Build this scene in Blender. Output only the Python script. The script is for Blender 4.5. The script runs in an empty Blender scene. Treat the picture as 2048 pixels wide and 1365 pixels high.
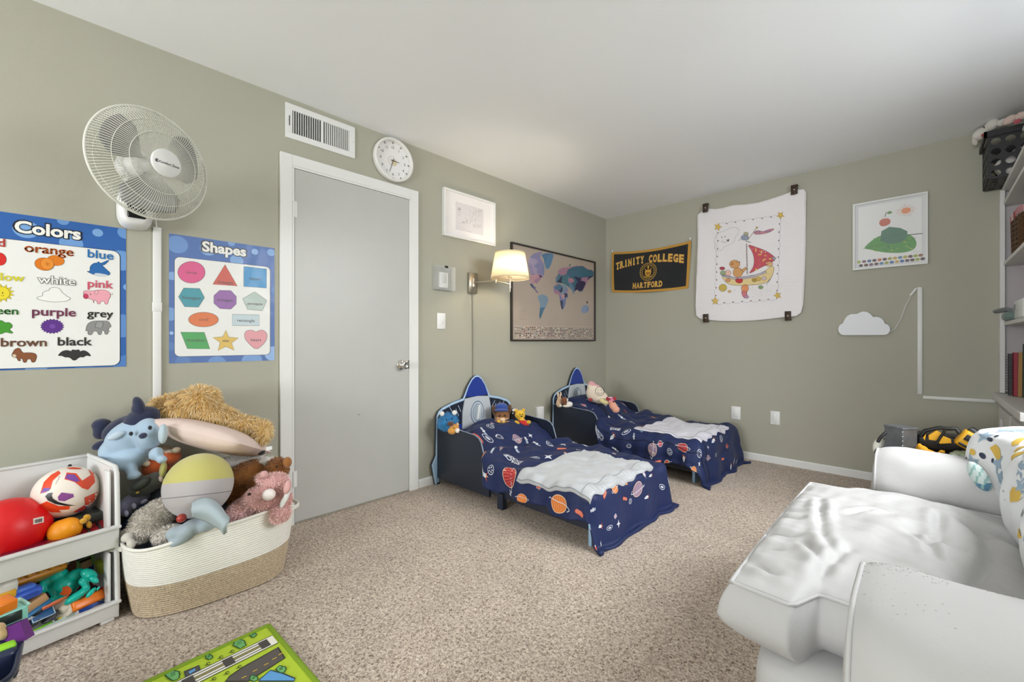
import bpy, bmesh, math, random
import numpy as np
from mathutils import Vector, Matrix, Euler
random.seed(7); rng = np.random.default_rng(7)
PI = math.pi
sc = bpy.context.scene
COL = sc.collection
# ---------------------------------------------------------------- camera, world, lights, exposure
FPX = 844.0; CX, CY = 1024.0, 682.5; CAMH = 1.055; CAMX = 2.6
YAW = math.radians(44.4)
fwd = Vector((-math.sin(YAW), math.cos(YAW), 0)); rgt = Vector((math.cos(YAW), math.sin(YAW), 0)); UP = Vector((0, 0, 1))
cam_d = bpy.data.cameras.new('camera'); cam = bpy.data.objects.new('camera', cam_d); COL.objects.link(cam)
cam.location = (CAMX, 0, CAMH); cam.rotation_euler = (PI/2, 0, YAW)
cam_d.sensor_width = 36; cam_d.lens = FPX/2048*36; cam_d.clip_start = .02
sc.camera = cam
sc.view_settings.view_transform = 'Standard'; sc.view_settings.look = 'None'
sc.view_settings.gamma = 1; sc.view_settings.use_curve_mapping = False
sc.view_settings.exposure = 0.26
w = bpy.data.worlds.new('sky'); sc.world = w; w.use_nodes = True
w.node_tree.nodes['Background'].inputs[0].default_value = (.85, .93, 1, 1)
w.node_tree.nodes['Background'].inputs[1].default_value = 1.5

def area(name, loc, rot, sx, sy, power, col=(1, 1, 1)):
    d = bpy.data.lights.new(name, 'AREA'); d.shape = 'RECTANGLE'; d.size = sx; d.size_y = sy; d.energy = power; d.color = col
    o = bpy.data.objects.new(name, d); COL.objects.link(o); o.location = loc; o.rotation_euler = rot
    return o
# daylight by the right window over the sofa; front lamp behind camera is added fill
area('window_daylight_right', (4.25, 2.35, 2.45), (0, PI/2-math.radians(32), 0), 1.7, 2.6, 175, (.96, .98, 1))
area('front_fill_light', (2.1, -3.6, .95), (-PI/2-math.radians(14), 0, PI), 2.1, 1.6, 195, (.95, .975, 1))

# ---------------------------------------------------------------- helpers
def lin(c):
    if isinstance(c, str):
        c = c.lstrip('#'); c = [int(c[i:i+2], 16)/255 for i in (0, 2, 4)]
    return tuple((v/12.92 if v <= .04045 else ((v+.055)/1.055)**2.4) for v in c[:3])

_m = {}
def mat(name, color='#ffffff', rough=.6, metal=0.0, bump=0.0, bscale=200.0, var=0.0, vscale=8.0, vcol=False, emit=0.0,
        alpha=1.0, trans=0.0, sheen=0.0, spec=.5, coat=0.0, wave=None, subsurf=0.0):
    if name in _m: return _m[name]
    m = bpy.data.materials.new(name); m.use_nodes = True; nt = m.node_tree; N = nt.nodes; L = nt.links
    b = N['Principled BSDF']; c = lin(color)
    b.inputs['Base Color'].default_value = (*c, 1); b.inputs['Roughness'].default_value = rough
    b.inputs['Metallic'].default_value = metal; b.inputs['Alpha'].default_value = alpha
    b.inputs['Transmission Weight'].default_value = trans; b.inputs['Sheen Weight'].default_value = sheen
    b.inputs['Specular IOR Level'].default_value = spec; b.inputs['Coat Weight'].default_value = coat
    if emit: b.inputs['Emission Color'].default_value = (*c, 1); b.inputs['Emission Strength'].default_value = emit
    src = None
    if vcol:
        a = N.new('ShaderNodeAttribute'); a.attribute_name = 'Col'; src = a.outputs['Color']; L.new(src, b.inputs['Base Color'])
    tc = N.new('ShaderNodeTexCoord')
    if var:
        n = N.new('ShaderNodeTexNoise'); n.inputs['Scale'].default_value = vscale; n.inputs['Detail'].default_value = 5
        L.new(tc.outputs['Object'], n.inputs['Vector'])
        mr = N.new('ShaderNodeMapRange'); mr.inputs['From Min'].default_value = .3; mr.inputs['From Max'].default_value = .7
        mr.inputs['To Min'].default_value = 1-var; mr.inputs['To Max'].default_value = 1+var
        L.new(n.outputs['Fac'], mr.inputs['Value'])
        mx = N.new('ShaderNodeVectorMath'); mx.operation = 'SCALE'
        if src: L.new(src, mx.inputs[0])
        else: mx.inputs[0].default_value = c
        L.new(mr.outputs[0], mx.inputs['Scale']); L.new(mx.outputs[0], b.inputs['Base Color'])
    if bump:
        n = N.new('ShaderNodeTexNoise'); n.inputs['Scale'].default_value = bscale; n.inputs['Detail'].default_value = 3
        L.new(tc.outputs['Object'], n.inputs['Vector'])
        bp = N.new('ShaderNodeBump'); bp.inputs['Strength'].default_value = bump; bp.inputs['Distance'].default_value = .003
        L.new(n.outputs['Fac'], bp.inputs['Height']); L.new(bp.outputs[0], b.inputs['Normal'])
    _m[name] = m; return m

INK = mat('printed_ink', rough=.45, vcol=True)
INKC = mat('printed_cloth', rough=.85, vcol=True, bump=.25, bscale=900)
PLASTIC = mat('coloured_plastic', rough=.33, vcol=True)
FUR = mat('fur_strands', rough=.8, vcol=True, sheen=.3)
PLUSH = mat('plush_cloth', rough=.9, vcol=True, bump=.5, bscale=700, sheen=.35)
WHITE = mat('white_paint', '#e9e9e6', .42)
WPL = mat('white_plastic', '#ececea', .35)

class G:
    def __init__(s): s.V = []; s.F = []; s.C = []; s.S = []
    def add(s, vs, fs, col=None, smooth=False, M=None):
        o = len(s.V)
        if M is not None: vs = [M @ Vector(v) for v in vs]
        s.V.extend([tuple(v) for v in vs])
        for f in fs: s.F.append(tuple(i+o for i in f)); s.C.append(col); s.S.append(smooth)
        return s
    def join(s, g, M=None, col=None):
        o = len(s.V); s.V.extend([tuple(M @ Vector(v)) if M is not None else v for v in g.V])
        s.F.extend([tuple(i+o for i in f) for f in g.F]); s.C.extend([col or c for c in g.C]); s.S.extend(g.S); return s
    def box(s, c, d, col=None, M=None):
        x, y, z = c; a, b, e = d[0]/2, d[1]/2, d[2]/2
        vs = [(x+i*a, y+j*b, z+k*e) for i in (-1, 1) for j in (-1, 1) for k in (-1, 1)]
        return s.add(vs, [(0, 1, 3, 2), (4, 6, 7, 5), (0, 4, 5, 1), (2, 3, 7, 6), (0, 2, 6, 4), (1, 5, 7, 3)], col, False, M)
    def rbox(s, c, d, r=.01, seg=2, col=None, M=None, smooth=True):
        bm = bmesh.new(); bmesh.ops.create_cube(bm, size=1); r = min(r, min(d)*.49)
        for v in bm.verts: v.co = Vector((v.co.x*d[0]+c[0], v.co.y*d[1]+c[1], v.co.z*d[2]+c[2]))
        bmesh.ops.bevel(bm, geom=list(bm.edges), offset=r, segments=seg, affect='EDGES', profile=.5)
        s.frombm(bm, col, smooth, M); return s
    def frombm(s, bm, col=None, smooth=True, M=None):
        bm.verts.index_update(); s.add([v.co.copy() for v in bm.verts], [[v.index for v in f.verts] for f in bm.faces], col, smooth, M); bm.free()
    def lathe(s, prof, n=32, col=None, M=None, smooth=True, close=False):
        vs = []; fs = []; k = len(prof)
        for i in range(n):
            a = 2*PI*i/n
            for (r, z) in prof: vs.append((r*math.cos(a), r*math.sin(a), z))
        for i in range(n):
            j = (i+1) % n
            for q in range(k-1): fs.append((i*k+q, j*k+q, j*k+q+1, i*k+q+1))
            if close: fs.append((i*k+k-1, j*k+k-1, j*k, i*k))
        return s.add(vs, fs, col, smooth, M)
    def cyl(s, p0, p1, r0, r1=None, n=16, col=None, caps=True, smooth=True):
        return s.tube([p0, p1], [r0, r0 if r1 is None else r1], n, col, caps=caps, smooth=smooth)
    def tube(s, P, r, n=8, col=None, closed=False, caps=True, smooth=True):
        P = [Vector(p) for p in P]; k = len(P); R = r if isinstance(r, (list, tuple)) else [r]*k
        vs = []; fs = []; prev = None
        for i, p in enumerate(P):
            if closed: t = (P[(i+1) % k]-P[i-1])
            else: t = P[min(i+1, k-1)]-P[max(i-1, 0)]
            t.normalize()
            if prev is None: a = t.orthogonal().normalized()
            else:
                a = prev-t*prev.dot(t)
                a = a.normalized() if a.length > 1e-6 else t.orthogonal().normalized()
            prev = a; b = t.cross(a)
            for j in range(n):
                q = 2*PI*j/n; vs.append(p+(a*math.cos(q)+b*math.sin(q))*R[i])
        for i in range(k if closed else k-1):
            i2 = (i+1) % k
            for j in range(n): fs.append((i*n+j, i*n+(j+1) % n, i2*n+(j+1) % n, i2*n+j))
        s.add(vs, fs, col, smooth)
        if caps and not closed:
            o = len(vs); s.add(vs[:n], [tuple(range(n))[::-1]], col, False); s.add(vs[-n:], [tuple(range(n))], col, False)
        return s
    def ell(s, c, r, rot=None, nu=20, nv=12, col=None):
        if not isinstance(r, (tuple, list)): r = (r, r, r)
        vs = [(0, 0, -1)]; fs = []
        for i in range(1, nv):
            a = -PI/2+PI*i/nv
            for j in range(nu): b = 2*PI*j/nu; vs.append((math.cos(a)*math.cos(b), math.cos(a)*math.sin(b), math.sin(a)))
        vs.append((0, 0, 1)); T = len(vs)-1
        for j in range(nu):
            j2 = (j+1) % nu; fs.append((0, 1+j2, 1+j)); fs.append((T, T-nu+j, T-nu+j2))
            for i in range(nv-2): a = 1+i*nu; fs.append((a+j, a+j2, a+nu+j2, a+nu+j))
        R = rot if rot is not None else Matrix.Identity(3); c = Vector(c)
        return s.add([c+R @ Vector((v[0]*r[0], v[1]*r[1], v[2]*r[2])) for v in vs], fs, col, True)
    def prism(s, poly, z0, z1, col=None, M=None, sidecol=None):
        n = len(poly)
        if area2(poly) < 0: poly = poly[::-1]
        vs = [(x, y, z0) for x, y in poly]+[(x, y, z1) for x, y in poly]
        s.add(vs, [tuple(range(n))[::-1], tuple(range(n, 2*n))], col, False, M)
        return s.add(vs, [(i, (i+1) % n, n+(i+1) % n, n+i) for i in range(n)], sidecol or col, False, M)
    def surf(s, fn, nu, nv, col=None, smooth=True, cu=False, cv=False, M=None):
        vs = [fn(i/(nu if cu else nu-1), j/(nv if cv else nv-1)) for i in range(nu) for j in range(nv)]; fs = []
        for i in range(nu if cu else nu-1):
            for j in range(nv if cv else nv-1):
                a, b = i*nv+j, ((i+1) % nu)*nv+j; c2, d2 = ((i+1) % nu)*nv+(j+1) % nv, i*nv+(j+1) % nv
                fs.append((a, b, c2, d2))
        return s.add(vs, fs, col, smooth, M)
    def poly(s, pts, z=0.0, col=None):
        if area2(pts) < 0: pts = pts[::-1]
        return s.add([(p[0], p[1], z) for p in pts], [tuple(range(len(pts)))], col)
    def disc(s, x, y, rx, ry=None, z=0.0, col=None, n=24, rot=0):
        ry = rx if ry is None else ry; ca, sa = math.cos(rot), math.sin(rot)
        return s.poly([(x+rx*math.cos(2*PI*i/n)*ca-ry*math.sin(2*PI*i/n)*sa, y+rx*math.cos(2*PI*i/n)*sa+ry*math.sin(2*PI*i/n)*ca) for i in range(n)], z, col)
    def line(s, pts, wd, z=0.0, col=None, closed=False):
        P = [Vector((p[0], p[1])) for p in pts]; k = len(P); vs = []
        for i in range(k):
            t = (P[(i+1) % k]-P[i-1]) if closed else (P[min(i+1, k-1)]-P[max(i-1, 0)])
            if t.length < 1e-9: t = Vector((1, 0))
            t.normalize(); nn = Vector((-t.y, t.x))*wd/2
            vs += [(P[i].x+nn.x, P[i].y+nn.y, z), (P[i].x-nn.x, P[i].y-nn.y, z)]
        fs = [(2*i+1, 2*((i+1) % k)+1, 2*((i+1) % k), 2*i) for i in range(k if closed else k-1)]
        return s.add(vs, fs, col)
    def outl(s, pts, wd, z, fill, edge):
        s.poly(pts, z, fill); s.line(pts, wd, z+.0003, edge, True); return s

def area2(p): return sum(p[i][0]*p[(i+1) % len(p)][1]-p[(i+1) % len(p)][0]*p[i][1] for i in range(len(p)))

def to_mesh(g, name, mt):
    me = bpy.data.meshes.new(name); me.from_pydata([tuple(v) for v in g.V], [], g.F)
    me.polygons.foreach_set('use_smooth', [bool(x) for x in g.S])
    if any(c is not None for c in g.C):
        at_ = me.color_attributes.new('Col', 'FLOAT_COLOR', 'CORNER'); arr = []
        cache = {}
        for f, c in zip(g.F, g.C):
            c = c or '#ffffff'
            k = c if isinstance(c, str) else tuple(c)
            if k not in cache: cache[k] = (*lin(c), 1.0) if isinstance(c, str) else (*c[:3], 1.0)
            arr.extend(cache[k]*len(f))
        at_.data.foreach_set('color', arr)
    me.materials.append(mt); me.update(); return me

def tag(o, label=None, cat=None, group=None, kind=None):
    if label: o['label'] = label
    if cat: o['category'] = cat
    if group: o['group'] = group
    if kind: o['kind'] = kind
    return o
def thing(name, label, cat, M=None, group=None):
    o = bpy.data.objects.new(name, None); COL.objects.link(o); o.empty_display_size = .05
    if M is not None:
        o.matrix_world = M if isinstance(M, Matrix) else Matrix.Translation(Vector(M))
    tag(o, label, cat, group); return o
def wm(o):
    return wm(o.parent) @ o.matrix_basis if o.parent else o.matrix_basis.copy()
def part(name, g, mt, parent=None, world=False, label=None, kind=None, me=None, M=None):
    if parent is not None and world:
        I = wm(parent).inverted(); g.V = [tuple(I @ Vector(v)) for v in g.V]
    me = me or to_mesh(g, name, mt)
    o = bpy.data.objects.new(name, me); COL.objects.link(o); o.parent = parent
    if M is not None: o.matrix_basis = M
    if label: o['label'] = label
    if kind: o['kind'] = kind
    return o
def single(name, g, mt, label, cat, M=None, group=None, world=False):
    """a thing that is one mesh"""
    if world and M is not None:
        M = M if isinstance(M, Matrix) else Matrix.Translation(Vector(M)); I = M.inverted(); g.V = [tuple(I @ Vector(v)) for v in g.V]
    o = part(name, g, mt)
    if M is not None: o.matrix_world = M if isinstance(M, Matrix) else Matrix.Translation(Vector(M))
    tag(o, label, cat, group); return o
def bevel(o, wd=.003, seg=2):
    m = o.modifiers.new('bevel', 'BEVEL'); m.width = wd; m.segments = seg; m.limit_method = 'ANGLE'; return o
def copy_tree(o, parent=None):
    kids = [c for c in COL.objects if c.parent == o]; c = o.copy(); COL.objects.link(c); c.parent = parent
    for k in kids: copy_tree(k, c)
    return c

_tc = {}
def text_geo(s, bold=0.0):
    k = (s, bold)
    if k in _tc: return _tc[k]
    cu = bpy.data.curves.new('t', 'FONT'); cu.body = s; cu.size = 1; cu.offset = bold; cu.resolution_u = 3
    o = bpy.data.objects.new('t', cu); COL.objects.link(o)
    dg = bpy.context.evaluated_depsgraph_get(); me = bpy.data.meshes.new_from_object(o.evaluated_get(dg))
    V = [tuple(v.co) for v in me.vertices]; F = [tuple(p.vertices) for p in me.polygons]
    bpy.data.objects.remove(o); bpy.data.curves.remove(cu); bpy.data.meshes.remove(me)
    xs = [v[0] for v in V] or [0, 1]; _tc[k] = (V, F, min(xs), max(xs)); return _tc[k]
def text(g, s, x0, y0, x1, y1, z, col, bold=.015, hs=1.0, bend=0.0, kf=1.0):
    """text whose baseline runs from (x0,y0) to (x1,y1); kf scales its height"""
    V, F, _a, _b = text_geo(s, 0.0 if 'g' in s else bold); _v, _f, a, b = text_geo(s, 0.0); w_ = b-a; L_ = math.hypot(x1-x0, y1-y0); k = L_/w_
    ux, uy = (x1-x0)/L_, (y1-y0)/L_; vs = []
    for v in V:
        p = (v[0]-a)*k; q = v[1]*k*hs
        if bend: t = p/L_*2-1; q = q+bend*(1-t*t)
        vs.append((x0+ux*p-uy*q, y0+uy*p+ux*q, z))
    g.add(vs, F, col)
    if 'g' in s and bold > 0:
        for dx, dy in ((bold*k, 0), (-bold*k, 0), (0, bold*k), (0, -bold*k)): g.add([(v[0]+dx, v[1]+dy, v[2]) for v in vs], F, col)
    return g

def smooth2(p, n=2):
    for _ in range(n):
        q_ = []
        for i in range(len(p)):
            a, b = p[i], p[(i+1) % len(p)]; q_ += [(a[0]*.75+b[0]*.25, a[1]*.75+b[1]*.25), (a[0]*.25+b[0]*.75, a[1]*.25+b[1]*.75)]
        p = q_
    return p
def subdiv(g, maxlen):
    """triangulate and split every face of flat art until no edge is longer than maxlen"""
    V = list(g.V); F = []; C = []
    for f, c in zip(g.F, g.C):
        if len(f) > 4:
            from mathutils.geometry import tessellate_polygon
            for t in tessellate_polygon([[Vector(V[i]) for i in f]]):
                tri = (f[t[0]], f[t[1]], f[t[2]])
                p, q, r = (Vector(V[i]) for i in tri)
                if (q-p).cross(r-p).z < 0: tri = tri[::-1]
                F.append(tri); C.append(c)
        elif len(f) == 4: F += [(f[0], f[1], f[2]), (f[0], f[2], f[3])]; C += [c, c]
        else: F.append(f); C.append(c)
    for _ in range(9):
        mid = {}; nf = []; nc = []; any_ = False
        def M_(a, b):
            k = (a, b) if a < b else (b, a)
            if k in mid: return mid[k]
            pa, pb = V[a], V[b]
            if sum((pa[i]-pb[i])**2 for i in range(3)) <= maxlen*maxlen: mid[k] = None; return None
            V.append(tuple((pa[i]+pb[i])/2 for i in range(3))); mid[k] = len(V)-1; return mid[k]
        for f, c in zip(F, C):
            a, b, d = f; ab, bd, da = M_(a, b), M_(b, d), M_(d, a); n = sum(x is not None for x in (ab, bd, da))
            if n == 0: nf.append(f); nc.append(c); continue
            any_ = True
            if n == 3: t = [(a, ab, da), (ab, b, bd), (da, bd, d), (ab, bd, da)]
            elif n == 1:
                if ab is not None: t = [(a, ab, d), (ab, b, d)]
                elif bd is not None: t = [(b, bd, a), (bd, d, a)]
                else: t = [(d, da, b), (da, a, b)]
            else:
                if ab is None: t = [(bd, d, da), (a, b, bd), (a, bd, da)]
                elif bd is None: t = [(a, ab, da), (ab, b, d), (ab, d, da)]
                else: t = [(b, bd, ab), (a, ab, d), (ab, bd, d)]
            nf += t; nc += [c]*len(t)
        F, C = nf, nc
        if not any_: break
    g.V, g.F, g.C, g.S = V, F, C, [True]*len(F); return g
def mapped(g, fn): g.V = [tuple(fn(*v)) for v in g.V]; return g

def P(px, py, x=None, y=None, z=None, d=None):
    """world point seen at a photo pixel, on the plane x=, y= or z=, or at camera depth d"""
    a = (px-CX)/FPX; D = Vector((fwd.x+a*rgt.x, fwd.y+a*rgt.y, -(py-CY)/FPX))
    if x is not None: t = (x-CAMX)/D.x
    elif y is not None: t = y/D.y
    elif z is not None: t = (z-CAMH)/D.z
    else: t = d
    return Vector((CAMX, 0, CAMH))+D*t
def project(p):
    q = Vector(p)-Vector((CAMX, 0, CAMH)); d_ = q.dot(fwd)
    return CX+FPX*q.dot(rgt)/d_, CY-FPX*q.z/d_, d_

YB = 4.186; HC = 2.445; XR = 3.3; YF = -3.2; XF = 2.94
def ML(y, z, x=0.0): return Matrix(((0, 0, 1, x), (1, 0, 0, y), (0, 1, 0, z), (0, 0, 0, 1)))
def MB(x, z, y=YB): return Matrix(((1, 0, 0, x), (0, 0, -1, y), (0, 1, 0, z), (0, 0, 0, 1)))
def LW(px, py, o=(0, 0), x=0.0): p = P(px, py, x=x); return (p.y-o[0], p.z-o[1])
def BW(px, py, o=(0, 0), y=YB): p = P(px, py, y=y); return (p.x-o[0], p.z-o[1])

# implicit union of ellipsoids -> one continuous skin
def rotm(deg=0, ax=None): return Matrix.Rotation(math.radians(deg), 3, ax or -fwd)
CB = Matrix((rgt, UP, -fwd)).transposed()      # camera-aligned basis (columns right, up, toward the camera)
def E(px, py, rx, ry, d, dz=0.0, rz=None, rot=0.0):
    """ellipsoid whose outline covers rx, ry photo pixels about (px,py), dz metres in front of depth d"""
    dd = d-dz; c = P(px, py, d=dd); a = (px-CX)/FPX; b = (py-CY)/FPX
    ct = 1/math.sqrt(1+a*a); cp_ = 1/math.sqrt(1+b*b*ct*ct); X = rx*dd/FPX*ct; Y = ry*dd/FPX*cp_
    if rz is None: rz = .85*min(X, Y)
    to = (Vector((CAMX, 0, CAMH))-c).normalized(); r_ = UP.cross(to).normalized(); u_ = to.cross(r_)
    # undo the slant that wide-angle perspective gives to the two axes
    R = Matrix((r_, u_, to)).transposed() @ Matrix.Rotation(math.radians(rot)-math.atan(a*b*ct*.75), 3, 'Z')
    return (c, (X, Y, rz), R)
def blob(ells, vox=.008, sm=3, col=None):
    g0 = G()
    for c, r, R in ells: g0.ell(c, r, R, 24, 14)
    me = bpy.data.meshes.new('b'); me.from_pydata(g0.V, [], g0.F)
    o = bpy.data.objects.new('b', me); COL.objects.link(o)
    m = o.modifiers.new('r', 'REMESH'); m.mode = 'VOXEL'; m.voxel_size = vox
    if sm: s_ = o.modifiers.new('s', 'SMOOTH'); s_.iterations = sm; s_.factor = .6
    dg = bpy.context.evaluated_depsgraph_get(); m2 = bpy.data.meshes.new_from_object(o.evaluated_get(dg))
    g = G(); g.add([tuple(v.co) for v in m2.vertices], [tuple(p.vertices) for p in m2.polygons], col, True)
    bpy.data.objects.remove(o); bpy.data.meshes.remove(me); bpy.data.meshes.remove(m2)
    return g
def recolor(g, fn):
    for i, f in enumerate(g.F):
        c = fn(sum((Vector(g.V[k]) for k in f), Vector())/len(f))
        if c: g.C[i] = c
    return g
def fur(g, n, length, wd, cols, droop=.4, jit=.5, lean=(0, 0, 0)):
    V = np.array([tuple(v) for v in g.V]); T = []
    for f in g.F:
        for k in range(1, len(f)-1): T.append((f[0], f[k], f[k+1]))
    T = np.array(T); A, B, C = V[T[:, 0]], V[T[:, 1]], V[T[:, 2]]; nr = np.cross(B-A, C-A); ar = np.linalg.norm(nr, axis=1)+1e-12
    nr = nr/ar[:, None]; idx = rng.choice(len(T), n, p=ar/ar.sum()); r1 = rng.random((n, 1))**.5; r2 = rng.random((n, 1))
    Pp = A[idx]*(1-r1)+B[idx]*r1*(1-r2)+C[idx]*r1*r2; N_ = nr[idx]
    # clumped direction
    cl = np.sin(Pp*45+np.array([0, 2, 4]))*.5*jit+rng.normal(size=(n, 3))*jit*.45
    D = N_+cl+np.array([0, 0, -droop])+np.array(lean); D /= np.linalg.norm(D, axis=1)[:, None]
    S_ = np.cross(D, N_+rng.normal(size=(n, 3))*.3); S_ /= np.linalg.norm(S_, axis=1)[:, None]+1e-9
    Ln = length*(.6+.7*rng.random((n, 1))); W_ = wd*(.7+.6*rng.random((n, 1)))
    base = Pp-N_*.002; mid_ = base+D*Ln*.55+N_*Ln*.12; tip = base+D*Ln+np.array([0, 0, -droop*.3])*Ln
    out = G(); vs = np.stack([base-S_*W_, base+S_*W_, mid_+S_*W_*.7, mid_-S_*W_*.7, tip], 1).reshape(-1, 3)
    out.V = [tuple(v) for v in vs]
    L_ = [lin(c) for c in cols]; pick = rng.integers(0, len(cols), n); br = .95+.3*rng.random(n)
    for i in range(n):
        o = 5*i; out.F += [(o, o+1, o+2, o+3), (o+3, o+2, o+4)]; c = tuple(q*br[i] for q in L_[pick[i]]); out.C += [c, c]; out.S += [True, True]
    return out
# ---------------------------------------------------------------- setting
def paint(name, color, rough=.7, bump=.12, bscale=350, var=.02):
    return mat(name, color, rough, bump=bump, bscale=bscale, var=var, vscale=1.5)
WALLM = paint('sage_wall_paint', '#afad9d'); CEILM = paint('ceiling_paint', '#fbfcfd', .85)
def carpet_mat():
    m = bpy.data.materials.new('carpet'); m.use_nodes = True; nt = m.node_tree; N = nt.nodes; L = nt.links; b = N['Principled BSDF']
    b.inputs['Roughness'].default_value = .95; b.inputs['Specular IOR Level'].default_value = .1; b.inputs['Sheen Weight'].default_value = .25
    tc = N.new('ShaderNodeTexCoord')
    n1 = N.new('ShaderNodeTexNoise'); n1.inputs['Scale'].default_value = 105; n1.inputs['Detail'].default_value = 3; n1.inputs['Distortion'].default_value = 1.2
    n2 = N.new('ShaderNodeTexNoise'); n2.inputs['Scale'].default_value = 3.5; n2.inputs['Detail'].default_value = 3
    n3 = N.new('ShaderNodeTexNoise'); n3.inputs['Scale'].default_value = 420; n3.inputs['Detail'].default_value = 1
    for n in (n1, n2, n3): L.new(tc.outputs['Object'], n.inputs['Vector'])
    cr = N.new('ShaderNodeValToRGB'); e = cr.color_ramp.elements
    e[0].position = .34; e[0].color = (*lin('#8a7360'), 1); e[1].position = .66; e[1].color = (*lin('#fff2e0'), 1)
    k = cr.color_ramp.elements.new(.47); k.color = (*lin('#d6c0ac'), 1)
    L.new(n1.outputs['Fac'], cr.inputs[0])
    mr = N.new('ShaderNodeMapRange'); mr.inputs['From Min'].default_value = .3; mr.inputs['From Max'].default_value = .7; mr.inputs['To Min'].default_value = .9; mr.inputs['To Max'].default_value = 1.06
    L.new(n2.outputs['Fac'], mr.inputs['Value'])
    vm = N.new('ShaderNodeVectorMath'); vm.operation = 'SCALE'; L.new(cr.outputs[0], vm.inputs[0]); L.new(mr.outputs[0], vm.inputs['Scale']); L.new(vm.outputs[0], b.inputs['Base Color'])
    ad = N.new('ShaderNodeMath'); ad.operation = 'ADD'; L.new(n1.outputs['Fac'], ad.inputs[0]); L.new(n3.outputs['Fac'], ad.inputs[1])
    bp = N.new('ShaderNodeBump'); bp.inputs['Strength'].default_value = .9; bp.inputs['Distance'].default_value = .008
    L.new(ad.outputs[0], bp.inputs['Height']); L.new(bp.outputs[0], b.inputs['Normal']); return m
def struct(name, g, m): o = part(name, g, m); o['kind'] = 'structure'; return o
T_ = .12
# floor with a gently uneven pile
g = G(); g.box(((XR)/2, (YB+YF)/2, -.05), (XR+2*T_, YB-YF+2*T_, .1)); struct('floor', g, carpet_mat())
g = G(); g.box(((XR)/2, (YB+YF)/2, HC+.05), (XR+2*T_, YB-YF+2*T_, .1)); struct('ceiling', g, CEILM)
g = G(); g.box((-T_/2, (YB+YF)/2, HC/2), (T_, YB-YF+2*T_, HC)); struct('wall_left', g, WALLM)
g = G(); g.box((XR/2, YB+T_/2, HC/2), (XR, T_, HC)); struct('wall_back', g, WALLM)
def holed(name, a0, a1, h0, h1, v0, v1, horiz, fixed):
    g = G()
    for (p, q, r, s) in ((a0, h0, 0, HC), (h1, a1, 0, HC), (h0, h1, 0, v0), (h0, h1, v1, HC)):
        c = ((p+q)/2, (r+s)/2); d = (q-p, s-r)
        if horiz: g.box((c[0], fixed, c[1]), (d[0], T_, d[1]))
        else: g.box((fixed, c[0], c[1]), (T_, d[0], d[1]))
    return struct(name, g, WALLM)
holed('wall_right', YF, YB, 1.4, 3.0, 1.02, 2.28, False, XR+T_/2)
holed('wall_front', 0, XR, .5, 2.75, .75, 2.15, True, YF-T_/2)  # opening invented to let the front fill in, out of view
for nm, horiz in (('window_1', False), ('fill_window', True)):  # second frame belongs to the made-up front opening
    g = G(); a, b, z0, z1 = (1.4, 3.0, 1.02, 2.28) if not horiz else (.5, 2.75, .75, 2.15)
    bars = [((a+b)/2, z0+.02, b-a, .04), ((a+b)/2, z1-.02, b-a, .04), (a+.02, (z0+z1)/2, .04, z1-z0), (b-.02, (z0+z1)/2, .04, z1-z0), ((a+b)/2, (z0+z1)/2, .04, z1-z0)]
    for (c, zc, sx, sz) in bars:
        if horiz: g.box((c, YF-.06, zc), (sx, .05, sz))
        else: g.box((XR+.06, c, zc), (.05, sx, sz))
    struct(nm, g, WHITE)
# baseboards
def bb(name, p0, p1, nrm):
    g = G(); prof = [(0, 0), (.011, 0), (.011, .05), (.007, .058), (0, .06)]
    p0, p1, n = Vector(p0), Vector(p1), Vector(nrm); vs = [p0+n*a+UP*b for a, b in prof]+[p1+n*a+UP*b for a, b in prof]; k = len(prof)
    g.add(vs, [(i, (i+1) % k, k+(i+1) % k, k+i) for i in range(k)]+[tuple(range(k)), tuple(range(k, 2*k))[::-1]]); return struct(name, g, WHITE)
bb('baseboard_left', (0, 1.69, 0), (0, YB, 0), (1, 0, 0)); bb('baseboard_back', (0, YB, 0), (XF, YB, 0), (0, -1, 0))
bb('baseboard_front', (0, YF, 0), (XR, YF, 0), (0, 1, 0)); bb('baseboard_left_2', (0, YF, 0), (0, .775, 0), (1, 0, 0))
# door casing and slab
y0, y1, zt = .782, 1.684, 2.122; cw = .062
g = G()
for (a, b, c, d) in ((y0, y0+cw, 0, zt), (y1-cw, y1, 0, zt), (y0+cw, y1-cw, zt-cw, zt)): g.box((.009, (a+b)/2, (c+d)/2), (.018, b-a, d-c))
g.box((.006, y0+cw+.006, 1.0235), (.022, .012, 2.047)); g.box((.006, y1-cw-.006, 1.0235), (.022, .012, 2.047)); g.box((.006, (y0+y1)/2, zt-cw-.006), (.022, y1-y0-2*cw, .012))
o = struct('trim_1', g, WHITE); bevel(o, .002)
dr = thing('door_1', None, None, Matrix.Translation((.004, y0+cw+.014, .012))); dr['kind'] = 'structure'
DW, DH = y1-y0-2*cw-.028, zt-cw-.012-.014
g = G(); g.box((.004, DW/2, DH/2), (.012, DW, DH)); o = part('door_panel', g, mat('door_paint', '#bfbfba', .38, bump=.05, bscale=60, var=.012), dr); bevel(o, .0015)
g = G(); g.box((-.0005, DW/2, DH/2+.002), (.002, DW+.02, DH+.008)); part('door_gap', g, mat('dark_gap', '#3b3a37', .8), dr)
CHR = mat('chrome', '#d8d6d2', .16, 1.0)
g = G(); kz = .878; ky = DW-.062
Mk = Matrix.Translation((.01, ky, kz)) @ Matrix.Rotation(PI/2, 4, 'Y')
g.lathe([(0, 0), (.033, 0), (.034, .004), (.028, .009), (.014, .012), (.0115, .026), (.015, .034), (.026, .042), (.029, .052), (.026, .062), (.014, .066), (.012, .063), (0, .063)], 32, M=Mk)
part('door_knob', g, CHR, dr, label='round polished chrome door knob')
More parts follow.
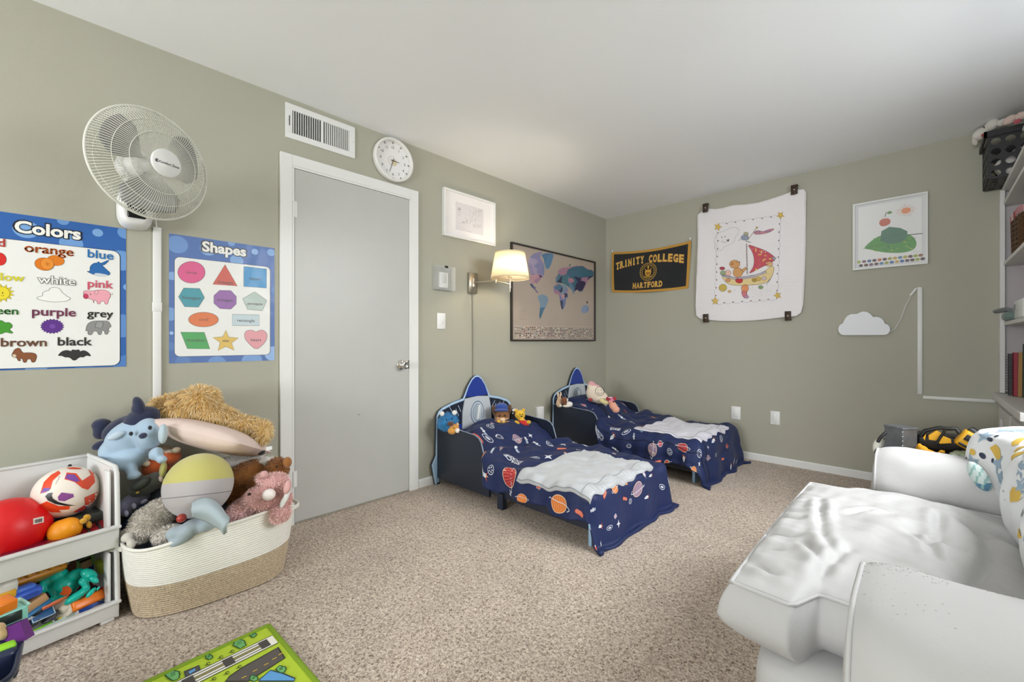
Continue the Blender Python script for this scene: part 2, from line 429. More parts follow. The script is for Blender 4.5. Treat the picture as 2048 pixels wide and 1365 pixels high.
g = G(); g.box((.0105, DW-.003, kz), (.003, .01, .06)); part('latch_plate', g, CHR, dr)
for hz in (.25, 1.8):
    g = G(); g.cyl((.013, -.006, hz-.045), (.013, -.006, hz+.045), .006, n=10); g.box((.0108, .002, hz), (.002, .02, .09)); part('hinge', g, WHITE, dr)
g = G(); g.line([(0, 0), (.012, .004), (.016, -.004)], .003, .0, '#5b5a57')
g.V = [(.0108, .5*DW+v[0], .57+v[1]) for v in g.V]; part('scuff_mark', g, INK, dr)

# ---------------------------------------------------------------- things on the left wall
def zc(x0, y0, s): return lambda X, Y: (x0+X/s, y0+Y/s)
def rrect(x0, y0, x1, y1, r, n=5):
    pts = []
    for cx, cy, a in ((x1-r, y1-r, 0), (x0+r, y1-r, 90), (x0+r, y0+r, 180), (x1-r, y0+r, 270)):
        for i in range(n+1): t = math.radians(a+90*i/n); pts.append((cx+r*math.cos(t), cy+r*math.sin(t)))
    return pts
# poster "Colors": .46 x .625
o0 = (-.087, 1.252); TP = thing('wall_poster', 'blue bordered learning poster titled Colors, left of the fan cord', 'poster', ML(*o0))
g = G(); g.box((0, 0, .001), (.46, .626, .0016), '#2c63ae'); part('paper_sheet', g, INK, TP)
k6 = zc(0, 420, 4.135)
def q(X, Y): return LW(*k6(X, Y), o0)
def art(name, g, parent, m=INK): return part(name, g, m, parent)
W_, H_ = .23, .313
g = G(); Z0 = .0020
def clipc(cx, cy, r, col, z):
    pts = [(max(-W_, min(W_, cx+r*math.cos(2*PI*i/36))), max(-H_, min(H_, cy+r*math.sin(2*PI*i/36)))) for i in range(36)]; g.poly(pts, z, col)
for X, Y, r, c in ((215, 160, .036, '#7aa7dc'), (808, 190, .017, '#7fabdf'), (522, 90, .018, '#6d9cd6'), (590, 280, .036, '#6f9ed8'), (1040, 190, .028, '#6c9bd6'), (1000, 420, .045, '#6c9bd6'), (1055, 640, .015, '#7aa7dc'), (1010, 960, .052, '#5e8dcd'), (1060, 1290, .05, '#4f80c4'), (300, 1320, .03, '#6d9cd6'), (700, 1320, .03, '#3f78bd')):
    u, v = q(X, Y); clipc(u, v, r, c, Z0)
for i in range(9): clipc(-.225, -.28+i*.07, .02+.012*(i % 3), '#6d9cd6', Z0)
x1, yb = q(990, 1285)[0], q(990, 1285)[1]; x0 = -x1; yt = q(500, 292)[1]
g.poly(rrect(x0-.002, yb-.002, x1+.003, yt+.002, .028), Z0+.0003, '#14223f'); g.poly(rrect(x0, yb, x1, yt, .026), Z0+.0006, '#eeeeea')
ZT = Z0+.0010; ZW = ZT+.0016
u0, v0 = q(128, 190); u1, v1 = q(662, 232)
vb = q(400, 215)[1]
text(g, 'Colors', u0-.002, vb, u1+.002, vb, ZT, '#151a28', .09); text(g, 'Colors', u0, vb, u1, vb, ZT+.0004, '#f3f2ec', .035)
def word(s, X0, X1, Yb, col, b=.02, hs=1.0, left=None):
    a = q(X0, Yb); b_ = q(X1, Yb); u0_ = a[0] if left is None else b_[0]-left
    v = a[1]; text(g, s, u0_, v, b_[0], v, ZW, col, b, hs)
word('red', 0, 42, 303, '#b0322a', left=.055); word('orange', 205, 607, 345, '#c8611c'); word('blue', 727, 936, 393, '#1f6fb0')
word('yellow', 0, 200, 582, '#d8cf2c', left=.11)
for d_, c in ((.04, '#555550'), (.008, '#f2f2ee')):
    a, b_ = q(315, 606), q(622, 612); text(g, 'white', a[0], a[1], b_[0], a[1], ZW+(.0004 if d_ < .03 else 0), c, d_)
word('pink', 727, 932, 638, '#d0556c'); word('green', 0, 150, 862, '#3f8a3a', left=.09); word('purple', 268, 625, 872, '#6f2c4e'); word('grey', 722, 934, 885, '#55564f')
word('brown', 10, 385, 1130, '#64402c'); word('black', 480, 757, 1122, '#2c2b2b')
def zpoly(pts, col, edge='#3a302a', wd=.0012, z=ZT): p_ = [q(*a) for a in (smooth2(pts, 2) if len(pts) not in (26, 40) else pts)]; g.outl(p_, wd, z, col, edge)
def zdisc(X, Y, RX, RY, col, z=ZT+.0003, n=20, edge='#3a302a'):
    c = q(X, Y); a = q(X+RX, Y); b_ = q(X, Y-RY); rx, ry = abs(a[0]-c[0]), abs(b_[1]-c[1])
    if edge: g.disc(c[0], c[1], rx+.0009, ry+.0009, z-.0002, edge, n)
    g.disc(c[0], c[1], rx, ry, z, col, n)
zdisc(0, 408, 52, 52, '#d8231d'); zdisc(462, 420, 70, 42, '#e07d14'); zdisc(368, 450, 78, 52, '#df7a12', ZT+.0008); zdisc(392, 448, 52, 46, '#eb9330', ZT+.0012, edge='#b5580a')
for i in range(7):
    c = q(392, 448); t = i*PI/3.5; g.line([c, (c[0]+.011*math.cos(t), c[1]+.011*math.sin(t))], .0007, ZT+.0016, '#b5580a')
zpoly([(712, 506), (745, 512), (742, 470), (775, 440), (805, 440), (812, 425), (830, 445), (862, 430), (912, 410), (862, 462), (838, 452), (870, 485), (922, 530), (880, 548), (800, 545), (745, 525)], '#2068ad', '#1b3552')
zpoly([(770, 530), (800, 522), (850, 530), (900, 540), (860, 550), (800, 548)], '#cfd9e2', '#8795a5', .0006, ZT+.0004)
sun = []
for i in range(26):
    R_ = 105 if i % 2 else 68; t = 2*PI*i/26; sun.append((18+R_*math.cos(t), 690+R_*.72*math.sin(t)))
zpoly(sun, '#e0cb22', '#7c7416'); zdisc(18, 690, 62, 52, '#ecd92f'); zdisc(22, 688, 4, 8, '#3a302a', ZT+.0006, edge=None); g.line([q(8, 708), q(22, 714), q(34, 704)], .0012, ZT+.0006, '#7c4d16')
zpoly([(300, 735), (320, 718), (355, 715), (350, 688), (378, 672), (405, 668), (412, 648), (450, 640), (492, 650), (505, 668), (520, 690), (540, 700), (548, 715), (580, 725), (582, 740), (545, 758), (500, 760), (440, 765), (380, 755), (340, 748)], '#f2f2ee', '#4b4b48')
zpoly([(690, 672), (720, 668), (760, 672), (820, 662), (880, 664), (912, 690), (915, 720), (895, 745), (892, 782), (868, 782), (862, 755), (832, 758), (826, 780), (805, 780), (800, 752), (775, 745), (778, 780), (770, 745), (735, 735), (700, 728), (690, 705)], '#efa7b4', '#7b3a46')
zdisc(710, 716, 20, 20, '#cc3c62'); zpoly([(780, 672), (815, 668), (805, 698), (790, 700)], '#f4bcc5', '#7b3a46', .0008, ZT+.0004); g.line([q(912, 700), q(930, 705), q(926, 690), q(935, 695)], .0014, ZT, '#7b3a46'); zdisc(748, 700, 4, 5, '#222222', ZT+.0006, edge=None)
zpoly([(-90, 1020), (-105, 1000), (-85, 975), (-100, 950), (-70, 930), (-38, 940), (-15, 915), (20, 915), (40, 935), (78, 930), (100, 950), (103, 972), (78, 985), (90, 1002), (112, 1018), (90, 1024), (50, 1010), (20, 1024), (0, 1030), (-50, 1012)], '#46992f', '#1f3d18')
fl = []
for i in range(40):
    R_ = 100 if i % 2 else 84; t = 2*PI*i/40; fl.append((432+R_*math.cos(t), 964+R_*.62*math.sin(t)))
zpoly(fl, '#5e2f8b', '#3a1c5a'); zdisc(434, 964, 26, 20, '#7748a6', edge='#47206f')
zpoly([(707, 1010), (715, 960), (738, 930), (780, 918), (850, 918), (895, 918), (925, 968), (898, 975), (895, 1030), (868, 1032), (862, 1000), (840, 1000), (838, 1034), (812, 1034), (805, 1005), (770, 1005), (762, 1036), (725, 1034), (728, 990)], '#8f8f8e', '#474747')
zpoly([(805, 925), (850, 925), (852, 960), (830, 985), (800, 970), (785, 978), (790, 945)], '#9c9c9b', '#474747', .0009, ZT+.0004); g.line([q(885, 975), q(892, 1000), q(912, 1006)], .003, ZT+.0005, '#8f8f8e')
zpoly([(95, 1205), (110, 1175), (125, 1150), (165, 1140), (185, 1185), (230, 1180), (290, 1185), (306, 1210), (296, 1245), (285, 1262), (262, 1262), (255, 1235), (225, 1235), (218, 1265), (192, 1262), (190, 1235), (165, 1228), (172, 1252), (150, 1250), (140, 1222), (112, 1222)], '#8a5232', '#3d2313')
zpoly([(98, 1202), (112, 1190), (140, 1200), (135, 1220), (110, 1222)], '#e0c8a8', '#3d2313', .0008, ZT+.0004)
zpoly([(475, 1210), (510, 1170), (555, 1160), (590, 1172), (597, 1155), (625, 1162), (655, 1155), (660, 1175), (690, 1160), (730, 1178), (757, 1215), (715, 1202), (690, 1222), (660, 1215), (614, 1255), (575, 1218), (540, 1222), (510, 1205)], '#323030', '#151515')
art('printed_artwork', g, TP)
# poster "Shapes"
o0 = (.526, 1.260); TS = thing('wall_poster', 'blue bordered learning poster titled Shapes, between fan cord and door', 'poster', ML(*o0))
g = G(); g.box((0, 0, .001), (.46, .626, .0016), '#2c63ae'); part('paper_sheet', g, INK, TS)
k2 = zc(0, 400, 3.413)
def q(X, Y): return LW(*k2(X, Y), o0)
g = G()
for X, Y, r, c in ((1210, 305, .042, '#5f90cf'), (1420, 335, .034, '#79a6dc'), (1740, 355, .016, '#8db4e4'), (1615, 415, .03, '#7aa7dc'), (1580, 295, .016, '#6d9cd6'), (1850, 360, .02, '#7fabdf'), (1175, 520, .02, '#79a6dc'), (1160, 780, .032, '#6d9cd6'), (1170, 910, .008, '#9cc0ea'), (1875, 620, .02, '#4f80c4'), (1250, 1105, .03, '#4779bb'), (1480, 1120, .04, '#5f90cf'), (1720, 1105, .05, '#6d9cd6'), (1860, 1050, .04, '#8db4e4'), (1165, 1000, .02, '#4779bb')):
    u, v = q(X, Y); clipc(u, v, r, c, Z0)
x0, yb = q(1192, 1070); x1 = q(1842, 1050)[0]; yt = q(1192, 388)[1]
g.poly(rrect(x0-.002, yb-.002, x1+.003, yt+.002, .024), Z0+.0003, '#14223f'); g.poly(rrect(x0, yb, x1, yt, .022), Z0+.0006, '#eeeeea')
u0, u1 = q(1383, 355)[0], q(1675, 380)[0]; vb = q(1500, 364)[1]
text(g, 'Shapes', u0-.002, vb, u1+.002, vb, ZT, '#151a28', .09); text(g, 'Shapes', u0, vb, u1, vb, ZT+.0004, '#f3f2ec', .035)
def zreg(pts, col): p_ = [q(*a) for a in pts]; g.outl(p_, .0016, ZT, col, '#33302e')
def circ(X, Y, RX, RY, n=28): return [(X+RX*math.cos(2*PI*i/n), Y+RY*math.sin(2*PI*i/n)) for i in range(n)]
zreg(circ(1306, 495, 93, 74), '#dd3f86'); zreg([(1535, 443), (1619, 589), (1451, 577)], '#cf4a36'); zreg([(1663, 455), (1818, 472), (1818, 603), (1663, 592)], '#2f93cc')
zreg([(1254, 602), (1362, 606), (1395, 668), (1354, 733), (1260, 730), (1218, 663)], '#1594a5')
zreg([(1498, 618), (1575, 620), (1612, 660), (1611, 712), (1575, 747), (1500, 743), (1459, 706), (1459, 655)], '#9257a6')
zreg([(1737, 628), (1820, 688), (1790, 758), (1688, 748), (1656, 675)], '#b9c9c0'); zreg(circ(1388, 818, 102, 50), '#e0701d')
zreg([(1585, 782), (1768, 786), (1768, 860), (1585, 858)], '#c5d6dc'); zreg([(1232, 903), (1393, 905), (1432, 1018), (1278, 1016)], '#30a34a')
st = [(1541, 890), (1560, 938), (1628, 942), (1580, 978), (1598, 1028), (1541, 1002), (1486, 1031), (1502, 975), (1451, 940), (1520, 935)]; zreg(st, '#e3bd4b')
zreg(smooth2([(1745, 905), (1765, 892), (1795, 888), (1822, 912), (1822, 950), (1795, 990), (1747, 1026), (1700, 985), (1668, 945), (1668, 908), (1690, 890), (1725, 890)], 1), '#e59aa2')
for s, X0, X1, Y in (('circle', 1270, 1342, 503), ('triangle', 1485, 1590, 570), ('square', 1700, 1785, 545), ('hexagon', 1243, 1370, 676), ('octagon', 1482, 1588, 690), ('pentagon', 1690, 1790, 715), ('oval', 1358, 1420, 826), ('rectangle', 1618, 1736, 832), ('rhombus', 1270, 1396, 968), ('star', 1518, 1566, 970), ('heart', 1712, 1782, 966)):
    a = q(X0, Y); b_ = q(X1, Y); text(g, s, a[0], a[1], b_[0], a[1], ZT+.0008, '#3c3531' if s not in ('oval',) else '#8a3a10', .0)
art('printed_artwork', g, TS)
g = G()      # clear laminate film with its crinkles
def film(u, v): x = (u-.5)*.462; y = (v-.5)*.628; return (x, y, .0052+.0012*math.sin(x*60+y*25)*math.sin(y*48-x*20)*max(0, .3+x*3))
g.surf(film, 40, 50); part('laminate_film', g, mat('clear_laminate', '#ffffff', .08, alpha=.09, spec=.6), TS)

# wall fan
fc = Vector((.336, .204, 1.777)); az, el = math.radians(24.2), math.radians(-4.2)
fn = Vector((math.cos(el)*math.cos(az), math.cos(el)*math.sin(az), math.sin(el))); fu = UP.cross(fn).normalized(); fv = fn.cross(fu)
MF = Matrix(((fu.x, fv.x, fn.x, fc.x), (fu.y, fv.y, fn.y, fc.y), (fu.z, fv.z, fn.z, fc.z), (0, 0, 0, 1)))
TF = thing('wall_fan', 'white oscillating wall fan with round wire guard above the poster titled Colors', 'fan', Matrix.Translation((0, .16, 1.66)))
def fp(name, g, m, label=None):
    g.V = [tuple(MF @ Vector(v)) for v in g.V]; return part(name, g, m, TF, world=True, label=label)
WIRE = mat('fan_wire', '#e2e1d6', .4)
def ring(g, r, z, t, n=72, sec=8): g.tube([(r*math.cos(2*PI*i/n), r*math.sin(2*PI*i/n), z) for i in range(n)], t, sec, closed=True)
g = G(); ring(g, .215, 0, .0048); fp('guard_rim', g, WIRE)
def wires(front):
    g = G(); n = 124
    for i in range(n):
        a = 2*PI*i/n; tw = .0 if front else .0; pts = []
        for t, z in ((.055, .082), (.10, .079), (.15, .066), (.19, .04), (.213, .004)):
            aa = a+(.03 if not front else 0); zz = z if front else -z*.95; rr = t if front else max(t, .05); pts.append((rr*math.cos(aa), rr*math.sin(aa), zz))
        g.tube(pts, .0012, 4, caps=False)
    for r, z in ((.118, .0765), (.165, .059)) if front else ((.165, -.056),): ring(g, r, z, .0013, 64, 5)
    return g
fp('front_grille', wires(True), WIRE); fp('rear_grille', wires(False), WIRE)
BL = mat('fan_blade', '#9c9c9a', .3, alpha=.75)
for k in range(3):
    g = G(); a0 = 2*PI*k/3+.5
    def blade(u, v):
        r = .035+.155*u; wd = 1.0*math.sin(min(1, .35+u*1.1)*PI*.5+.0)*(1-.35*max(0, u-.75)*4); a = a0+(v-.5)*wd*1.35; return (r*math.cos(a), r*math.sin(a), (v-.5)*.055+.004)
    g.surf(blade, 12, 10); o = fp('blade', g, BL); m = o.modifiers.new('s', 'SOLIDIFY'); m.thickness = .002
g = G(); g.lathe([(0, .03), (.03, .028), (.034, .0), (.034, -.03), (0, -.032)], 32); fp('blade_hub', g, mat('fan_hub', '#b9b9b6', .4))
g = G(); g.lathe([(0, .096), (.05, .094), (.0545, .09), (.0545, .084), (0, .08)], 48); fp('centre_cap', g, WPL)
g = G(); text(g, 'Comfort Zone', -.03, -.006, .043, -.006, .0968, '#3f4347', .02); g.disc(-.037, -.002, .0065, .0065, .0966, '#3f4347'); g.disc(-.0345, -.002, .0035, .0035, .0969, '#e8e8e6'); g.disc(-.0365, -.002, .0018, .0018, .0971, '#3f4347'); fp('printed_brand', g, INK)
g = G(); g.lathe([(0, -.03), (.045, -.04), (.06, -.07), (.058, -.13), (.045, -.165), (0, -.17)], 32); fp('motor_housing', g, WPL)
g = G(); A_ = MF @ Vector((0, -.03, -.14)); B_ = Vector((.10, .175, 1.655)); g.tube([A_, (A_+B_)/2+Vector((0, 0, -.01)), B_], [.026, .022, .024], 14); part('tilt_neck', g, WPL, TF, world=True)
g = G()
def bp_(u, v):      # base: tall rounded pod on the wall
    a = 2*PI*u; s = v
    hx, hz = .062, .095; rx = hx*(1-.35*s**3); rz = hz*(1-.25*s**3)
    c, s_ = math.cos(a), math.sin(a); e = .62
    return (.005+.105*math.sin(s*PI/2), .172+rx*abs(c)**e*(1 if c > 0 else -1), 1.66+rz*abs(s_)**e*(1 if s_ > 0 else -1))
g.surf(bp_, 36, 10, cu=True); n_ = len(g.V); g.add([bp_(i/36, 1) for i in range(36)], [tuple(range(36))]); g.add([bp_(i/36, 0) for i in range(36)], [tuple(range(36))[::-1]]); part('base_pod', g, WPL, TF, world=True)
g = G(); g.rbox((.112, .172, 1.65), (.012, .062, .105), .006, 3); part('control_panel', g, mat('gloss_black', '#141516', .12), TF, world=True, label='glossy black remote control panel')
g = G(); g.tube([(.1, .215, 1.70), (.05, .238, 1.66), (.012, .248, 1.60), (.012, .249, 1.58)], .003, 6); part('power_cord', g, WPL, TF, world=True)
# cord covers
g = G(); g.rbox((.007, .2515, 1.10), (.014, .031, .985), .003, 2); g.rbox((.0075, .2515, 1.216), (.0165, .036, .045), .003, 2); single('cord_cover', g, WHITE, 'white vertical plastic cord cover running down from the wall fan', 'cord cover', (0, .2515, 1.1), world=True)
# air vent
o0 = (1.015, 2.314); TV = thing('air_vent', 'white metal wall vent with vertical louvres above the door', 'vent', ML(*o0))
vw, vh = .408, .198; iw, ih = .335, .13
g = G()
for (a, b, c, d) in ((-vw/2, vw/2, ih/2, vh/2), (-vw/2, vw/2, -vh/2, -ih/2), (-vw/2, -iw/2, -ih/2, ih/2), (iw/2, vw/2, -ih/2, ih/2), (-.008, .008, -ih/2, ih/2)): g.box(((a+b)/2, (c+d)/2, .005), (b-a, d-c, .01))
o = part('vent_frame', g, WHITE, TV); bevel(o, .0015)
g = G(); g.box((0, 0, .0015), (iw, ih, .001)); part('duct_opening', g, mat('vent_dark', '#26282a', .8), TV)
sl = G(); sl.box((0, 0, 0), (.0022, ih, .011)); sme = None
for k in range(26):
    if k in (12.5,): continue
    x = -iw/2+.0065+k*(iw-.013)/25
    if abs(x) < .008: continue
    left = x < 0; Mx = Matrix.Translation((x, 0, .0065)) @ Matrix.Rotation(math.radians(12 if left else -58), 4, 'Y')
    o = part('slat', sl, WHITE, TV, me=sme, M=Mx); sme = o.data
g = G(); g.cyl((-iw/2-.016, -.028, .010), (-iw/2-.016, .028, .010), .0025, n=8); part('damper_lever', g, mat('vent_dark', '#26282a', .8), TV)
for sx in (-1, 1): g = G(); g.ell((sx*(vw/2-.012), 0, .0105), (.003, .003, .0012), nu=10, nv=6); part('screw', g, CHR, TV)
# clock
o0 = (1.487, 2.284); TC = thing('wall_clock', 'round white rimmed wall clock above the right corner of the door', 'clock', ML(*o0)); R_ = .146
g = G(); g.lathe([(R_-.004, 0), (R_, .004), (R_, .032), (R_-.006, .038), (R_-.014, .038), (R_-.018, .032), (R_-.018, .008)], 64); part('rim', g, mat('clock_rim', '#e9e7e2', .3), TC)
g = G(); g.disc(0, 0, R_-.014, z=.008, n=64); part('dial', g, mat('clock_dial', '#efedeb', .5), TC)
g = G()
for h in range(12):
    a = PI/2-2*PI*h/12; c, s_ = math.cos(a), math.sin(a); n_ = str(12 if h == 0 else h); rr = R_-.014
    g.poly([(c*(rr-.017)+s_*.005*k1+c*k2, s_*(rr-.017)-c*.005*k1+s_*k2) for k1, k2 in ((-1, 0), (1, 0), (1, .013), (-1, .013))], .0086, '#2a2a2c'); g.disc(c*(rr-.010), s_*(rr-.010), .0028, z=.0089, col='#efedeb', n=8)
    tg = text_geo(n_, 0.0); w1 = (tg[3]-tg[2])*.0235; nx, ny = c*.091, s_*.091
    text(g, n_, nx-w1/2, ny-.0085, nx+w1/2, ny-.0085, .0086, '#37373a' if h % 3 == 0 else '#6b6a6b', .01)
for k in range(60):
    a = 2*PI*k/60; c, s_ = math.cos(a), math.sin(a); rr = R_-.016; g.line([(c*rr, s_*rr), (c*(rr-.005), s_*(rr-.005))], .0008, .0086, '#333333')
g.disc(-.005, -.002, .032, z=.0085, col='#b9b1aa', n=36); g.disc(-.005, -.002, .0305, z=.0087, col='#ebe7e2', n=36); g.disc(.01, -.012, .020, z=.0089, col='#dccfae', n=24)
part('printed_numerals', g, INK, TC, kind='stuff')
for nm, ang, ln, wd in (('hour_hand', -2, .048, .0045), ('minute_hand', -108, .085, .0035)):
    g = G(); t = math.radians(ang); c, s_ = math.cos(t), math.sin(t); g.prism([(c*a-s_*b, s_*a+c*b) for a, b in ((-.015, -wd/2), (ln, -wd/4), (ln, wd/4), (-.015, wd/2))], .011, .0125); part(nm, g, mat('clock_hand', '#1c1b1a', .4), TC)
# framed print with a dot map
o0 = (2.165, 2.030); fw, fh = .53, .362; TR = thing('framed_picture', 'white framed print of small dark speckles, above the wall lamp', 'picture', ML(*o0))
def frame(T, fw, fh, b, dep, m, name='frame'):
    g = G()
    for (a, c, e, f_) in ((-fw/2, fw/2, fh/2-b, fh/2), (-fw/2, fw/2, -fh/2, -fh/2+b), (-fw/2, -fw/2+b, -fh/2+b, fh/2-b), (fw/2-b, fw/2, -fh/2+b, fh/2-b)): g.box(((a+c)/2, (e+f_)/2, dep/2), (c-a, f_-e, dep))
    o = part(name, g, m, T); bevel(o, .0015); return o
frame(TR, fw, fh, .015, .03, WHITE)
g = G(); g.box((0, 0, .008), (fw-.028, fh-.028, .004), '#f1edec'); g.box((0, -.004, .0106), (.285, .215, .0008), '#dcd8da')
kk = zc(840, 360, 3.792)
for _ in range(150):
    cl = random.choice([(290, 225, 16, 28), (400, 265, 50, 20), (385, 310, 40, 22), (330, 320, 28, 15), (430, 240, 25, 16), (430, 355, 26, 10)])
    X, Y = random.gauss(cl[0], cl[2]*.6), random.gauss(cl[1], cl[3]*.6); u, v = LW(*kk(X, Y), o0)
    if abs(u) < .13 and abs(v+.004) < .1: g.disc(u, v, random.uniform(.0012, .0032), random.uniform(.001, .0028), .0112, random.choice(['#2c2a2c', '#3a3436', '#8d6a55', '#55504f', '#9b9496']), 7)
g.line([LW(*kk(345, 390), o0), LW(*kk(385, 398), o0)], .0012, .0112, '#8c888a'); part('printed_artwork', g, INK, TR)
# thermostat behind clear cover
o0 = (1.905, 1.524); TT = thing('thermostat', 'white thermostat inside a clear plastic guard box, right of the door', 'thermostat', ML(*o0))
g = G(); g.rbox((0, -.012, .012), (.075, .115, .024), .005, 2); part('thermostat_body', g, WPL, TT)
g = G(); g.rbox((0, 0, .0252), (.04, .07, .002), .001, 1, '#d4d4d0'); g.line([(-.005, .0), (.006, -.01), (-.004, -.02), (.008, -.026)], .002, .0268, '#85868a'); part('dial_plate', g, INK, TT)
CLR = mat('clear_guard', '#f4f6f2', .06, alpha=.16, spec=.8)
g = G(); a, b = .085, .088
for c, d in (((0, 0, .049), (2*a, 2*b, .003)), ((-a, 0, .025), (.003, 2*b, .05)), ((a, 0, .025), (.003, 2*b, .05)), ((0, -b, .025), (2*a, .003, .05)), ((0, b, .025), (2*a, .003, .05)), ((0, 0, .0015), (2*a, 2*b, .003))): g.box(c, d)
part('clear_guard', g, CLR, TT); g = G(); g.rbox((0, .084, .051), (.03, .016, .014), .006, 2); part('key_lock', g, mat('gloss_black', '#141516', .12), TT)
# light switch by the door
def plate(name, label, M, w_, h_, toggle):
    T = thing(name, label, 'switch' if toggle else 'wall plate', M); g = G(); g.rbox((0, 0, .003), (w_, h_, .006), .003, 2); part('cover_plate', g, WPL, T)
    if toggle == 'dimmer':
        g = G(); g.rbox((0, .002, .008), (.014, .06, .008), .003, 2); part('slider_track', g, WPL, T); g = G(); g.rbox((.008, .0, .014), (.008, .026, .014), .003, 2, M=Matrix.Rotation(.3, 4, 'Z')); part('dimmer_lever', g, WPL, T)
    else:
        g = G(); g.rbox((0, 0, .0075), (w_*.42, h_*.58, .005), .002, 2); part('rocker' if toggle else 'insert', g, WPL, T)
        if not toggle:
            for s_ in (-1, 1): g = G(); g.ell((0, s_*.048, .0062), (.003, .003, .001), nu=10, nv=6); part('screw', g, CHR, T)
    return T
plate('light_switch', 'white dimmer switch plate on the wall below the thermostat', ML(1.893, 1.205), .076, .12, 'dimmer')
plate('wall_switch', 'white rocker plate low on the back wall, left of the pair', MB(1.365, .398), .078, .118, True)
plate('wall_plate', 'plain blank white plate low on the back wall, right of the pair', MB(1.676, .392), .072, .116, False)
# night light box on the left wall between the beds
TN = thing('wall_speaker_box', 'small white box mounted low on wall between the two beds', 'box', ML(3.003, .365)); g = G(); g.rbox((0, 0, .02), (.09, .15, .04), .006, 2); part('housing', g, WPL, TN)
g = G(); g.box((.0455, 0, .02), (.001, .12, .02)); part('side_grille', g, mat('grille_grey', '#c8c6bf', .5), TN); g = G(); g.rbox((0, 0, .042), (.07, .13, .005), .002, 2); part('front_cover', g, WPL, TN)
# world map
o0 = (3.2865, 1.489); fw, fh = 1.313, .868; TM = thing('world_map', 'dark framed world map poster in mauve and blue, behind the wall lamp', 'picture', ML(*o0))
frame(TM, fw, fh, .013, .024, mat('map_frame', '#2b2521', .35))
g = G(); g.box((0, 0, .006), (fw-.02, fh-.02, .004)); part('map_sheet', g, mat('map_paper', '#b3a597', .35, var=.05, vscale=3, bump=.02, bscale=20), TM)
def q(X, Y): return LW(*kk(X, Y), o0)
ZM = .0086; g = G()
def cont(pts, cols, n=26, z=ZM, cell=.05):
    p_ = [q(*a) for a in smooth2(pts, 1)]; base = G(); base.poly(p_, z, cols[0]); subdiv(base, cell); seeds = [(random.choice(p_)[0]+random.uniform(-.09, .09), random.choice(p_)[1]+random.uniform(-.08, .08), random.choice(cols)) for _ in range(n)]
    recolor(base, lambda c: min(seeds, key=lambda s: (s[0]-c.x)**2+(s[1]-c.y)**2)[2]); g.join(base)
PU = ['#9a8fae', '#8d86ab', '#a79ab4', '#7f86a8']; BU = ['#587a94', '#4f6f8c', '#6788a0', '#4e7288']; MIX = ['#587a94', '#8d86ab', '#a77f94', '#3e4661', '#7d97a5', '#6d7aa0', '#c29a9c']
cont([(820, 600), (850, 565), (895, 548), (925, 552), (905, 580), (915, 610), (935, 640), (940, 700), (930, 735), (905, 745), (890, 710), (860, 720), (835, 725), (825, 690), (815, 640)], PU, 12)
cont([(830, 715), (900, 720), (925, 735), (905, 760), (880, 790), (865, 780), (840, 790), (826, 765)], ['#b48794', '#bd949b', '#a77f94'], 6)
cont([(830, 785), (850, 792), (862, 815), (880, 812), (868, 828), (885, 845), (895, 858), (885, 862), (860, 830), (842, 815), (828, 795)], ['#4c5a78', '#7b6f90'], 4)
cont([(912, 570), (950, 556), (1010, 560), (1000, 605), (985, 655), (960, 685), (940, 650), (935, 600)], ['#53799a', '#5d84a3'], 4)
cont([(888, 880), (925, 868), (960, 885), (970, 915), (950, 960), (935, 985), (925, 1010), (910, 1050), (905, 1062), (898, 1030), (905, 985), (905, 930), (890, 905)], ['#4a7186', '#7e95a8', '#b48794', '#53799a'], 9)
cont([(1015, 800), (1040, 785), (1070, 800), (1100, 800), (1120, 835), (1108, 860), (1115, 870), (1100, 900), (1098, 950), (1075, 992), (1062, 960), (1055, 900), (1050, 870), (1015, 865), (1005, 830)], MIX, 26)
cont([(1020, 740), (1045, 720), (1040, 690), (1070, 668), (1110, 665), (1140, 660), (1185, 650), (1235, 655), (1270, 680), (1312, 690), (1310, 735), (1285, 745), (1262, 770), (1255, 800), (1235, 830), (1225, 850), (1200, 850), (1190, 830), (1165, 850), (1160, 875), (1150, 840), (1130, 820), (1105, 800), (1080, 790), (1050, 780), (1025, 785)], ['#48717f', '#527c88', '#8d86ab', '#a77f94', '#3a3d5a', '#6a87a0'], 24)
cont([(1110, 690), (1140, 668), (1185, 655), (1235, 660), (1270, 684), (1312, 694), (1308, 730), (1280, 735), (1240, 740), (1200, 745), (1165, 730), (1125, 735), (1105, 715)], BU[2:]+['#456f80'], 4, ZM+.0005)
cont([(1180, 780), (1215, 765), (1255, 775), (1240, 815), (1222, 848), (1195, 830), (1170, 815)], ['#3b3854', '#453d5c'], 3, ZM+.0005)
cont([(1118, 748), (1150, 745), (1168, 770), (1140, 785), (1120, 770)], ['#b78291'], 1, ZM+.0005)
cont([(1215, 985), (1225, 960), (1255, 945), (1275, 965), (1272, 1000), (1245, 1015), (1222, 1008)], ['#7b8fae', '#8d9cb8'], 3)
cont([(1253, 928), (1262, 918), (1272, 935), (1262, 940)], ['#5a4a44'], 1); cont([(1122, 650), (1130, 640), (1142, 640), (1130, 660)], ['#5b7b60'], 1); cont([(1105, 880), (1115, 868), (1118, 890), (1108, 900)], ['#5e6f90'], 1)
g.line([q(695, 1110), q(1310, 1113)], .003, ZM, '#cbbfb2')
fx0, fx1, fy0, fy1 = -fw/2+.05, fw/2-.03, -fh/2+.022, -fh/2+.135
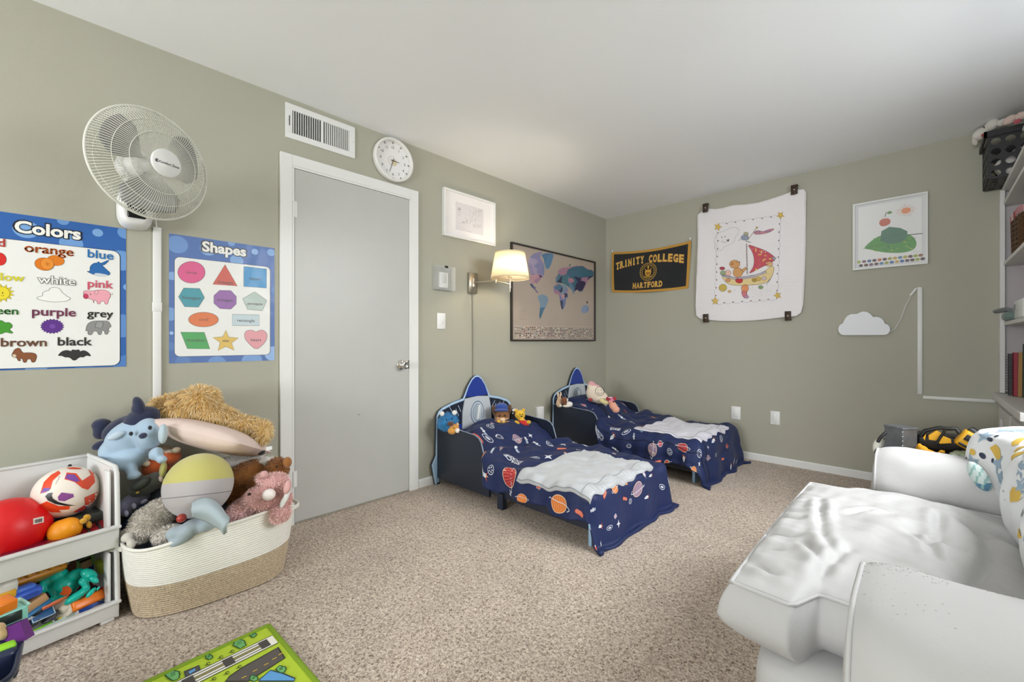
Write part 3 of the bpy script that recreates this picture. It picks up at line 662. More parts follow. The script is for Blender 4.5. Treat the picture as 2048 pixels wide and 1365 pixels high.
for r_ in range(6):
    for c_ in range(44):
        u = fx0+(fx1-fx0)*(c_+.5)/44; v = fy0+(fy1-fy0)*(r_+.5)/6; cs = random.sample(['#e8e2da', '#8f2c34', '#3a4470', '#5a7d62', '#c7b08e', '#4c4643', '#d8d0c6'], 2)
        g.box((u, v+.003, ZM), (.018, .004, .0004), cs[0]); g.box((u, v-.0015, ZM), (.018, .005, .0004), cs[1]); g.line([(u-.009, v-.0075), (u+.006, v-.0075)], .0013, ZM, '#8a7f76')
for (X0, X1, Y) in ((745, 790, 985), (745, 800, 1000), (745, 800, 1060)): g.line([q(X0, Y), q(X1, Y)], .002, ZM, '#9a8d80')
for i in range(12): g.line([q(748, 1005+i*4.5), q(780+random.random()*18, 1005+i*4.5)], .0012, ZM, '#a1948a')
part('printed_map', g, mat('map_ink', rough=.35, vcol=True), TM)
# swing arm lamp
NICK = mat('brushed_nickel', '#b9b1a2', .3, .9)
o0 = (2.19, 1.517); TL = thing('wall_lamp', 'brushed nickel swing-arm wall lamp with lit cream shade in front of the map', 'lamp', ML(*o0))
g = G(); g.rbox((0, 0, .013), (.085, .165, .026), .002, 1); part('back_plate', g, NICK, TL)
g = G(); g.cyl((.0, -.03, .026), (0, .035, .026), .011, n=16); g.cyl((0, 0, .02), (0, 0, .04), .008, n=12); part('pivot', g, NICK, TL)
lampc = P(1020, 555, x=.30); I = ML(*o0).inverted(); lc = I @ lampc
elb = I @ P(992, 562, x=.22); e2 = Vector((lc.x+.0, elb.y-.03, lc.z))
g = G(); g.cyl((0, elb.y-.0, .035), (elb.x, elb.y, elb.z), .0065, n=12); part('arm', g, NICK, TL)
g = G(); g.cyl((elb.x, elb.y-.015, elb.z), (elb.x, elb.y+.012, elb.z), .009, n=12); g.cyl((elb.x, elb.y-.003, elb.z), (lc.x, elb.y-.028, lc.z), .0055, n=12); part('arm', g, NICK, TL)
sy = (I @ P(1020, 555, x=.30)).y-.02; hsh = .145; zb = sy+.0
g = G(); g.cyl((lc.x, elb.y-.06, lc.z), (lc.x, elb.y+.03, lc.z), .0085, n=12); g.cyl((lc.x, elb.y-.085, lc.z), (lc.x, elb.y-.06, lc.z), .005, n=12); g.cyl((lc.x, elb.y+.03, lc.z), (lc.x, elb.y+.07, lc.z), .017, n=16); part('socket', g, NICK, TL)
def sh_mat():
    m = bpy.data.materials.new('lamp_shade_cloth'); m.use_nodes = True; nt = m.node_tree; N = nt.nodes; L = nt.links; N.remove(N['Principled BSDF'])
    d_ = N.new('ShaderNodeBsdfDiffuse'); t_ = N.new('ShaderNodeBsdfTranslucent'); mx = N.new('ShaderNodeMixShader'); mx.inputs[0].default_value = .55
    d_.inputs[0].default_value = (*lin('#efe6d2'), 1); t_.inputs[0].default_value = (*lin('#fbf0da'), 1); L.new(d_.outputs[0], mx.inputs[1]); L.new(t_.outputs[0], mx.inputs[2]); L.new(mx.outputs[0], N['Material Output'].inputs[0]); return m
SHM = sh_mat(); yb_ = (I @ P(1020, 557, x=.30)).y; yt_ = (I @ P(1022, 507, x=.30)).y; rb, rt = .150, .116
Ms = Matrix.Translation((lc.x, yb_, lc.z)) @ Matrix.Rotation(-PI/2, 4, 'X')
g = G(); g.lathe([(rb, 0), (rt, yt_-yb_)], 48, M=Ms); shp = part('lamp_shade', g, SHM, TL, label='cream tapered fabric shade glowing from the bulb inside')
m = shp.modifiers.new('s', 'SOLIDIFY'); m.thickness = .0015
g = G()
for r_, h in ((rb, 0), (rt, yt_-yb_)): g = G(); g.lathe([(r_+.001, h-.003), (r_+.002, h), (r_+.001, h+.003), (r_-.001, h+.003), (r_-.001, h-.003)], 48, M=Ms, close=True); part('shade_trim', g, mat('shade_trim', '#d9cba8', .7), TL)
g = G(); g.ell((lc.x, elb.y+.10, lc.z), (.024, .032, .024)); part('bulb', g, mat('lit_bulb', '#fff1cf', .5, emit=9), TL)
d = bpy.data.lights.new('lamp_bulb_light', 'POINT'); d.energy = 4.6; d.color = (1, .86, .66); d.shadow_soft_size = .03
o = bpy.data.objects.new('lamp_bulb_light', d); COL.objects.link(o); o.location = ML(*o0) @ Vector((lc.x, elb.y+.10, lc.z+.036))
g = G(); yw = 2.19+.006
g.tube([(.01, yw-.005, 1.435), (.006, yw, 1.38), (.006, yw+.004, 1.0), (.006, yw+.002, .6), (.006, yw, .12)], .0035, 8); single('lamp_cord', g, mat('cord_grey', '#8e8a7c', .5), 'thin grey power cord hanging from the wall lamp behind the nearer bed', 'cord', (0, yw, .8), world=True)

# ---------------------------------------------------------------- things on the back wall
FLT = mat('black_felt', '#1f2022', .9, bump=.4, bscale=600, sheen=.3)
o0 = (.52, 1.815); PNT = thing('wall_banner', 'black felt banner reading TRINITY COLLEGE HARTFORD with gold edging', 'banner', MB(*o0))
pc = [BW(1225, 505, o0), BW(1384, 482, o0), BW(1377, 577, o0), BW(1226, 585, o0)]
def bl(c, u, v):
    a = Vector(c[0]).lerp(Vector(c[1]), u); b = Vector(c[3]).lerp(Vector(c[2]), u); return a.lerp(b, v)
def pen(u, v, z):        # u,v in 0..1 (v down), sag between the two pins
    p_ = bl(pc, u, v); sag = .028*4*u*(1-u)*(1-.3*v); return (p_.x, p_.y-sag, .012+.010*math.sin(u*9+v*3)*(.4+v)+z)
g = G(); g.surf(lambda u, v: pen(u, v, 0), 40, 20); o = part('felt_panel', g, FLT, PNT); m = o.modifiers.new('s', 'SOLIDIFY'); m.thickness = .002
g = G(); e = .032; ev = .055
for quad in (((0, 0), (1, 0), (1, ev), (0, ev)), ((0, 1-ev), (1, 1-ev), (1, 1), (0, 1)), ((0, ev), (e, ev), (e, 1-ev), (0, 1-ev)), ((1-e, ev), (1, ev), (1, 1-ev), (1-e, 1-ev))): g.poly(list(quad), 0, '#c4933f')
subdiv(g, .04); mapped(g, lambda u, v, z: pen(u, v, .0028)); g.F = [f[::-1] for f in g.F]; part('gold_border', g, INKC, PNT)
kp = zc(1200, 360, 4.55)
def puv(X, Y):          # zoomed pixel -> (u,v) on the banner, by search
    t = Vector(BW(*kp(X, Y), o0)); u = v = .5
    for _ in range(25):
        p_ = Vector(pen(u, v, 0)[:2]); e_ = t-p_; u += e_.x/.87; v -= e_.y/.46
    return u, v
g = G()
def ptext(s, pts_b, hgt, col, z, b=.02, serif=True):
    """letters one by one along a pixel baseline; hgt is the cap height in v"""
    n = len(s)
    for i, ch in enumerate(s):
        if ch == ' ': continue
        t0, t1 = i/n, (i+.86)/n
        def at_(t):
            k = t*(len(pts_b)-1); j = min(int(k), len(pts_b)-2); return Vector(pts_b[j]).lerp(Vector(pts_b[j+1]), k-j)
        a, b_ = at_(t0), at_(t1); V, F, xa, xb = text_geo(ch, b); h = max(v_[1] for v_ in V)
        vs = []
        for v_ in V:
            tt = (v_[0]-xa)/(xb-xa); p_ = a.lerp(b_, tt)
            if ch == 'I': p_ = a.lerp(b_, .32+.36*tt)
            vs.append((p_.x, p_.y-v_[1]/h*hgt, z))
        g.add(vs, [f[::-1] for f in F], col)
        if serif and ch in 'TRINYHF':        # slab serifs
            for tt, hh in ((.1, 0), (.9, 0)) if ch in 'RNH' else ((.5, 0),):
                if ch == 'N' and tt > .5: continue
                p_ = a.lerp(b_, tt); wq = (b_-a).length*.26
                g.poly([(p_.x-wq, p_.y+.0), (p_.x+wq, p_.y+.0), (p_.x+wq, p_.y-hgt*.13), (p_.x-wq, p_.y-hgt*.13)], z, col)
t1 = [puv(155, 822), puv(225, 796), puv(290, 780), puv(355, 764), puv(430, 752), puv(500, 747), puv(590, 742), puv(680, 745), puv(775, 756)]
ptext('TRINITY COLLEGE', t1, .175, '#8e2f22', .0, .08); ptext('TRINITY COLLEGE', t1, .17, '#d9b056', .001, .05)
t2 = [puv(300, 988), puv(440, 980), puv(580, 970)]; ptext('HARTFORD', t2, .135, '#8e2f22', 0, .08); ptext('HARTFORD', t2, .13, '#d9b056', .001, .05)
c = Vector(puv(443, 838)); ru = puv(523, 838)[0]-c.x; rv_ = puv(443, 920)[1]-c.y
def pel(cx, cy, s, z, col, n=32): g.poly([(cx+ru*s*math.cos(2*PI*i/n), cy+rv_*s*math.sin(2*PI*i/n)) for i in range(n)], z, col)
pel(c.x, c.y, 1, .001, '#d2a94f'); pel(c.x, c.y, .95, .0015, '#1f2022'); pel(c.x, c.y, .72, .002, '#d2a94f'); pel(c.x, c.y, .68, .0025, '#241e1c')
for i in range(26): t = 2*PI*i/26; g.poly([(c.x+ru*(.83+.05*a)*math.cos(t+.05*b), c.y+rv_*(.83+.05*a)*math.sin(t+.05*b)) for a, b in ((-1, -1), (1, -1), (1, 1), (-1, 1))], .0028, '#c6a050')
for pts in ([(-.38, -.1), (.38, -.1), (.34, .3), (.2, .45), (-.2, .45), (-.34, .3)], [(-.42, -.42), (-.22, -.2), (.22, -.2), (.42, -.42), (.3, -.05), (-.3, -.05)], [(-.1, -.62), (.1, -.62), (.06, -.25), (-.06, -.25)], [(-.5, .5), (.5, .5), (.5, .58), (-.5, .58)]): g.poly([(c.x+ru*a, c.y+rv_*b) for a, b in pts], .003, '#d9a63e')
for pts in ([(-.2, .0), (0, .05), (0, .35), (-.2, .3)], [(.05, .05), (.22, 0), (.22, .3), (.05, .35)]): g.poly([(c.x+ru*a, c.y+rv_*b) for a, b in pts], .0034, '#8e5a22')
for f_i in range(len(g.F)): pass
subdiv(g, .03)
mapped(g, lambda u, v, z: pen(u, v, .003+z*.5)); part('gold_lettering', g, INKC, PNT)
for X, Y in ((120, 652), (826, 538)):
    u, v = BW(*kp(X, Y), o0); g = G(); g.cyl((u, v, 0), (u, v, .014), .004, n=10); g.rbox((u, v, .017), (.014, .022, .008), .003, 2); part('push_pin', g, WPL, PNT)
# quilt with sailing boat print
o0 = (1.45, 1.79); QT = thing('wall_quilt', 'white baby quilt with stitched sailing boat picture, clipped to wall', 'quilt', MB(*o0))
kq = kp
ol = [(893, 320), (935, 290), (1000, 268), (1060, 272), (1130, 262), (1220, 240), (1330, 234), (1450, 215), (1560, 180), (1670, 145), (1745, 118), (1800, 100), (1860, 96), (1874, 120), (1872, 300), (1868, 600), (1860, 900), (1850, 1130), (1830, 1210), (1790, 1238), (1700, 1245), (1560, 1262), (1400, 1278), (1250, 1283), (1100, 1282), (1000, 1272), (920, 1262), (885, 1235), (880, 1150), (890, 900), (900, 600), (896, 400)]
op = [BW(*kq(*a), o0) for a in ol]
def qz(x, y): return .018+.006*math.sin(x*11+y*5)+.004*math.sin(y*17-x*6)+.0012*math.sin(x*210)*math.sin(y*210)
g = G(); g.poly(op, 0); subdiv(g, .02); b2 = G(); b2.V = list(g.V); b2.F = list(g.F); b2.C = g.C; b2.S = g.S
mapped(g, lambda x, y, z: (x, y, qz(x, y))); o = part('quilt_cloth', g, mat('quilt_white', '#f0eced', .85, bump=.6, bscale=120, sheen=.2), QT); m = o.modifiers.new('s', 'SOLIDIFY'); m.thickness = .008; m.offset = -1
g = G(); g.tube([(x, y, qz(x, y)-.002) for x, y in op], .0055, 6, closed=True); part('quilt_binding', g, mat('quilt_binding', '#e9e5e4', .8), QT)
g = G()
def q(X, Y): return BW(*kq(X, Y), o0)
def qp(pts, col, edge=None, wd=.0025, z=0.0):
    p_ = [q(*a) for a in (smooth2(pts, 2) if 4 < len(pts) and len(pts) != 10 else pts)]; g.poly(p_, z, col)
    if edge: g.line(p_, wd, z+.0008, edge, True)
def ql(pts, wd, col, z=.0008, closed=False): g.line([q(*a) for a in pts], wd, z, col, closed)
def qd(X, Y, RX, RY, col, z=.0004, edge=None, n=16, wd=.002):
    p_ = circ(X, Y, RX, RY, n); qp(p_, col, edge, wd, z)
def star5(X, Y, R0, col, edge, rot=0, z=.0): qp([(X+(R0 if i % 2 == 0 else R0*.45)*math.cos(rot+PI*i/5), Y+(R0 if i % 2 == 0 else R0*.45)*math.sin(rot+PI*i/5)) for i in range(10)], col, edge, .002, z)
def edge_pts(a, b, n): return [(a[0]+(b[0]-a[0])*i/n, a[1]+(b[1]-a[1])*i/n) for i in range(n+1)]
cor = [(1080, 415), (1640, 330), (1615, 1085), (1060, 1128)]
for i in range(4):
    a, b = cor[i], cor[(i+1) % 4]; n = 7 if i % 2 == 0 else 10; L_ = math.hypot(b[0]-a[0], b[1]-a[1]); nx, ny = (b[1]-a[1])/L_, -(b[0]-a[0])/L_
    sw_ = []
    for k in range(n*6+1): t = k/(n*6); bmp = 12*abs(math.sin(t*n*PI)); sw_.append((a[0]+(b[0]-a[0])*t+nx*bmp, a[1]+(b[1]-a[1])*t+ny*bmp))
    ql(sw_, .0016, '#9aa0ab')
    for k in range(1, n):
        t = k/n; X, Y = a[0]+(b[0]-a[0])*t, a[1]+(b[1]-a[1])*t; qp([(X, Y+8), (X-8, Y-3), (X-4, Y-7), (X, Y-3), (X+4, Y-7), (X+8, Y-3)], '#7b3f4b', z=.0004)
for i, (X, Y) in enumerate(((1078, 432), (1645, 325), (1622, 1055), (1058, 1105))): star5(X, Y, 38, '#e3c05e', '#7d5d28', .3*i)
cloud = [(1055, 520), (1068, 485), (1110, 478), (1150, 462), (1200, 438), (1255, 438), (1275, 465), (1262, 500), (1235, 520), (1232, 560), (1200, 590), (1165, 600), (1130, 612), (1120, 640), (1070, 652), (1045, 620), (1052, 580), (1040, 555)]
ql(smooth2(cloud), .002, '#a3a8b2', closed=True); ql([(1108, 560), (1135, 572), (1165, 565), (1178, 535)], .0025, '#5d6a75'); qd(1112, 525, 4, 6, '#5d6a75'); qd(1142, 518, 4, 6, '#5d6a75'); qp([(1152, 548), (1182, 545), (1172, 566)], '#4d555c')
qp([(1105, 865), (1150, 870), (1250, 895), (1330, 882), (1420, 868), (1500, 840), (1560, 790), (1590, 790), (1588, 850), (1560, 905), (1520, 945), (1400, 960), (1250, 965), (1170, 950), (1140, 925)], '#ecd59b', '#6e5842')
qp([(1105, 865), (1240, 892), (1330, 880), (1420, 866), (1520, 835), (1525, 850), (1420, 888), (1330, 902), (1240, 910), (1125, 885)], '#b9b4c2', '#6e6a7a', z=.0009)
qp([(1348, 590), (1430, 618), (1520, 650), (1590, 700), (1605, 730), (1540, 770), (1470, 800), (1350, 865), (1395, 810), (1412, 750), (1405, 690), (1385, 640)], '#cd5a66', '#6b2a33')
for i in range(14): X, Y = random.choice([(1430, 650), (1460, 680), (1520, 700), (1440, 745), (1500, 730), (1560, 720), (1455, 780), (1420, 820), (1475, 650)]); star5(X+random.uniform(-12, 12), Y+random.uniform(-12, 12), 11, '#eac06a', None, random.random()*3, .0012)
for i in range(17): t = i/16; ql([(1338, 590+t*265), (1350, 598+t*265)], .004, '#5a4638' if i % 2 else '#8c6f55')
ql([(1340, 585), (1343, 860)], .003, '#54443a'); ql([(1352, 555), (1432, 440)], .004, '#8a7a55'); qd(1434, 438, 8, 8, '#d5b45a', edge='#6e5a30')
qp([(1402, 480), (1440, 462), (1490, 478), (1540, 455), (1600, 445), (1560, 478), (1500, 495), (1450, 502), (1415, 500)], '#cf8f96', '#6b3a44')
for X in (1430, 1460, 1520, 1550): qd(X, 482-(X-1430)*.08, 8, 9, '#8d7fb0', .0009)
qd(1325, 530, 36, 24, '#9aa3b8', edge='#4d5566'); qd(1335, 498, 22, 18, '#b8b293', edge='#55503c'); ql([(1285, 540), (1270, 560)], .003, '#55607a'); ql([(1330, 560), (1380, 575)], .005, '#6c7a5c')
qd(1230, 770, 48, 38, '#dba46c', edge='#6a4528'); qd(1258, 845, 46, 44, '#dba46c', edge='#6a4528'); qp([(1280, 830), (1330, 795), (1340, 810), (1300, 850)], '#dba46c', '#6a4528'); qd(1205, 765, 10, 12, '#c08850', .0009, '#6a4528'); qd(1276, 750, 5, 4, '#3a2a22', .0012); qd(1250, 752, 3, 4, '#3a2a22', .0012)
qd(1168, 850, 28, 28, '#eac3b4', edge='#6d5a54'); qd(1125, 850, 26, 22, '#9db28a', edge='#4f5d42'); qd(1118, 808, 24, 14, '#b34a58', edge='#5f2631')
qd(1545, 770, 34, 22, '#e4bb86', edge='#6a4f36'); qp([(1565, 705), (1610, 712), (1590, 745)], '#a8a8b5', '#55606a')
qp([(1270, 945), (1240, 930), (1236, 908), (1256, 896), (1272, 908), (1290, 896), (1306, 912), (1300, 935)], '#c63f44', '#7b2a2e', z=.0014)
for X, Y, c_ in ((1410, 915, '#b99a4c'), (1450, 905, '#d9b56a'), (1170, 915, '#d59a6a'), (1500, 900, '#d8c4c8')): qd(X, Y, 22, 18, c_, .0014, '#7a6648')
qd(1125, 985, 36, 34, '#cdb35a', edge='#6b6a3a'); qd(1185, 1018, 16, 12, '#e0b98a', edge='#8a6a4a'); qd(1325, 990, 34, 36, '#e59a6a', edge='#8a4a34'); qp([(1290, 1010), (1345, 1015), (1340, 1050), (1360, 1075), (1320, 1080), (1300, 1055)], '#d7808a', '#7d3f4c')
qd(1470, 980, 22, 16, '#8ea77a', edge='#55683f'); ql([(1520, 960), (1560, 905)], .003, '#5a6a7a'); qd(1340, 1066, 18, 14, '#c8a0bc', .001, '#7a4f70')
for _ in range(14): X, Y = random.uniform(1080, 1560), random.uniform(960, 1080); ql([(X, Y), (X+8, Y-10)], .0015, '#8b97a8')
subdiv(g, .03); mapped(g, lambda x, y, z: (x, y, qz(x, y)+.0012+z)); part('stitched_picture', g, INKC, QT)
for i, (X, Y, wd_, hd) in enumerate(((970, 262, 48, 80), (1775, 98, 62, 88), (973, 1260, 50, 74), (1718, 1240, 58, 84))):
    u, v = q(X, Y); a = abs(q(X+wd_, Y)[0]-u)/2; b_ = abs(q(X, Y+hd)[1]-v)/2; Tq = thing('leather_clip', ('dark brown leather clip at the %s corner of the white quilt' % ['upper left', 'upper right', 'lower left', 'lower right'][i]), 'clip', MB(o0[0]+u, o0[1]+v), 'leather clips of the wall quilt')
    g = G(); g.rbox((0, 0, .034), (2*a, 2*b_, .004), .0015, 1); g.rbox((0, b_*(1 if i < 2 else -1)*.9, .017), (2*a, .005, .034), .0015, 1); part('leather_strap', g, mat('brown_leather', '#3d2b20', .55, bump=.4, bscale=300), Tq)
    g = G(); g.ell((0, 0, .037), (.006, .006, .003), nu=12, nv=8); part('rivet', g, CHR, Tq)
# framed children's print (generic leaves, sun and coloured dots)
o0 = (2.407, 1.855); fw, fh = .414, .51; TCF = thing('framed_picture', 'white framed picture of green leaves, red apple, orange sun and coloured dots', 'picture', MB(*o0))
frame(TCF, fw, fh, .014, .022, WHITE)
g = G(); g.box((0, 0, .006), (fw-.02, fh-.02, .004), '#dedfe0'); g.box((.0, -.0, .0084), (fw-.066, fh-.06, .0008), '#f1f1ef')
kc = zc(1660, 360, 4.549)
def q(X, Y): return BW(*kc(X, Y), o0)
Zc = .0092
def cp(pts, col, z=0): g.poly([q(*a) for a in (smooth2(pts) if len(pts) > 4 else pts)], Zc+z, col)
cp([(303, 628), (360, 570), (430, 520), (520, 490), (620, 480), (700, 490), (750, 512), (785, 555), (788, 600), (760, 640), (690, 662), (600, 668), (500, 664), (420, 650), (360, 635)], '#4f9a3f')
for _ in range(40):
    X, Y = random.uniform(400, 760), random.uniform(535, 650); cp([(X-14, Y), (X, Y-5), (X+14, Y+2), (X, Y+6)], random.choice(['#86b93c', '#3f8a44', '#b5c23c', '#2f7a4a']), .0004)
g.line([q(303, 628), q(480, 590), q(660, 560), q(785, 530)], .003, Zc+.0006, '#2d6b3a'); g.line([q(710, 503), q(845, 490)], .006, Zc+.0003, '#5d5a4e')
# a second rounded leaf and a plain red apple
g.poly([q(*a) for a in ((455, 560), (470, 470), (540, 430), (640, 440), (705, 470), (700, 530), (640, 575), (540, 585))], Zc+.0008, '#3d7a5c'); g.line([q(460, 555), q(560, 515), q(700, 480)], .003, Zc+.0012, '#2c5c45'); g.disc(*q(492, 390), .027, .029, Zc+.0014, '#cf6a52', 24); g.disc(*q(510, 386), .025, .027, Zc+.0018, '#cf6a52', 24)
g.line([q(500, 340), q(512, 300)], .004, Zc+.0014, '#6a5440'); g.poly([q(512, 305), q(545, 285), q(570, 300), q(540, 315)], Zc+.0014, '#5c9a4a')
g.disc(*q(692, 282), .026, .022, Zc+.0005, '#ef9a6a', 24)
for i in range(22):
    t = 2*PI*i/22; c_ = q(692, 282); r0, r1 = .03, .03+random.uniform(.012, .026); g.line([(c_[0]+r0*math.cos(t), c_[1]+r0*.85*math.sin(t)), (c_[0]+r1*math.cos(t), c_[1]+r1*.85*math.sin(t))], .002, Zc+.0005, random.choice(['#ef9a6a', '#e7b07e', '#b87a5a']))
dots = ['#a7b54a', '#7b4a66', '#3f67a8', '#4b2a33', '#c9622f', '#572c3f', '#a3a43a', '#c7a33d', '#5c87a8', '#b7ad3d', '#5d2b2b', '#9fae3f', '#8a5a2f']
for i in range(13):
    t = i/12; X = 265+t*560; Y = 750-t*62; g.disc(*q(X, Y), .0125, .011, Zc+.0004, dots[i], 14); g.disc(*q(X+18, Y+32), .0125, .011, Zc+.0007, random.choice(dots), 14)
g.line([q(755, 660), q(780, 645), q(790, 665), q(810, 650), q(825, 655)], .0015, Zc, '#6a6a6a'); part('printed_artwork', g, INK, TCF)
g = G(); g.box((0, 0, .013), (fw-.026, fh-.026, .0015)); part('glass', g, mat('picture_glass', '#ffffff', .03, alpha=.06, spec=.7), TCF)
# cloud lamp
o0 = (2.262, 1.18); kz_ = zc(1640, 540, 4.265); TCL = thing('cloud_lamp', 'white cloud shaped wall lamp, switched off, on the back wall', 'lamp', MB(*o0))
def q(X, Y): return BW(*kz_(X, Y), o0)
cl_ = []
def arc(cx, cy, r, a0, a1, n=8):
    for i in range(n+1): t = math.radians(a0+(a1-a0)*i/n); cl_.append(q(cx+r*math.cos(t), cy-r*math.sin(t)))
arc(210, 508, 50, 270, 105, 9); arc(285, 455, 76, 150, 78, 7); arc(378, 440, 82, 128, 38, 9); arc(480, 480, 78, 108, 12, 8); arc(552, 508, 48, 70, -90, 9)
g = G(); g.prism(cl_, .004, .028); o = part('cloud_body', g, mat('cloud_white', '#e4e5e9', .4), TCL); bevel(o, .006, 3)
g = G(); tp = [q(598, 526), q(640, 505), q(690, 425), q(730, 310), q(775, 225)]
g.tube([(tp[0][0], tp[0][1], .01)]+[(a, b, .006) for a, b in tp[1:]], .0024, 6); part('lamp_lead', g, WPL, TCL)
a, b = q(768, 222), q(825, 158); g = G(); g.tube([(a[0], a[1], .008), (a[0]+.004, a[1]+.004, .008), (b[0]-.004, b[1]-.004, .008), (b[0], b[1], .008)], [.005, .0075, .0075, .004], 8); part('inline_switch', g, WPL, TCL)
c_ = q(840, 150); g = G(); g.tube([(b[0], b[1], .008), (c_[0], c_[1]+.004, .008), (c_[0]+.006, c_[1]-.012, .008)], .0022, 6); part('plug_lead', g, WPL, TCL)
g = G(); g.rbox((2.573, YB-.006, 1.057), (.026, .012, .762), .002, 1); single('cord_cover', g, WHITE, 'white vertical cord cover beside the cloud lamp on back wall', 'cord cover', (2.573, YB, 1.057), world=True)
g = G(); p0, p1 = P(1846, 795, y=YB), P(1991, 803, y=YB); L_ = (p1-p0).length
Mr = Matrix.Translation((p0+p1)/2) @ Matrix.Rotation(-math.atan2(p1.z-p0.z, p1.x-p0.x), 4, 'Y'); g.rbox((0, -.006, 0), (L_, .012, .022), .002, 1, M=Mr); single('cord_cover', g, WHITE, 'white horizontal cord cover running to the bookcase on back wall', 'cord cover', (p0+p1)/2, world=True)
# ---------------------------------------------------------------- toddler beds
NAVY = mat('navy_board', '#262d3d', .42); LBL = mat('light_blue_edge', '#9dbfdc', .4); DECK = mat('mattress_white', '#dfe3e8', .8)
def sm(a, b, x): t = max(0, min(1, (x-a)/(b-a))); return t*t*(3-2*t)
HB = [(-.40, 0), (-.36, .0), (-.355, .08), (-.30, .19), (-.30, .03), (.30, .03), (.30, .19), (.355, .08), (.36, 0), (.40, 0), (.43, .15), (.395, .215), (.39, .50), (.37, .535), (.34, .555), (.25, .585), (.14, .607), (.12, .64), (.09, .70), (.05, .755), (.02, .778), (0, .782), (-.02, .778), (-.05, .755), (-.09, .70), (-.12, .64), (-.14, .607), (-.25, .585), (-.34, .555), (-.37, .535), (-.39, .50), (-.395, .215), (-.43, .15)]
def make_bed(yc, label):
    T = thing('toddler_bed', label, 'bed', Matrix.Translation((0, yc, 0)), 'rocket toddler beds')
    # local: x into the room, y across, z up; MH turns (y, z, x) art into the headboard plane
    MH = Matrix(((0, 0, 1, 0), (1, 0, 0, 0), (0, 1, 0, 0), (0, 0, 0, 1)))
    g = G(); g.prism(HB, .018, .036, '#20283a', MH, '#1c2434'); part('headboard', g, PLASTIC, T)
    inner = [(x*.955, .02+(z-.02)*.975) for x, z in HB if z > .2 or True]
    g = G()
    # light blue border following the outer edge
    outer = [p for p in HB[9:]+HB[:1]]
    g.line([(x*.985, z*.985+.003) for x, z in outer], .02, .0366, '#9dbfdc')
    g.line([(x*.985, z*.985+.003) for x, z in outer], .007, .0369, '#cfe0ee')
    g.poly([(-.395, .012), (-.365, .012), (-.358, .08), (-.305, .19), (-.33, .24), (-.375, .24), (-.385, .21), (-.42, .148)], .0367, '#9dbfdc'); g.poly([(.395, .012), (.365, .012), (.358, .08), (.305, .19), (.33, .24), (.375, .24), (.385, .21), (.42, .148)], .0367, '#9dbfdc')
    for i in range(-16, 17):
        t = i*.075; s_, c_ = math.sin(t), math.cos(t); r0, r1 = .42+.02*(i % 2), .485+.03*(i % 3)
        x0, z0, x1, z1 = s_*r0, .10+c_*r0*1.0, s_*r1, .10+c_*r1
        if abs(x1) < .365 and abs(x0) > .13: g.line([(x0, min(z0, .53)), (x1, min(z1, .56))], .004, .0366, '#c7d6e6')
    rs = random.Random(3)
    for _ in range(34):
        sgn = rs.choice((-1, 1)); x, z = sgn*rs.uniform(.17, .37), rs.uniform(.28, .5); g.disc(x, z, rs.uniform(.002, .005), z=.0366, col='#d5e2ee', n=6)
    g.V = [tuple(MH @ Vector(v)) for v in g.V]; part('printed_border', g, INK, T)
    g = G(); nose = [(.118, .62), (.085, .695), (.048, .745), (.018, .766), (0, .768), (-.018, .766), (-.048, .745), (-.085, .695), (-.118, .62), (0, .612)]
    g.prism(nose, .036, .040, '#263f97', MH, '#263f97'); part('rocket_nose', g, PLASTIC, T, label='royal blue rocket nose cone panel')
    g = G(); g.prism([(-.125, .605), (0, .615), (.125, .605), (.15, .5), (.155, .36), (-.155, .36), (-.15, .5)], .036, .044, '#c9cfd3', MH, '#b7c1ca')
    part('rocket_body', g, PLASTIC, T, label='pale grey rocket body panel')
    g = G(); g.disc(0, .485, .069, .092, .0446, '#5b7290', 36); g.disc(0, .485, .062, .084, .0450, '#d6dee4', 36); g.disc(0, .485, .052, .072, .0454, '#6c819c', 36); g.disc(0, .485, .048, .067, .0458, '#aebac4', 36)
    g.poly([(-.01, .43), (.014, .43), (.034, .54), (.012, .545)], .0462, '#eef1f2'); g.poly([(.02, .432), (.026, .434), (.042, .52), (.038, .53)], .0462, '#eef1f2')
    g.V = [tuple(MH @ Vector(v)) for v in g.V]; part('porthole_print', g, INK, T)
    g = G(); g.prism([(-.2, .36), (.2, .36), (.2, .41), (.155, .415), (-.155, .415), (-.2, .41)], .0360, .0395, '#263f97', MH); part('rocket_fin_panel', g, PLASTIC, T)
    MS = lambda y: Matrix(((1, 0, 0, 0), (0, 0, 1, y), (0, 1, 0, 0), (0, 0, 0, 1)))
    sp = [(.036, .05), (.60, .05), (.60, .19), (.585, .21), (.56, .25), (.535, .33), (.515, .385), (.49, .412), (.45, .425), (.25, .438), (.10, .443), (.036, .445)]
    for s in (-1, 1):
        g = G(); y = s*.375; g.prism(sp, -.008, .008, '#242b3a', MS(y), '#242b3a'); part('side_panel', g, PLASTIC, T)
        g = G(); g.tube([(x, y, z) for x, z in sp[2:]], .0045, 6); part('side_panel_edge', g, mat('pale_edge_strip', '#8b97a8', .5), T, label='pale grey edging strip of side panel')
    for s in (-1, 1): g = G(); g.box((.97, s*.36, .115), (.86, .018, .09)); o = part('side_rail', g, NAVY, T); bevel(o, .003)
    for x in (.70, ):
        for s in (-1, 1): g = G(); g.box((x, s*.365, .05), (.05, .04, .10)); o = part('leg', g, NAVY, T); bevel(o, .004)
    g = G(); g.prism([(-.385, 0), (-.33, 0), (-.29, .055), (.29, .055), (.33, 0), (.385, 0), (.385, .15), (.36, .185), (-.36, .185), (-.385, .15)], 1.360, 1.378, '#9dbfdc', MH, '#9dbfdc'); part('footboard', g, PLASTIC, T)
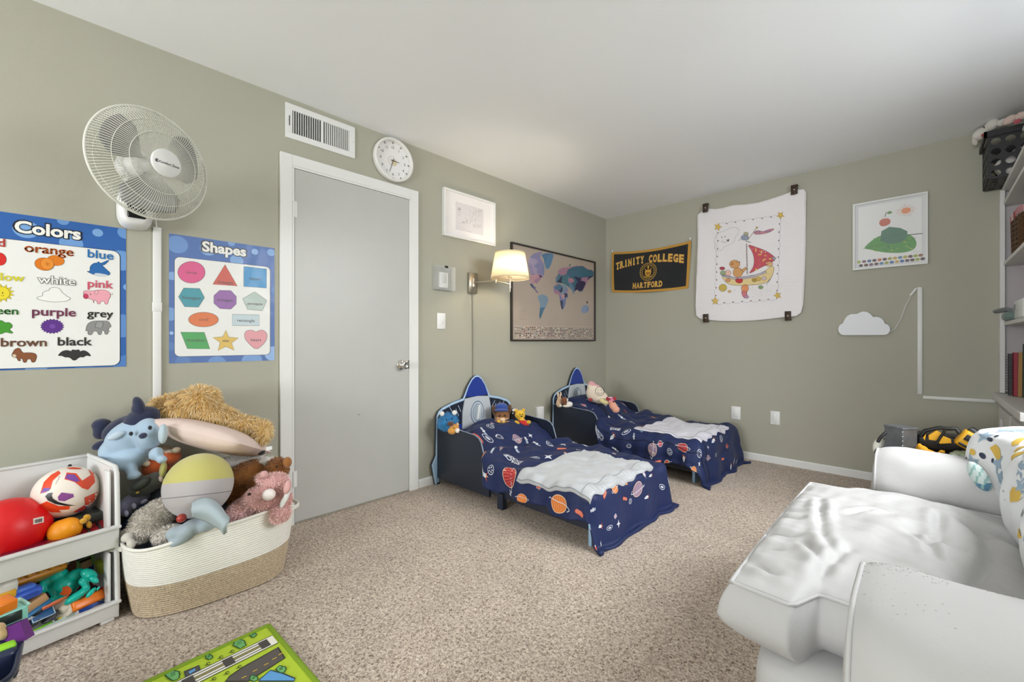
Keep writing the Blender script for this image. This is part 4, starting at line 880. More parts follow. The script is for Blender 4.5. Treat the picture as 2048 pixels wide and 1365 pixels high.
    g = G(); g.line([(-.37, .012), (-.335, .012), (-.295, .068), (.295, .068), (.335, .012), (.37, .012)], .008, 1.3786, '#e1ebf3'); g.poly([(-.27, .08), (.27, .08), (.27, .16), (-.27, .16)], 1.3786, '#24324d'); g.V = [tuple(MH @ Vector(v)) for v in g.V]; part('footboard_print', g, INK, T)
    g = G(); g.rbox((.70, 0, .195), (1.30, .68, .13), .03, 4); part('mattress', g, DECK, T)
    return T
BY1, BY2 = 2.215, 3.572
make_bed(BY1, 'rocket headboard toddler bed nearer the door, dark side panels'); make_bed(BY2, 'rocket headboard toddler bed in the far corner of the room')

def duvet_fn(yc, seed, foot=1.44, top=.30, hem_s=.30, hem_f=.36, pillow=.12, halfw=.355, near_x=.56, flare=.10, puff=0.0):
    rr = random.Random(seed); ph = [rr.uniform(0, 6) for _ in range(12)]; u0 = .06
    r = .06
    def ztop(u, v):
        z = top+pillow*sm(.56, .30, u)*(1-.35*(v/halfw)**2)*sm(.03, .16, u)+.03*sm(.85, .5, u)
        z += .012*math.sin(u*9+ph[0]+v*4)*math.sin(v*8+ph[1])+.007*math.sin(u*23+v*17+ph[2])+.005*math.sin(v*31-u*12+ph[3])+.0045*math.sin(u*34+v*21+2.5*math.sin(v*9+ph[4]))*math.sin(v*11-u*6)+.003*math.sin(u*61-v*38+ph[8])
        # ridge of the turned-back top hem
        z += .022*math.exp(-((u-.60-.08*v)/.035)**2)-.016*math.exp(-((u-.52-.08*v)/.03)**2)
        return z
    def S(u, w):     # u cloth length from head, w in -1..1 across
        wide = halfw+(hem_s)*sm(near_x-.06, near_x+.05, u); v = w*wide; hw = halfw-.0+.03*sm(near_x-.06, near_x+.05, u)
        eu, ev = max(0, u-foot+r), max(0, abs(v)-hw+.0*r); e = (eu**2.8+ev**2.8)**(1/2.8); hy_ = math.hypot(eu, ev)+1e-9
        x, y = min(u, foot-r), max(-hw, min(hw, v)); z = ztop(min(u, foot), v)
        if e > 0:
            dx, dy = eu/hy_, ev/hy_*(1 if v > 0 else -1)
            if e < r*PI/2: out, dn = r*math.sin(e/r), r*(1-math.cos(e/r))
            else:
                q_ = e-r*PI/2; out = r+q_*flare*(1+.5*min(1, 2*dx*abs(dy))); dn = r+q_*.99
            s_ = u*1.0+v*1.0*(1 if v > 0 else -1)
            along = x*(1 if dx < .5 else 0)+y
            fold = .012*math.sin(x*22+ph[5])*abs(dy)+.010*math.sin(y*19+ph[6])*dx+.007*math.sin(x*47+ph[7])*abs(dy)
            k = min(1, dn/.15); out += fold*k; out += puff*k*abs(math.sin(dn*20))
            x += dx*out; y += dy*out; z -= dn
            if z < .018: x += dx*(.018-z)*.6; y += dy*(.018-z)*.6; z = .018+.004*math.sin(x*40+y*30)
        else: pass
        return Vector((x, yc+y, z))
    S.u0 = u0; S.u1 = foot+hem_f
    return S
def grid_on(S, nu, nv, off=0.0): return lambda a, b: S(S.u0+(S.u1-S.u0)*a, -1+2*b)
def normal(S, u, w):
    e = .004; a = S(u+e, w)-S(u-e, w); b = S(u, w+e)-S(u, w-e); n = a.cross(b)
    return n.normalized() if n.length > 1e-9 else UP
DUV = mat('duvet_navy', '#0a1f50', .62, bump=1.0, bscale=22, var=.06, vscale=5, sheen=.04)
def wid(S, u):      # metres per unit w
    return max(.05, (S(u, .02)-S(u, -.02)).length/.04)
def find(S, px, py):
    """surface parameters seen nearest to a photo pixel"""
    best = None; us = np.linspace(S.u0, S.u1, 90); ws = np.linspace(-1, 1, 60)
    if not hasattr(S, 'tab'):
        S.tab = []
        for u in us:
            for w_ in ws:
                p = S(u, w_); n = normal(S, u, w_)
                if n.dot(Vector((CAMX, 0, CAMH))-p) < 0: continue
                X, Y, D_ = project(p); S.tab.append((X, Y, D_, u, w_))
        S.arr = np.array(S.tab)
    d2 = (S.arr[:, 0]-px)**2+(S.arr[:, 1]-py)**2
    m = d2 < max(60, d2.min()*1.5); c = S.arr[m]; k = c[:, 2].argmin(); return c[k, 3], c[k, 4]
def motif(g, kind, s, rot, rr):
    """flat motif art of half-size s, in metres, centred on 0,0"""
    h = G(); W_ = '#d8dbe2'
    if kind in ('saturn', 'saturn_red', 'saturn_mauve'):
        c, c2 = {'saturn': ('#dd7a35', '#f0b070'), 'saturn_red': ('#a62f38', '#e36b4a'), 'saturn_mauve': ('#8f7a92', '#c9a7a8')}[kind]
        h.disc(0, 0, s*.62, s*.8, 0, '#e9cdb0', 20); h.disc(0, 0, s*.57, s*.75, .0004, c, 20)
        for i in range(-3, 4): y = i*s*.18; L_ = s*.52*math.sqrt(max(0, 1-(y/(s*.78))**2)); h.line([(-L_, y-s*.05), (L_, y+s*.06)], s*.035, .0008, c2)
        n = 22; h.line([(s*.30*math.sin(2*PI*i/n)*.55, s*1.12*math.cos(2*PI*i/n)) for i in range(n//2+1)], s*.05, .0012, W_)
        h.line([(0-.0, s*1.12), (s*.22, s*.9)], s*.05, .0012, W_); h.line([(0, -s*1.12), (-s*.2, -s*.9)], s*.05, .0012, W_)
    elif kind == 'comet':
        h.poly([(-s, -s*.3), (s*.6, -s*.25), (s, 0), (s*.6, s*.3), (-s*.7, s*.35)], 0, '#c8473f')
        for i in range(4): y = -s*.2+i*s*.13; h.line([(-s*.9, y), (s*.8, y)], s*.05, .0004, '#efae8a')
    elif kind == 'moon':
        h.disc(0, 0, s*.8, None, 0, W_, 18); h.disc(0, 0, s*.68, None, .0004, '#27335a', 18)
        for a in range(5): t = a*1.3; h.disc(s*.38*math.cos(t), s*.38*math.sin(t), s*.17, s*.12, .0008, W_, 8)
    elif kind == 'sat':
        h.poly([(-s, -s*.2), (-s*.3, -s*.25), (-s*.3, s*.2), (-s, s*.25)], 0, W_); h.poly([(s, -s*.2), (s*.3, -s*.25), (s*.3, s*.2), (s, s*.25)], 0, '#b9c4d4'); h.disc(0, 0, s*.24, s*.36, .0004, W_, 10)
        for x in (-.8, -.55, .55, .8): h.line([(x*s, -s*.2), (x*s, s*.2)], s*.05, .0006, '#2b3864')
    elif kind == 'rocket':
        h.poly([(-s*.22, -s*.6), (s*.22, -s*.6), (s*.26, s*.2), (0, s), (-s*.26, s*.2)], 0, '#dfe3e6'); h.poly([(-s*.22, -s*.5), (-s*.5, -s*.9), (-s*.1, -s*.6)], 0, '#e0603e'); h.poly([(s*.22, -s*.5), (s*.5, -s*.9), (s*.1, -s*.6)], 0, '#e0603e'); h.disc(0, s*.15, s*.12, None, .0004, '#4a8fae', 8); h.poly([(-s*.1, -s*.6), (s*.1, -s*.6), (0, -s*1.05)], 0, '#f0a04a')
    elif kind == 'planet':
        c = rr.choice(['#d8532f', '#e08a3c', '#c9525e', '#5d9fb8', '#b98fa5']); h.disc(0, 0, s*.6, s*.66, 0, '#d9dde2', 16); h.disc(0, 0, s*.5, s*.56, .0004, c, 16); h.line([(-s*.95, -s*.3), (s*.95, s*.3)], s*.09, .0008, W_)
    elif kind == 'ufo':
        h.poly([(-s, 0), (-s*.6, -s*.35), (s*.6, -s*.35), (s, 0), (s*.5, s*.3), (-s*.5, s*.3)], 0, '#d6473b'); h.disc(0, s*.3, s*.36, s*.32, .0004, '#ddc6cf', 12)
        for x in (-.5, 0, .5): h.disc(x*s, -s*.08, s*.1, None, .0006, '#f3e2d0', 6)
    elif kind == 'words':
        for y in (-s*.25, s*.2): text(h, 'SPACE' if y > 0 else 'ROCKET', -s, y-s*.1, s, y-s*.1, 0, W_, .03)
    elif kind == 'ellipse': h.disc(0, 0, s, s*.5, 0, W_, 18); h.disc(0, 0, s*.88, s*.4, .0004, '#2a3763', 18); h.disc(0, 0, s*.5, s*.18, .0008, W_, 10)
    elif kind == 'star': h.poly([(s*(1 if i % 2 == 0 else .35)*math.cos(PI*i/4), s*(1 if i % 2 == 0 else .35)*math.sin(PI*i/4)) for i in range(8)], 0, W_)
    elif kind == 'dots':
        for i in range(7): t = i*.25; h.disc(s*math.cos(t), s*math.sin(t), s*.05, None, 0, '#b9c2cf', 5)
    ca, sa = math.cos(rot), math.sin(rot); h.V = [(v[0]*ca-v[1]*sa, v[0]*sa+v[1]*ca, v[2]) for v in h.V]; subdiv(h, .03); return h
def place_motifs(S, spec, seed, nrand, tone, reject=None, smin=.016, smax=.034):
    rr = random.Random(seed); out = G(); used = []
    def put(kind, u, w_, s, rot):
        used.append((u, w_*.5, s)); h = motif(None, kind, s*1.15, rot, rr); k = wid(S, u)
        vs = []
        for v in h.V:
            uu, ww = u+v[0], w_+v[1]/k; uu = max(S.u0, min(S.u1, uu)); ww = max(-1, min(1, ww)); vs.append(tuple(S(uu, ww)+normal(S, uu, ww)*(.0022+v[2])))
        out.add(vs, h.F); out.C[-len(h.F):] = [c for c in h.C]; out.S[-len(h.F):] = [True]*len(h.F)
    for kind, px, py, rpx, rot in spec:
        u, w_ = find(S, px, py); X, Y, D_ = project(S(u, w_)); put(kind, u, w_, rpx*D_/FPX, math.radians(rot))
    kinds = ['moon', 'sat', 'rocket', 'planet', 'planet', 'comet', 'ellipse', 'star', 'star', 'dots', 'saturn', 'saturn_mauve', 'sat']
    tries = 0; n = 0
    while n < nrand and tries < 4000:
        tries += 1; u, w_ = rr.uniform(S.u0+.03, S.u1-.02), rr.uniform(-.95, .95); s = rr.uniform(smin, smax)
        if any((u-a)**2+(w_*.5-b)**2 < (s+c+.012)**2 for a, b, c in used): continue
        put(rr.choice(kinds), u, w_, s, rr.uniform(0, 6.28)); n += 1
    return out
def make_duvet(S, label, spec, seed, nrand, extra=None):
    T = thing('space_duvet', label, 'duvet', Matrix.Translation((.9, S(.9, 0).y, .3)), 'navy space print duvets')
    g = G(); g.surf(grid_on(S, 0, 0), 150, 110); o = part('duvet_cover', g, DUV, T, world=True); m = o.modifiers.new('s', 'SOLIDIFY'); m.thickness = .022; m.offset = -1
    g = place_motifs(S, spec, seed, nrand, None); part('printed_motifs', g, INKC, T, world=True, kind='stuff')
    if extra: extra(S, T)
    return T
S1 = duvet_fn(BY1, 5, foot=1.42, top=.285, hem_s=.21, hem_f=.28, near_x=.58, flare=.12)
spec1 = [('comet', 955, 867, 16, 10), ('ellipse', 978, 872, 11, 20), ('moon', 1004, 792+78, 9, 0), ('saturn_mauve', 1041, 874, 11, 0), ('sat', 970, 857, 8, 0), ('moon', 979, 936, 9, 0), ('saturn_red', 1014, 953, 24, 20), ('words', 1029, 916, 17, 185), ('ellipse', 1072, 909, 9, 30), ('moon', 1104, 885, 8, 0), ('sat', 1073, 882, 8, 0), ('comet', 1124, 892, 9, 40), ('sat', 1037, 891, 11, 0), ('saturn', 1043, 993, 14, 90), ('saturn', 1112, 1008, 22, 80), ('sat', 1015, 993, 9, 90), ('rocket', 941, 940, 12, 90), ('comet', 1157, 1026, 11, 150), ('sat', 1189, 1015, 10, 60), ('planet', 1173, 1050, 11, 0), ('rocket', 1204, 1048, 11, 180), ('ellipse', 1226, 1056, 8, 90), ('ufo', 1172, 1096, 13, 270), ('saturn_mauve', 1278, 977, 19, 0), ('saturn', 1233, 973, 13, 20), ('comet', 1212, 985, 9, 120), ('planet', 1292, 944, 8, 0), ('rocket', 1307, 951, 8, 180), ('rocket', 1297, 989, 10, 180), ('ellipse', 1330, 973, 9, 60), ('moon', 1264, 1000, 6, 0), ('saturn', 1254, 960, 8, 0), ('rocket', 1148, 1082, 8, 180), ('star', 1065, 867, 5, 0), ('planet', 988, 893, 8, 0)]
make_duvet(S1, 'navy space print duvet on the bed nearer the door', spec1, 11, 46)
S2 = duvet_fn(BY2, 9, foot=1.44, top=.32, hem_s=.26, hem_f=.31, near_x=.56, flare=.12, puff=.012, pillow=.135)
def seams(S, T):
    g = G()
    for w_ in (-.56, -.78):
        pts = []
        for i in range(70): u = .60+(S.u1-.66)*i/69; pts.append(S(u, w_)+normal(S, u, w_)*.001)
        g.tube(pts, .0035, 5); 
    part('quilting_seam', g, mat('seam_navy', '#171d38', .8), T, world=True)
spec2 = [('comet', 1182, 819, 8, 0), ('words', 1226, 852, 9, 200), ('comet', 1285, 847, 11, 10), ('sat', 1248, 831, 8, 0), ('ellipse', 1247, 862, 8, 30), ('moon', 1197, 878, 6, 0), ('saturn_mauve', 1298, 894, 13, 0), ('planet', 1314, 889, 7, 0), ('sat', 1226, 894, 7, 0), ('moon', 1255, 898, 5, 0), ('moon', 1336, 906, 6, 0), ('saturn_red', 1360, 893, 12, 100), ('rocket', 1363, 919, 9, 180), ('planet', 1329, 928, 9, 0), ('saturn', 1380, 948, 14, 80), ('moon', 1398, 900, 9, 0), ('rocket', 1432, 877, 9, 180), ('moon', 1448, 875, 7, 0), ('saturn_red', 1459, 889, 6, 20), ('saturn_mauve', 1422, 918, 8, 0), ('moon', 1437, 909, 4, 0), ('comet', 1449, 913, 6, 80), ('star', 1420, 890, 4, 0), ('comet', 1307, 925, 8, 20), ('star', 1405, 930, 6, 0), ('sat', 1180, 860, 10, 60), ('rocket', 1218, 875, 8, 150)]
make_duvet(S2, 'navy space print duvet on the far corner bed', spec2, 23, 40, seams)
# grey blankets lying on the duvets
def make_blanket(S, u0, u1, w0, w1, label, tone, seed, thick=.014, ruf=.05):
    rr = random.Random(seed); ph = [rr.uniform(0, 6) for _ in range(6)]
    T = thing('grey_blanket', label, 'blanket', Matrix.Translation(S((u0+u1)/2, (w0+w1)/2)))
    def f(a, b, off):
        u = u0+(u1-u0)*a; w_ = w0+(w1-w0)*b; e = min(a, 1-a, b, 1-b); h = thick*min(1, (e/.015))**.5
        k = wid(S, u); edge = .006*math.sin(b*40+ph[0])*sm(.9, 1, a)
        p = S(u+edge, w_); n = normal(S, u, w_)
        wr = .0028*math.sin(a*13+b*9+ph[1])*math.sin(b*17-a*5+ph[2])+.0016*math.sin(a*38+b*20+ph[3])
        if a > .86: wr += .0016*math.sin(b*150+math.sin(b*20)*2)*sm(.86, .90, a)*sm(1.0, .97, a)
        if b > .93: wr += .0015*math.sin(a*110)*sm(.93, .96, b)
        return p+n*(.004+(h+wr if off else 0))
    g = G(); g.surf(lambda a, b: f(a, b, True), 70, 110); n1 = len(g.V)
    g.surf(lambda a, b: f(1-a, b, False), 70, 110)
    part('blanket_cloth', g, mat(tone, '#bcbfc2' if tone == 'silk_grey' else '#d3d1dc', .42, sheen=.4, bump=.15, bscale=90), T, world=True)
    g = G(); pts = [f(.875, b/60, True) for b in range(61)]; g.tube(pts, .0022, 5); part('border_seam', g, mat('seam_grey', '#8f9296', .7), T, world=True)
    # flat folded edge facing the camera
    g = G(); pts = [f(a/50, .02, True)+Vector((0, -.002, .0)) for a in range(51)]; g.tube(pts, .0025, 5); part('edge_piping', g, mat('seam_grey', '#8f9296', .7), T, world=True)
def findw(S, px, py): u, w_ = find(S, px, py); return u, w_
a = find(S1, 1032, 945); b = find(S1, 1165, 1012); c = find(S1, 1302, 930); d_ = find(S1, 1180, 893)
print('BLK1', a, b, c, d_)
a2_ = find(S2, 1272, 878); b2_ = find(S2, 1400, 892); c2_ = find(S2, 1440, 860); d2_ = find(S2, 1335, 842)
print('BLK2', a2_, b2_, c2_, d2_)
make_blanket(S1, .90, 1.415, -.80, .42, 'smooth silver grey blanket on the duvet of the bed nearer the door', 'silk_grey', 3)
make_blanket(S2, .88, 1.42, -.62, .42, 'crumpled pale grey blanket on the duvet of the far corner bed', 'silk_lilac', 8, .012)
# pillows show as the raised duvet top: second bed has its own pillow over the duvet
def pillow(c, sx, sy, sz, rot=None, n=26, e=.55):
    c = Vector(c); R = rot or Matrix.Identity(3); g = G()
    def f(s, u, v):
        x, y = u*2-1, v*2-1; h = (max(0, 1-abs(x)**2.6)*max(0, 1-abs(y)**2.6))**e
        pin = 1-.07*(abs(x)*abs(y))**2-.05*(1-h)*0
        return c+R @ Vector((x*sx*(1-.06*(1-y*y)*0), y*sy*pin, s*h*sz))
    g.surf(lambda u, v: f(1, u, v), n, n); g.surf(lambda u, v: f(-1, v, u), n, n); return g
R = Matrix.Rotation(math.radians(-12), 3, 'Y')
R2 = Matrix.Rotation(math.radians(20), 3, 'Y')
for (S, yy, lb, px) in ((S2, BY2, 'navy space print pillow against the headboard of the far corner bed', 0),):
    T = thing('bed_pillow', lb, 'pillow', Matrix.Translation((.26, yy, .45)))
    g = pillow((.27, yy, .415), .20, .30, .075, R2); part('pillow_case', g, DUV, T, world=True)
    def PS(u, w_):
        x, y = u*2-1, w_; h = (max(0, 1-abs(x)**2.6)*max(0, 1-abs(y)**2.6))**.55; return Vector((.27, yy, .415))+R2 @ Vector((x*.20, y*.30, h*.075))
    PS.u0, PS.u1 = .05, .95
    out = G(); rr = random.Random(4)
    for (kind, u, w_, s) in (('comet', .75, -.45, .035), ('sat', .45, -.5, .02), ('sat', .8, .1, .025), ('rocket', .55, .45, .028), ('star', .5, 0, .015), ('planet', .3, -.2, .02), ('star', .85, .5, .014), ('words', .8, -.75, .03), ('ellipse', .35, .3, .022)):
        h = motif(None, kind, s, rr.uniform(0, 6), rr); vs = [tuple(PS(u+v[0]/.4, w_+v[1]/.3)+(R2 @ UP)*(.003+v[2])) for v in h.V]; out.add(vs, h.F); out.C[-len(h.F):] = list(h.C)
    part('printed_motifs', out, INKC, T, world=True, kind='stuff')

# ---------------------------------------------------------------- sofa
SOF = mat('white_slipcover', '#bebdbc', .62, sheen=.1, bump=.35, bscale=40)
TSO = thing('sofa_chair', 'white slipcovered snuggler armchair with a wide loose seat cushion', 'armchair', Matrix.Translation((2.75, 1.68, 0)))
def nz(p, s, k=0): return math.sin(p[0]*s+1.3*k+p[1]*s*.7)*math.sin(p[1]*s*1.1-p[2]*s*.9+k)+.5*math.sin(p[2]*s*1.7+p[0]*s*1.3+2*k)
def softbox(x0, x1, y0, y1, z0, z1, r, crown=.0, wr=.004, ws=14, n=26, k=0, sides=.0):
    """soft upholstered block: superellipsoid-rounded box with a crowned top and wrinkles"""
    c = Vector(((x0+x1)/2, (y0+y1)/2, (z0+z1)/2)); h = Vector(((x1-x0)/2, (y1-y0)/2, (z1-z0)/2)); g = G(); idx = {}
    bm = bmesh.new(); bmesh.ops.create_cube(bm, size=2); bmesh.ops.subdivide_edges(bm, edges=list(bm.edges), cuts=n, use_grid_fill=True)
    for v in bm.verts:
        p = v.co; q_ = [0, 0, 0]
        for i in range(3): q_[i] = p[i]*h[i]
        core = Vector([max(-h[i]+r, min(h[i]-r, q_[i])) for i in range(3)]); dv = Vector(q_)-core
        if dv.length > 1e-9: dv = dv.normalized()*min(r, dv.length*1.0 if sum(abs(x) > 1e-9 for x in dv) == 1 else r)
        w_ = core+dv
        tx, ty, tz = p[0], p[1], p[2]
        if tz > 0: w_.z += crown*(1-tx*tx)*(1-ty*ty)*tz
        w_.y += sides*(1-tz*tz)*ty; w_.x += sides*(1-tz*tz)*tx
        nn = (dv.normalized() if dv.length > 1e-9 else Vector((0, 0, 1 if tz > 0 else -1))); w_ += nn*wr*nz(w_+c, ws, k)
        v.co = w_+c
    g.frombm(bm, None, True); return g
# plinth / skirt
g = softbox(2.315, 3.22, 1.09, 2.22, .015, .335, .05, 0, .008, 18, 24, 1); part('skirted_base', g, SOF, TSO, world=True)
# arms
def arm(y0, y1, ztop, k, xf=2.44):
    g = G(); L_ = 3.2-xf
    def f(u, v):
        # u round the section (from the inner foot over the top to the outer foot), v along the arm
        a = u*2*PI; c_, s_ = math.cos(a), math.sin(a); ex = .55
        X = xf+L_*v; hw = (y1-y0)/2; zc_ = ztop/2+.03; hz = ztop/2-.03
        endr = min(1, (v/.12+.02))**.45 if v < .12 else 1.0
        taper = .80+.20*endr
        y = (y0+y1)/2+hw*taper*abs(c_)**ex*(1 if c_ > 0 else -1); z = zc_+hz*(.93+.07*endr)*abs(s_)**ex*(1 if s_ > 0 else -1)
        if z > ztop-.22: y += .012*math.sin((z-ztop+.22)/.22*PI)*(1 if c_ > 0 else -1)
        p = Vector((X, y, z)); w_ = .004*nz(p, 15, k)+.003*math.sin(z*45+X*22)*sm(.25, 0, v)
        return p+Vector((0, c_*w_, s_*w_))
    g.surf(lambda u, v: f(u, v), 64, 44, cu=True)
    n0 = [f(i/64, 0) for i in range(64)]; ce = sum(n0, Vector())/64
    # padded front face
    prev = None
    vs = []; 
    for s_ in (1, .8, .55, .3, .1): vs += [ce+(p-ce)*s_+Vector((-.022*(1-s_*s_)**.5, 0, 0)) for p in n0]
    fs = []
    for r_ in range(4):
        for i in range(64): fs.append((r_*64+i, r_*64+(i+1) % 64, (r_+1)*64+(i+1) % 64, (r_+1)*64+i))
    fs.append(tuple(4*64+i for i in range(64))); g.add(vs, fs, None, True)
    return g, n0, f
g, n0, af = arm(2.175, 2.455, .618, 2, 2.46); part('arm', g, SOF, TSO, world=True, label='far padded arm')
g = G(); g.tube([p+Vector((-.003, 0, 0)) for p in n0], .0038, 6, closed=True); part('arm_piping', g, SOF, TSO, world=True)
g, n0, af = arm(.82, 1.185, .632, 3, 2.515); part('arm', g, SOF, TSO, world=True, label='near padded arm with rough pilled corner')
g = G(); g.tube([p+Vector((-.003, 0, 0)) for p in n0], .0045, 6, closed=True); part('arm_piping', g, SOF, TSO, world=True)
# fine lint pills on the near arm corner
g = G(); rr = random.Random(2)
for _ in range(260):
    v_ = abs(rr.gauss(0, .10)); u_ = .19+rr.gauss(0, .045); p = af(u_, min(.5, v_)); g.ell(p, (rr.uniform(.0006, .0018),)*2+(.0012,), nu=5, nv=4)
part('lint_pills', g, SOF, TSO, world=True, kind='stuff')
# seat cushion with T-front
CREASE = []
for a_ in (((1640, 1005), (1645, 1080)), ((1645, 1080), (1668, 1112)), ((1608, 1088), (1652, 1145)), ((1820, 1085), (1856, 1106)), ((1856, 1106), (1885, 1088)), ((1857, 1106), (1874, 1138)), ((1878, 1038), (1878, 1084)), ((1700, 1106), (1636, 1150)), ((1556, 1030), (1602, 1042)), ((1541, 1058), (1592, 1074)), ((1527, 1088), (1577, 1104)), ((1700, 1040), (1760, 1035)), ((1575, 1000), (1612, 1008)), ((1512, 1120), (1550, 1140))):
    CREASE.append(tuple((P(x_, y_, z=.50).x, P(x_, y_, z=.50).y) for x_, y_ in a_))
def cush():
    n = 30; x0, x1, y0, y1, z0, z1 = 2.258, 2.80, 1.09, 2.105, .315, .487
    bm = bmesh.new(); bmesh.ops.create_cube(bm, size=2); bmesh.ops.subdivide_edges(bm, edges=list(bm.edges), cuts=108, use_grid_fill=True)
    cx, cy, cz = (x0+x1)/2, (y0+y1)/2, (z0+z1)/2; hx, hy, hz = (x1-x0)/2, (y1-y0)/2, (z1-z0)/2
    for v in bm.verts:
        a, b, c_ = v.co; k = (1-a*a)*(1-b*b)
        # plan: superellipse-softened corners, pulled in between the arms at the back
        X, Y = cx+hx*a*(1-.02*b*b), cy+hy*b*(1-.02*a*a)
        tn = sm(2.385, 2.43, X); lo, hi = 1.09+.095*tn, 2.105+.03*tn; Y = lo+(hi-lo)*(Y-y0)/(y1-y0)
        top = c_ > 0; edge = (1-abs(a)**5)*(1-abs(b)**5)
        Z = cz+hz*c_*(.80+.20*edge)+(.040*k**.5*c_ if top else 0)
        side = 1-c_*c_
        X += .022*side*a*abs(a)**6; Y += .022*side*b*abs(b)**6
        if top:
            p = Vector((X, Y, Z))
            Z += .0065*nz(p, 15, 4)*k**.3+.0035*nz(p, 37, 6)*k**.3+.0015*nz(p, 80, 2)*k**.3
            # radiating gathers from the front piping
            g_ = max(0, 1-(X-x0)/.20); Z += .0050*math.sin(Y*70+X*30+3*math.sin(Y*11))*abs(math.sin(Y*23+1))*1.5*g_*(1-abs(b)**8)*min(1, (X-x0)/.02)
            for (q0, q1) in CREASE:
                vx, vy = q1[0]-q0[0], q1[1]-q0[1]; t_ = max(0, min(1, ((X-q0[0])*vx+(Y-q0[1])*vy)/(vx*vx+vy*vy))); dd = math.hypot(X-q0[0]-vx*t_, Y-q0[1]-vy*t_); am = .0085*math.sin(PI*(.15+.7*t_))
                Z += am*(-math.exp(-(dd/.010)**2)+.75*math.exp(-((dd-.024)/.014)**2))
            # tufted creases
            for (mx, my, r_) in ((2.62, 1.62, .10), (2.50, 1.42, .09), (2.74, 1.85, .12)):
                dd = math.hypot(X-mx, Y-my); Z -= .020*math.exp(-(dd/r_*2.2)**2); Z += .006*math.cos(dd*60)*math.exp(-(dd/r_)**2)
            Z -= .016*math.exp(-((X-2.60-.12*math.sin((Y-1.2)*3.2))/.018)**2)*sm(1.12, 1.25, Y)*sm(2.08, 1.9, Y)
        else: X += .004*math.sin(Z*50+Y*20)*(a < -.98)
        if c_ < 0 and a < 0: X += .045*c_*c_*abs(a)**3*(1+.3*abs(b)**6); Y -= .03*c_*c_*b*abs(b)**5
        v.co = Vector((X, Y, Z))
    g = G(); g.frombm(bm, None, True)
    def edge_pt(t, zs):      # piping path around plan
        t = (t % 1)*4; i = int(t); q_ = t-i; a, b = [(-1, -1+2*q_), (-1+2*q_, 1), (1, 1-2*q_), (1-2*q_, -1)][i]
        X, Y = cx+hx*a*(1-.02*b*b), cy+hy*b*(1-.02*a*a); tn = sm(2.385, 2.43, X); lo, hi = 1.09+.095*tn, 2.105+.03*tn; Y = lo+(hi-lo)*(Y-y0)/(y1-y0); return Vector((X, Y, cz+zs*hz*.80+(.0 if zs > 0 else 0)))
    return g, edge_pt
g, ep = cush(); part('seat_cushion', g, SOF, TSO, world=True)
for zs in (1,): g = G(); g.tube([ep(i/160, zs)+Vector((0, 0, .002*zs)) for i in range(160)], .0048, 6, closed=True); part('cushion_piping', g, SOF, TSO, world=True)
# back
g = softbox(2.86, 3.24, .95, 2.34, .30, .69, .10, .01, .008, 12, 26, 5); part('backrest', g, SOF, TSO, world=True)
# patterned sheet draped over the back
TBK = thing('baby_blanket', 'white baby blanket with blue stars and yellow strokes draped over chair back', 'blanket', Matrix.Translation((2.75, 1.8, .6)))
def drape(a, b):
    # a along the chair back (0 = far side hem, 1 = near), b from the seat up and over the top
    Y = 2.385-1.2*a; bb_ = b*.62
    if bb_ < .24: x = 2.795-.02*math.sin(bb_*13); z = .46+bb_
    elif bb_ < .36: t = (bb_-.24)/.12*PI/2; x = 2.793+.08*(1-math.cos(t)); z = .70+.045*math.sin(t)
    else: x = 2.873+(bb_-.36); z = .745
    k = sm(.22, .0, a); x -= .065*k*sm(.62, .3, bb_*1.6); z += (.14-.3*max(0, .45-b))*k*sm(.5, 0, b)*1.0
    x += .008*math.sin(Y*17+z*6)+.004*math.sin(Y*37+2*z)
    return Vector((x, Y, z))
g = G(); g.surf(drape, 70, 60); o = part('blanket_cloth', g, mat('baby_cloth', '#eef0f2', .8, bump=.3, bscale=500, sheen=.2), TBK, world=True); m = o.modifiers.new('s', 'SOLIDIFY'); m.thickness = .006; m.offset = 0
def drn(a, b): e = .01; n_ = (drape(a+e, b)-drape(a-e, b)).cross(drape(a, b+e)-drape(a, b-e)).normalized(); return -n_ if n_.x > 0 and n_.z < .3 else (n_ if n_.z > 0 else -n_)
def DS(u, w_): return drape(w_, u)
out = G()
tabd = []
for i in range(90):
    for j in range(80): a, b = i/89, j/79; X, Y, D_ = project(drape(a, b)); tabd.append((X, Y, D_, a, b))
tabd = np.array(tabd)
def fd(px, py): d2 = (tabd[:, 0]-px)**2+(tabd[:, 1]-py)**2; m = d2 < max(30, d2.min()*1.5); c_ = tabd[m]; k = c_[:, 2].argmin(); return c_[k, 3], c_[k, 4]
def dput(px, py, shape, col, z=0.0, sc_=.0016):
    """shape in 1/600 m units about the spot seen at (px,py)"""
    h = G(); a0, b0 = fd(px, py); pts = [(a0-dx*sc_*1.7/1.2, b0-dy*sc_*1.15/.62) for dx, dy in shape]
    h.poly(pts, 0, col); subdiv(h, .02)
    out.add([tuple(drape(max(0, min(1, v[0])), max(0, min(1, v[1])))+drn(v[0], v[1])*(.0048+z)) for v in h.V], h.F, col)
def st5(r, rot=0): return [((r if i % 2 == 0 else r*.45)*math.cos(rot+PI*i/5), (r if i % 2 == 0 else r*.45)*math.sin(rot+PI*i/5)) for i in range(10)]
for (X, Y, r, c_) in ((2001, 962, 17, '#9fb6c9'), (2018, 1047, 12, '#a9bccb'), (2046, 980, 14, '#9fb6c9'), (1978, 1010, 4, '#b6bcc4'), (2006, 984, 3, '#b6bcc4'), (2019, 1025, 3, '#b6bcc4'), (2035, 1100, 12, '#9fb6c9')): dput(X, Y, st5(r, X*.7), c_)
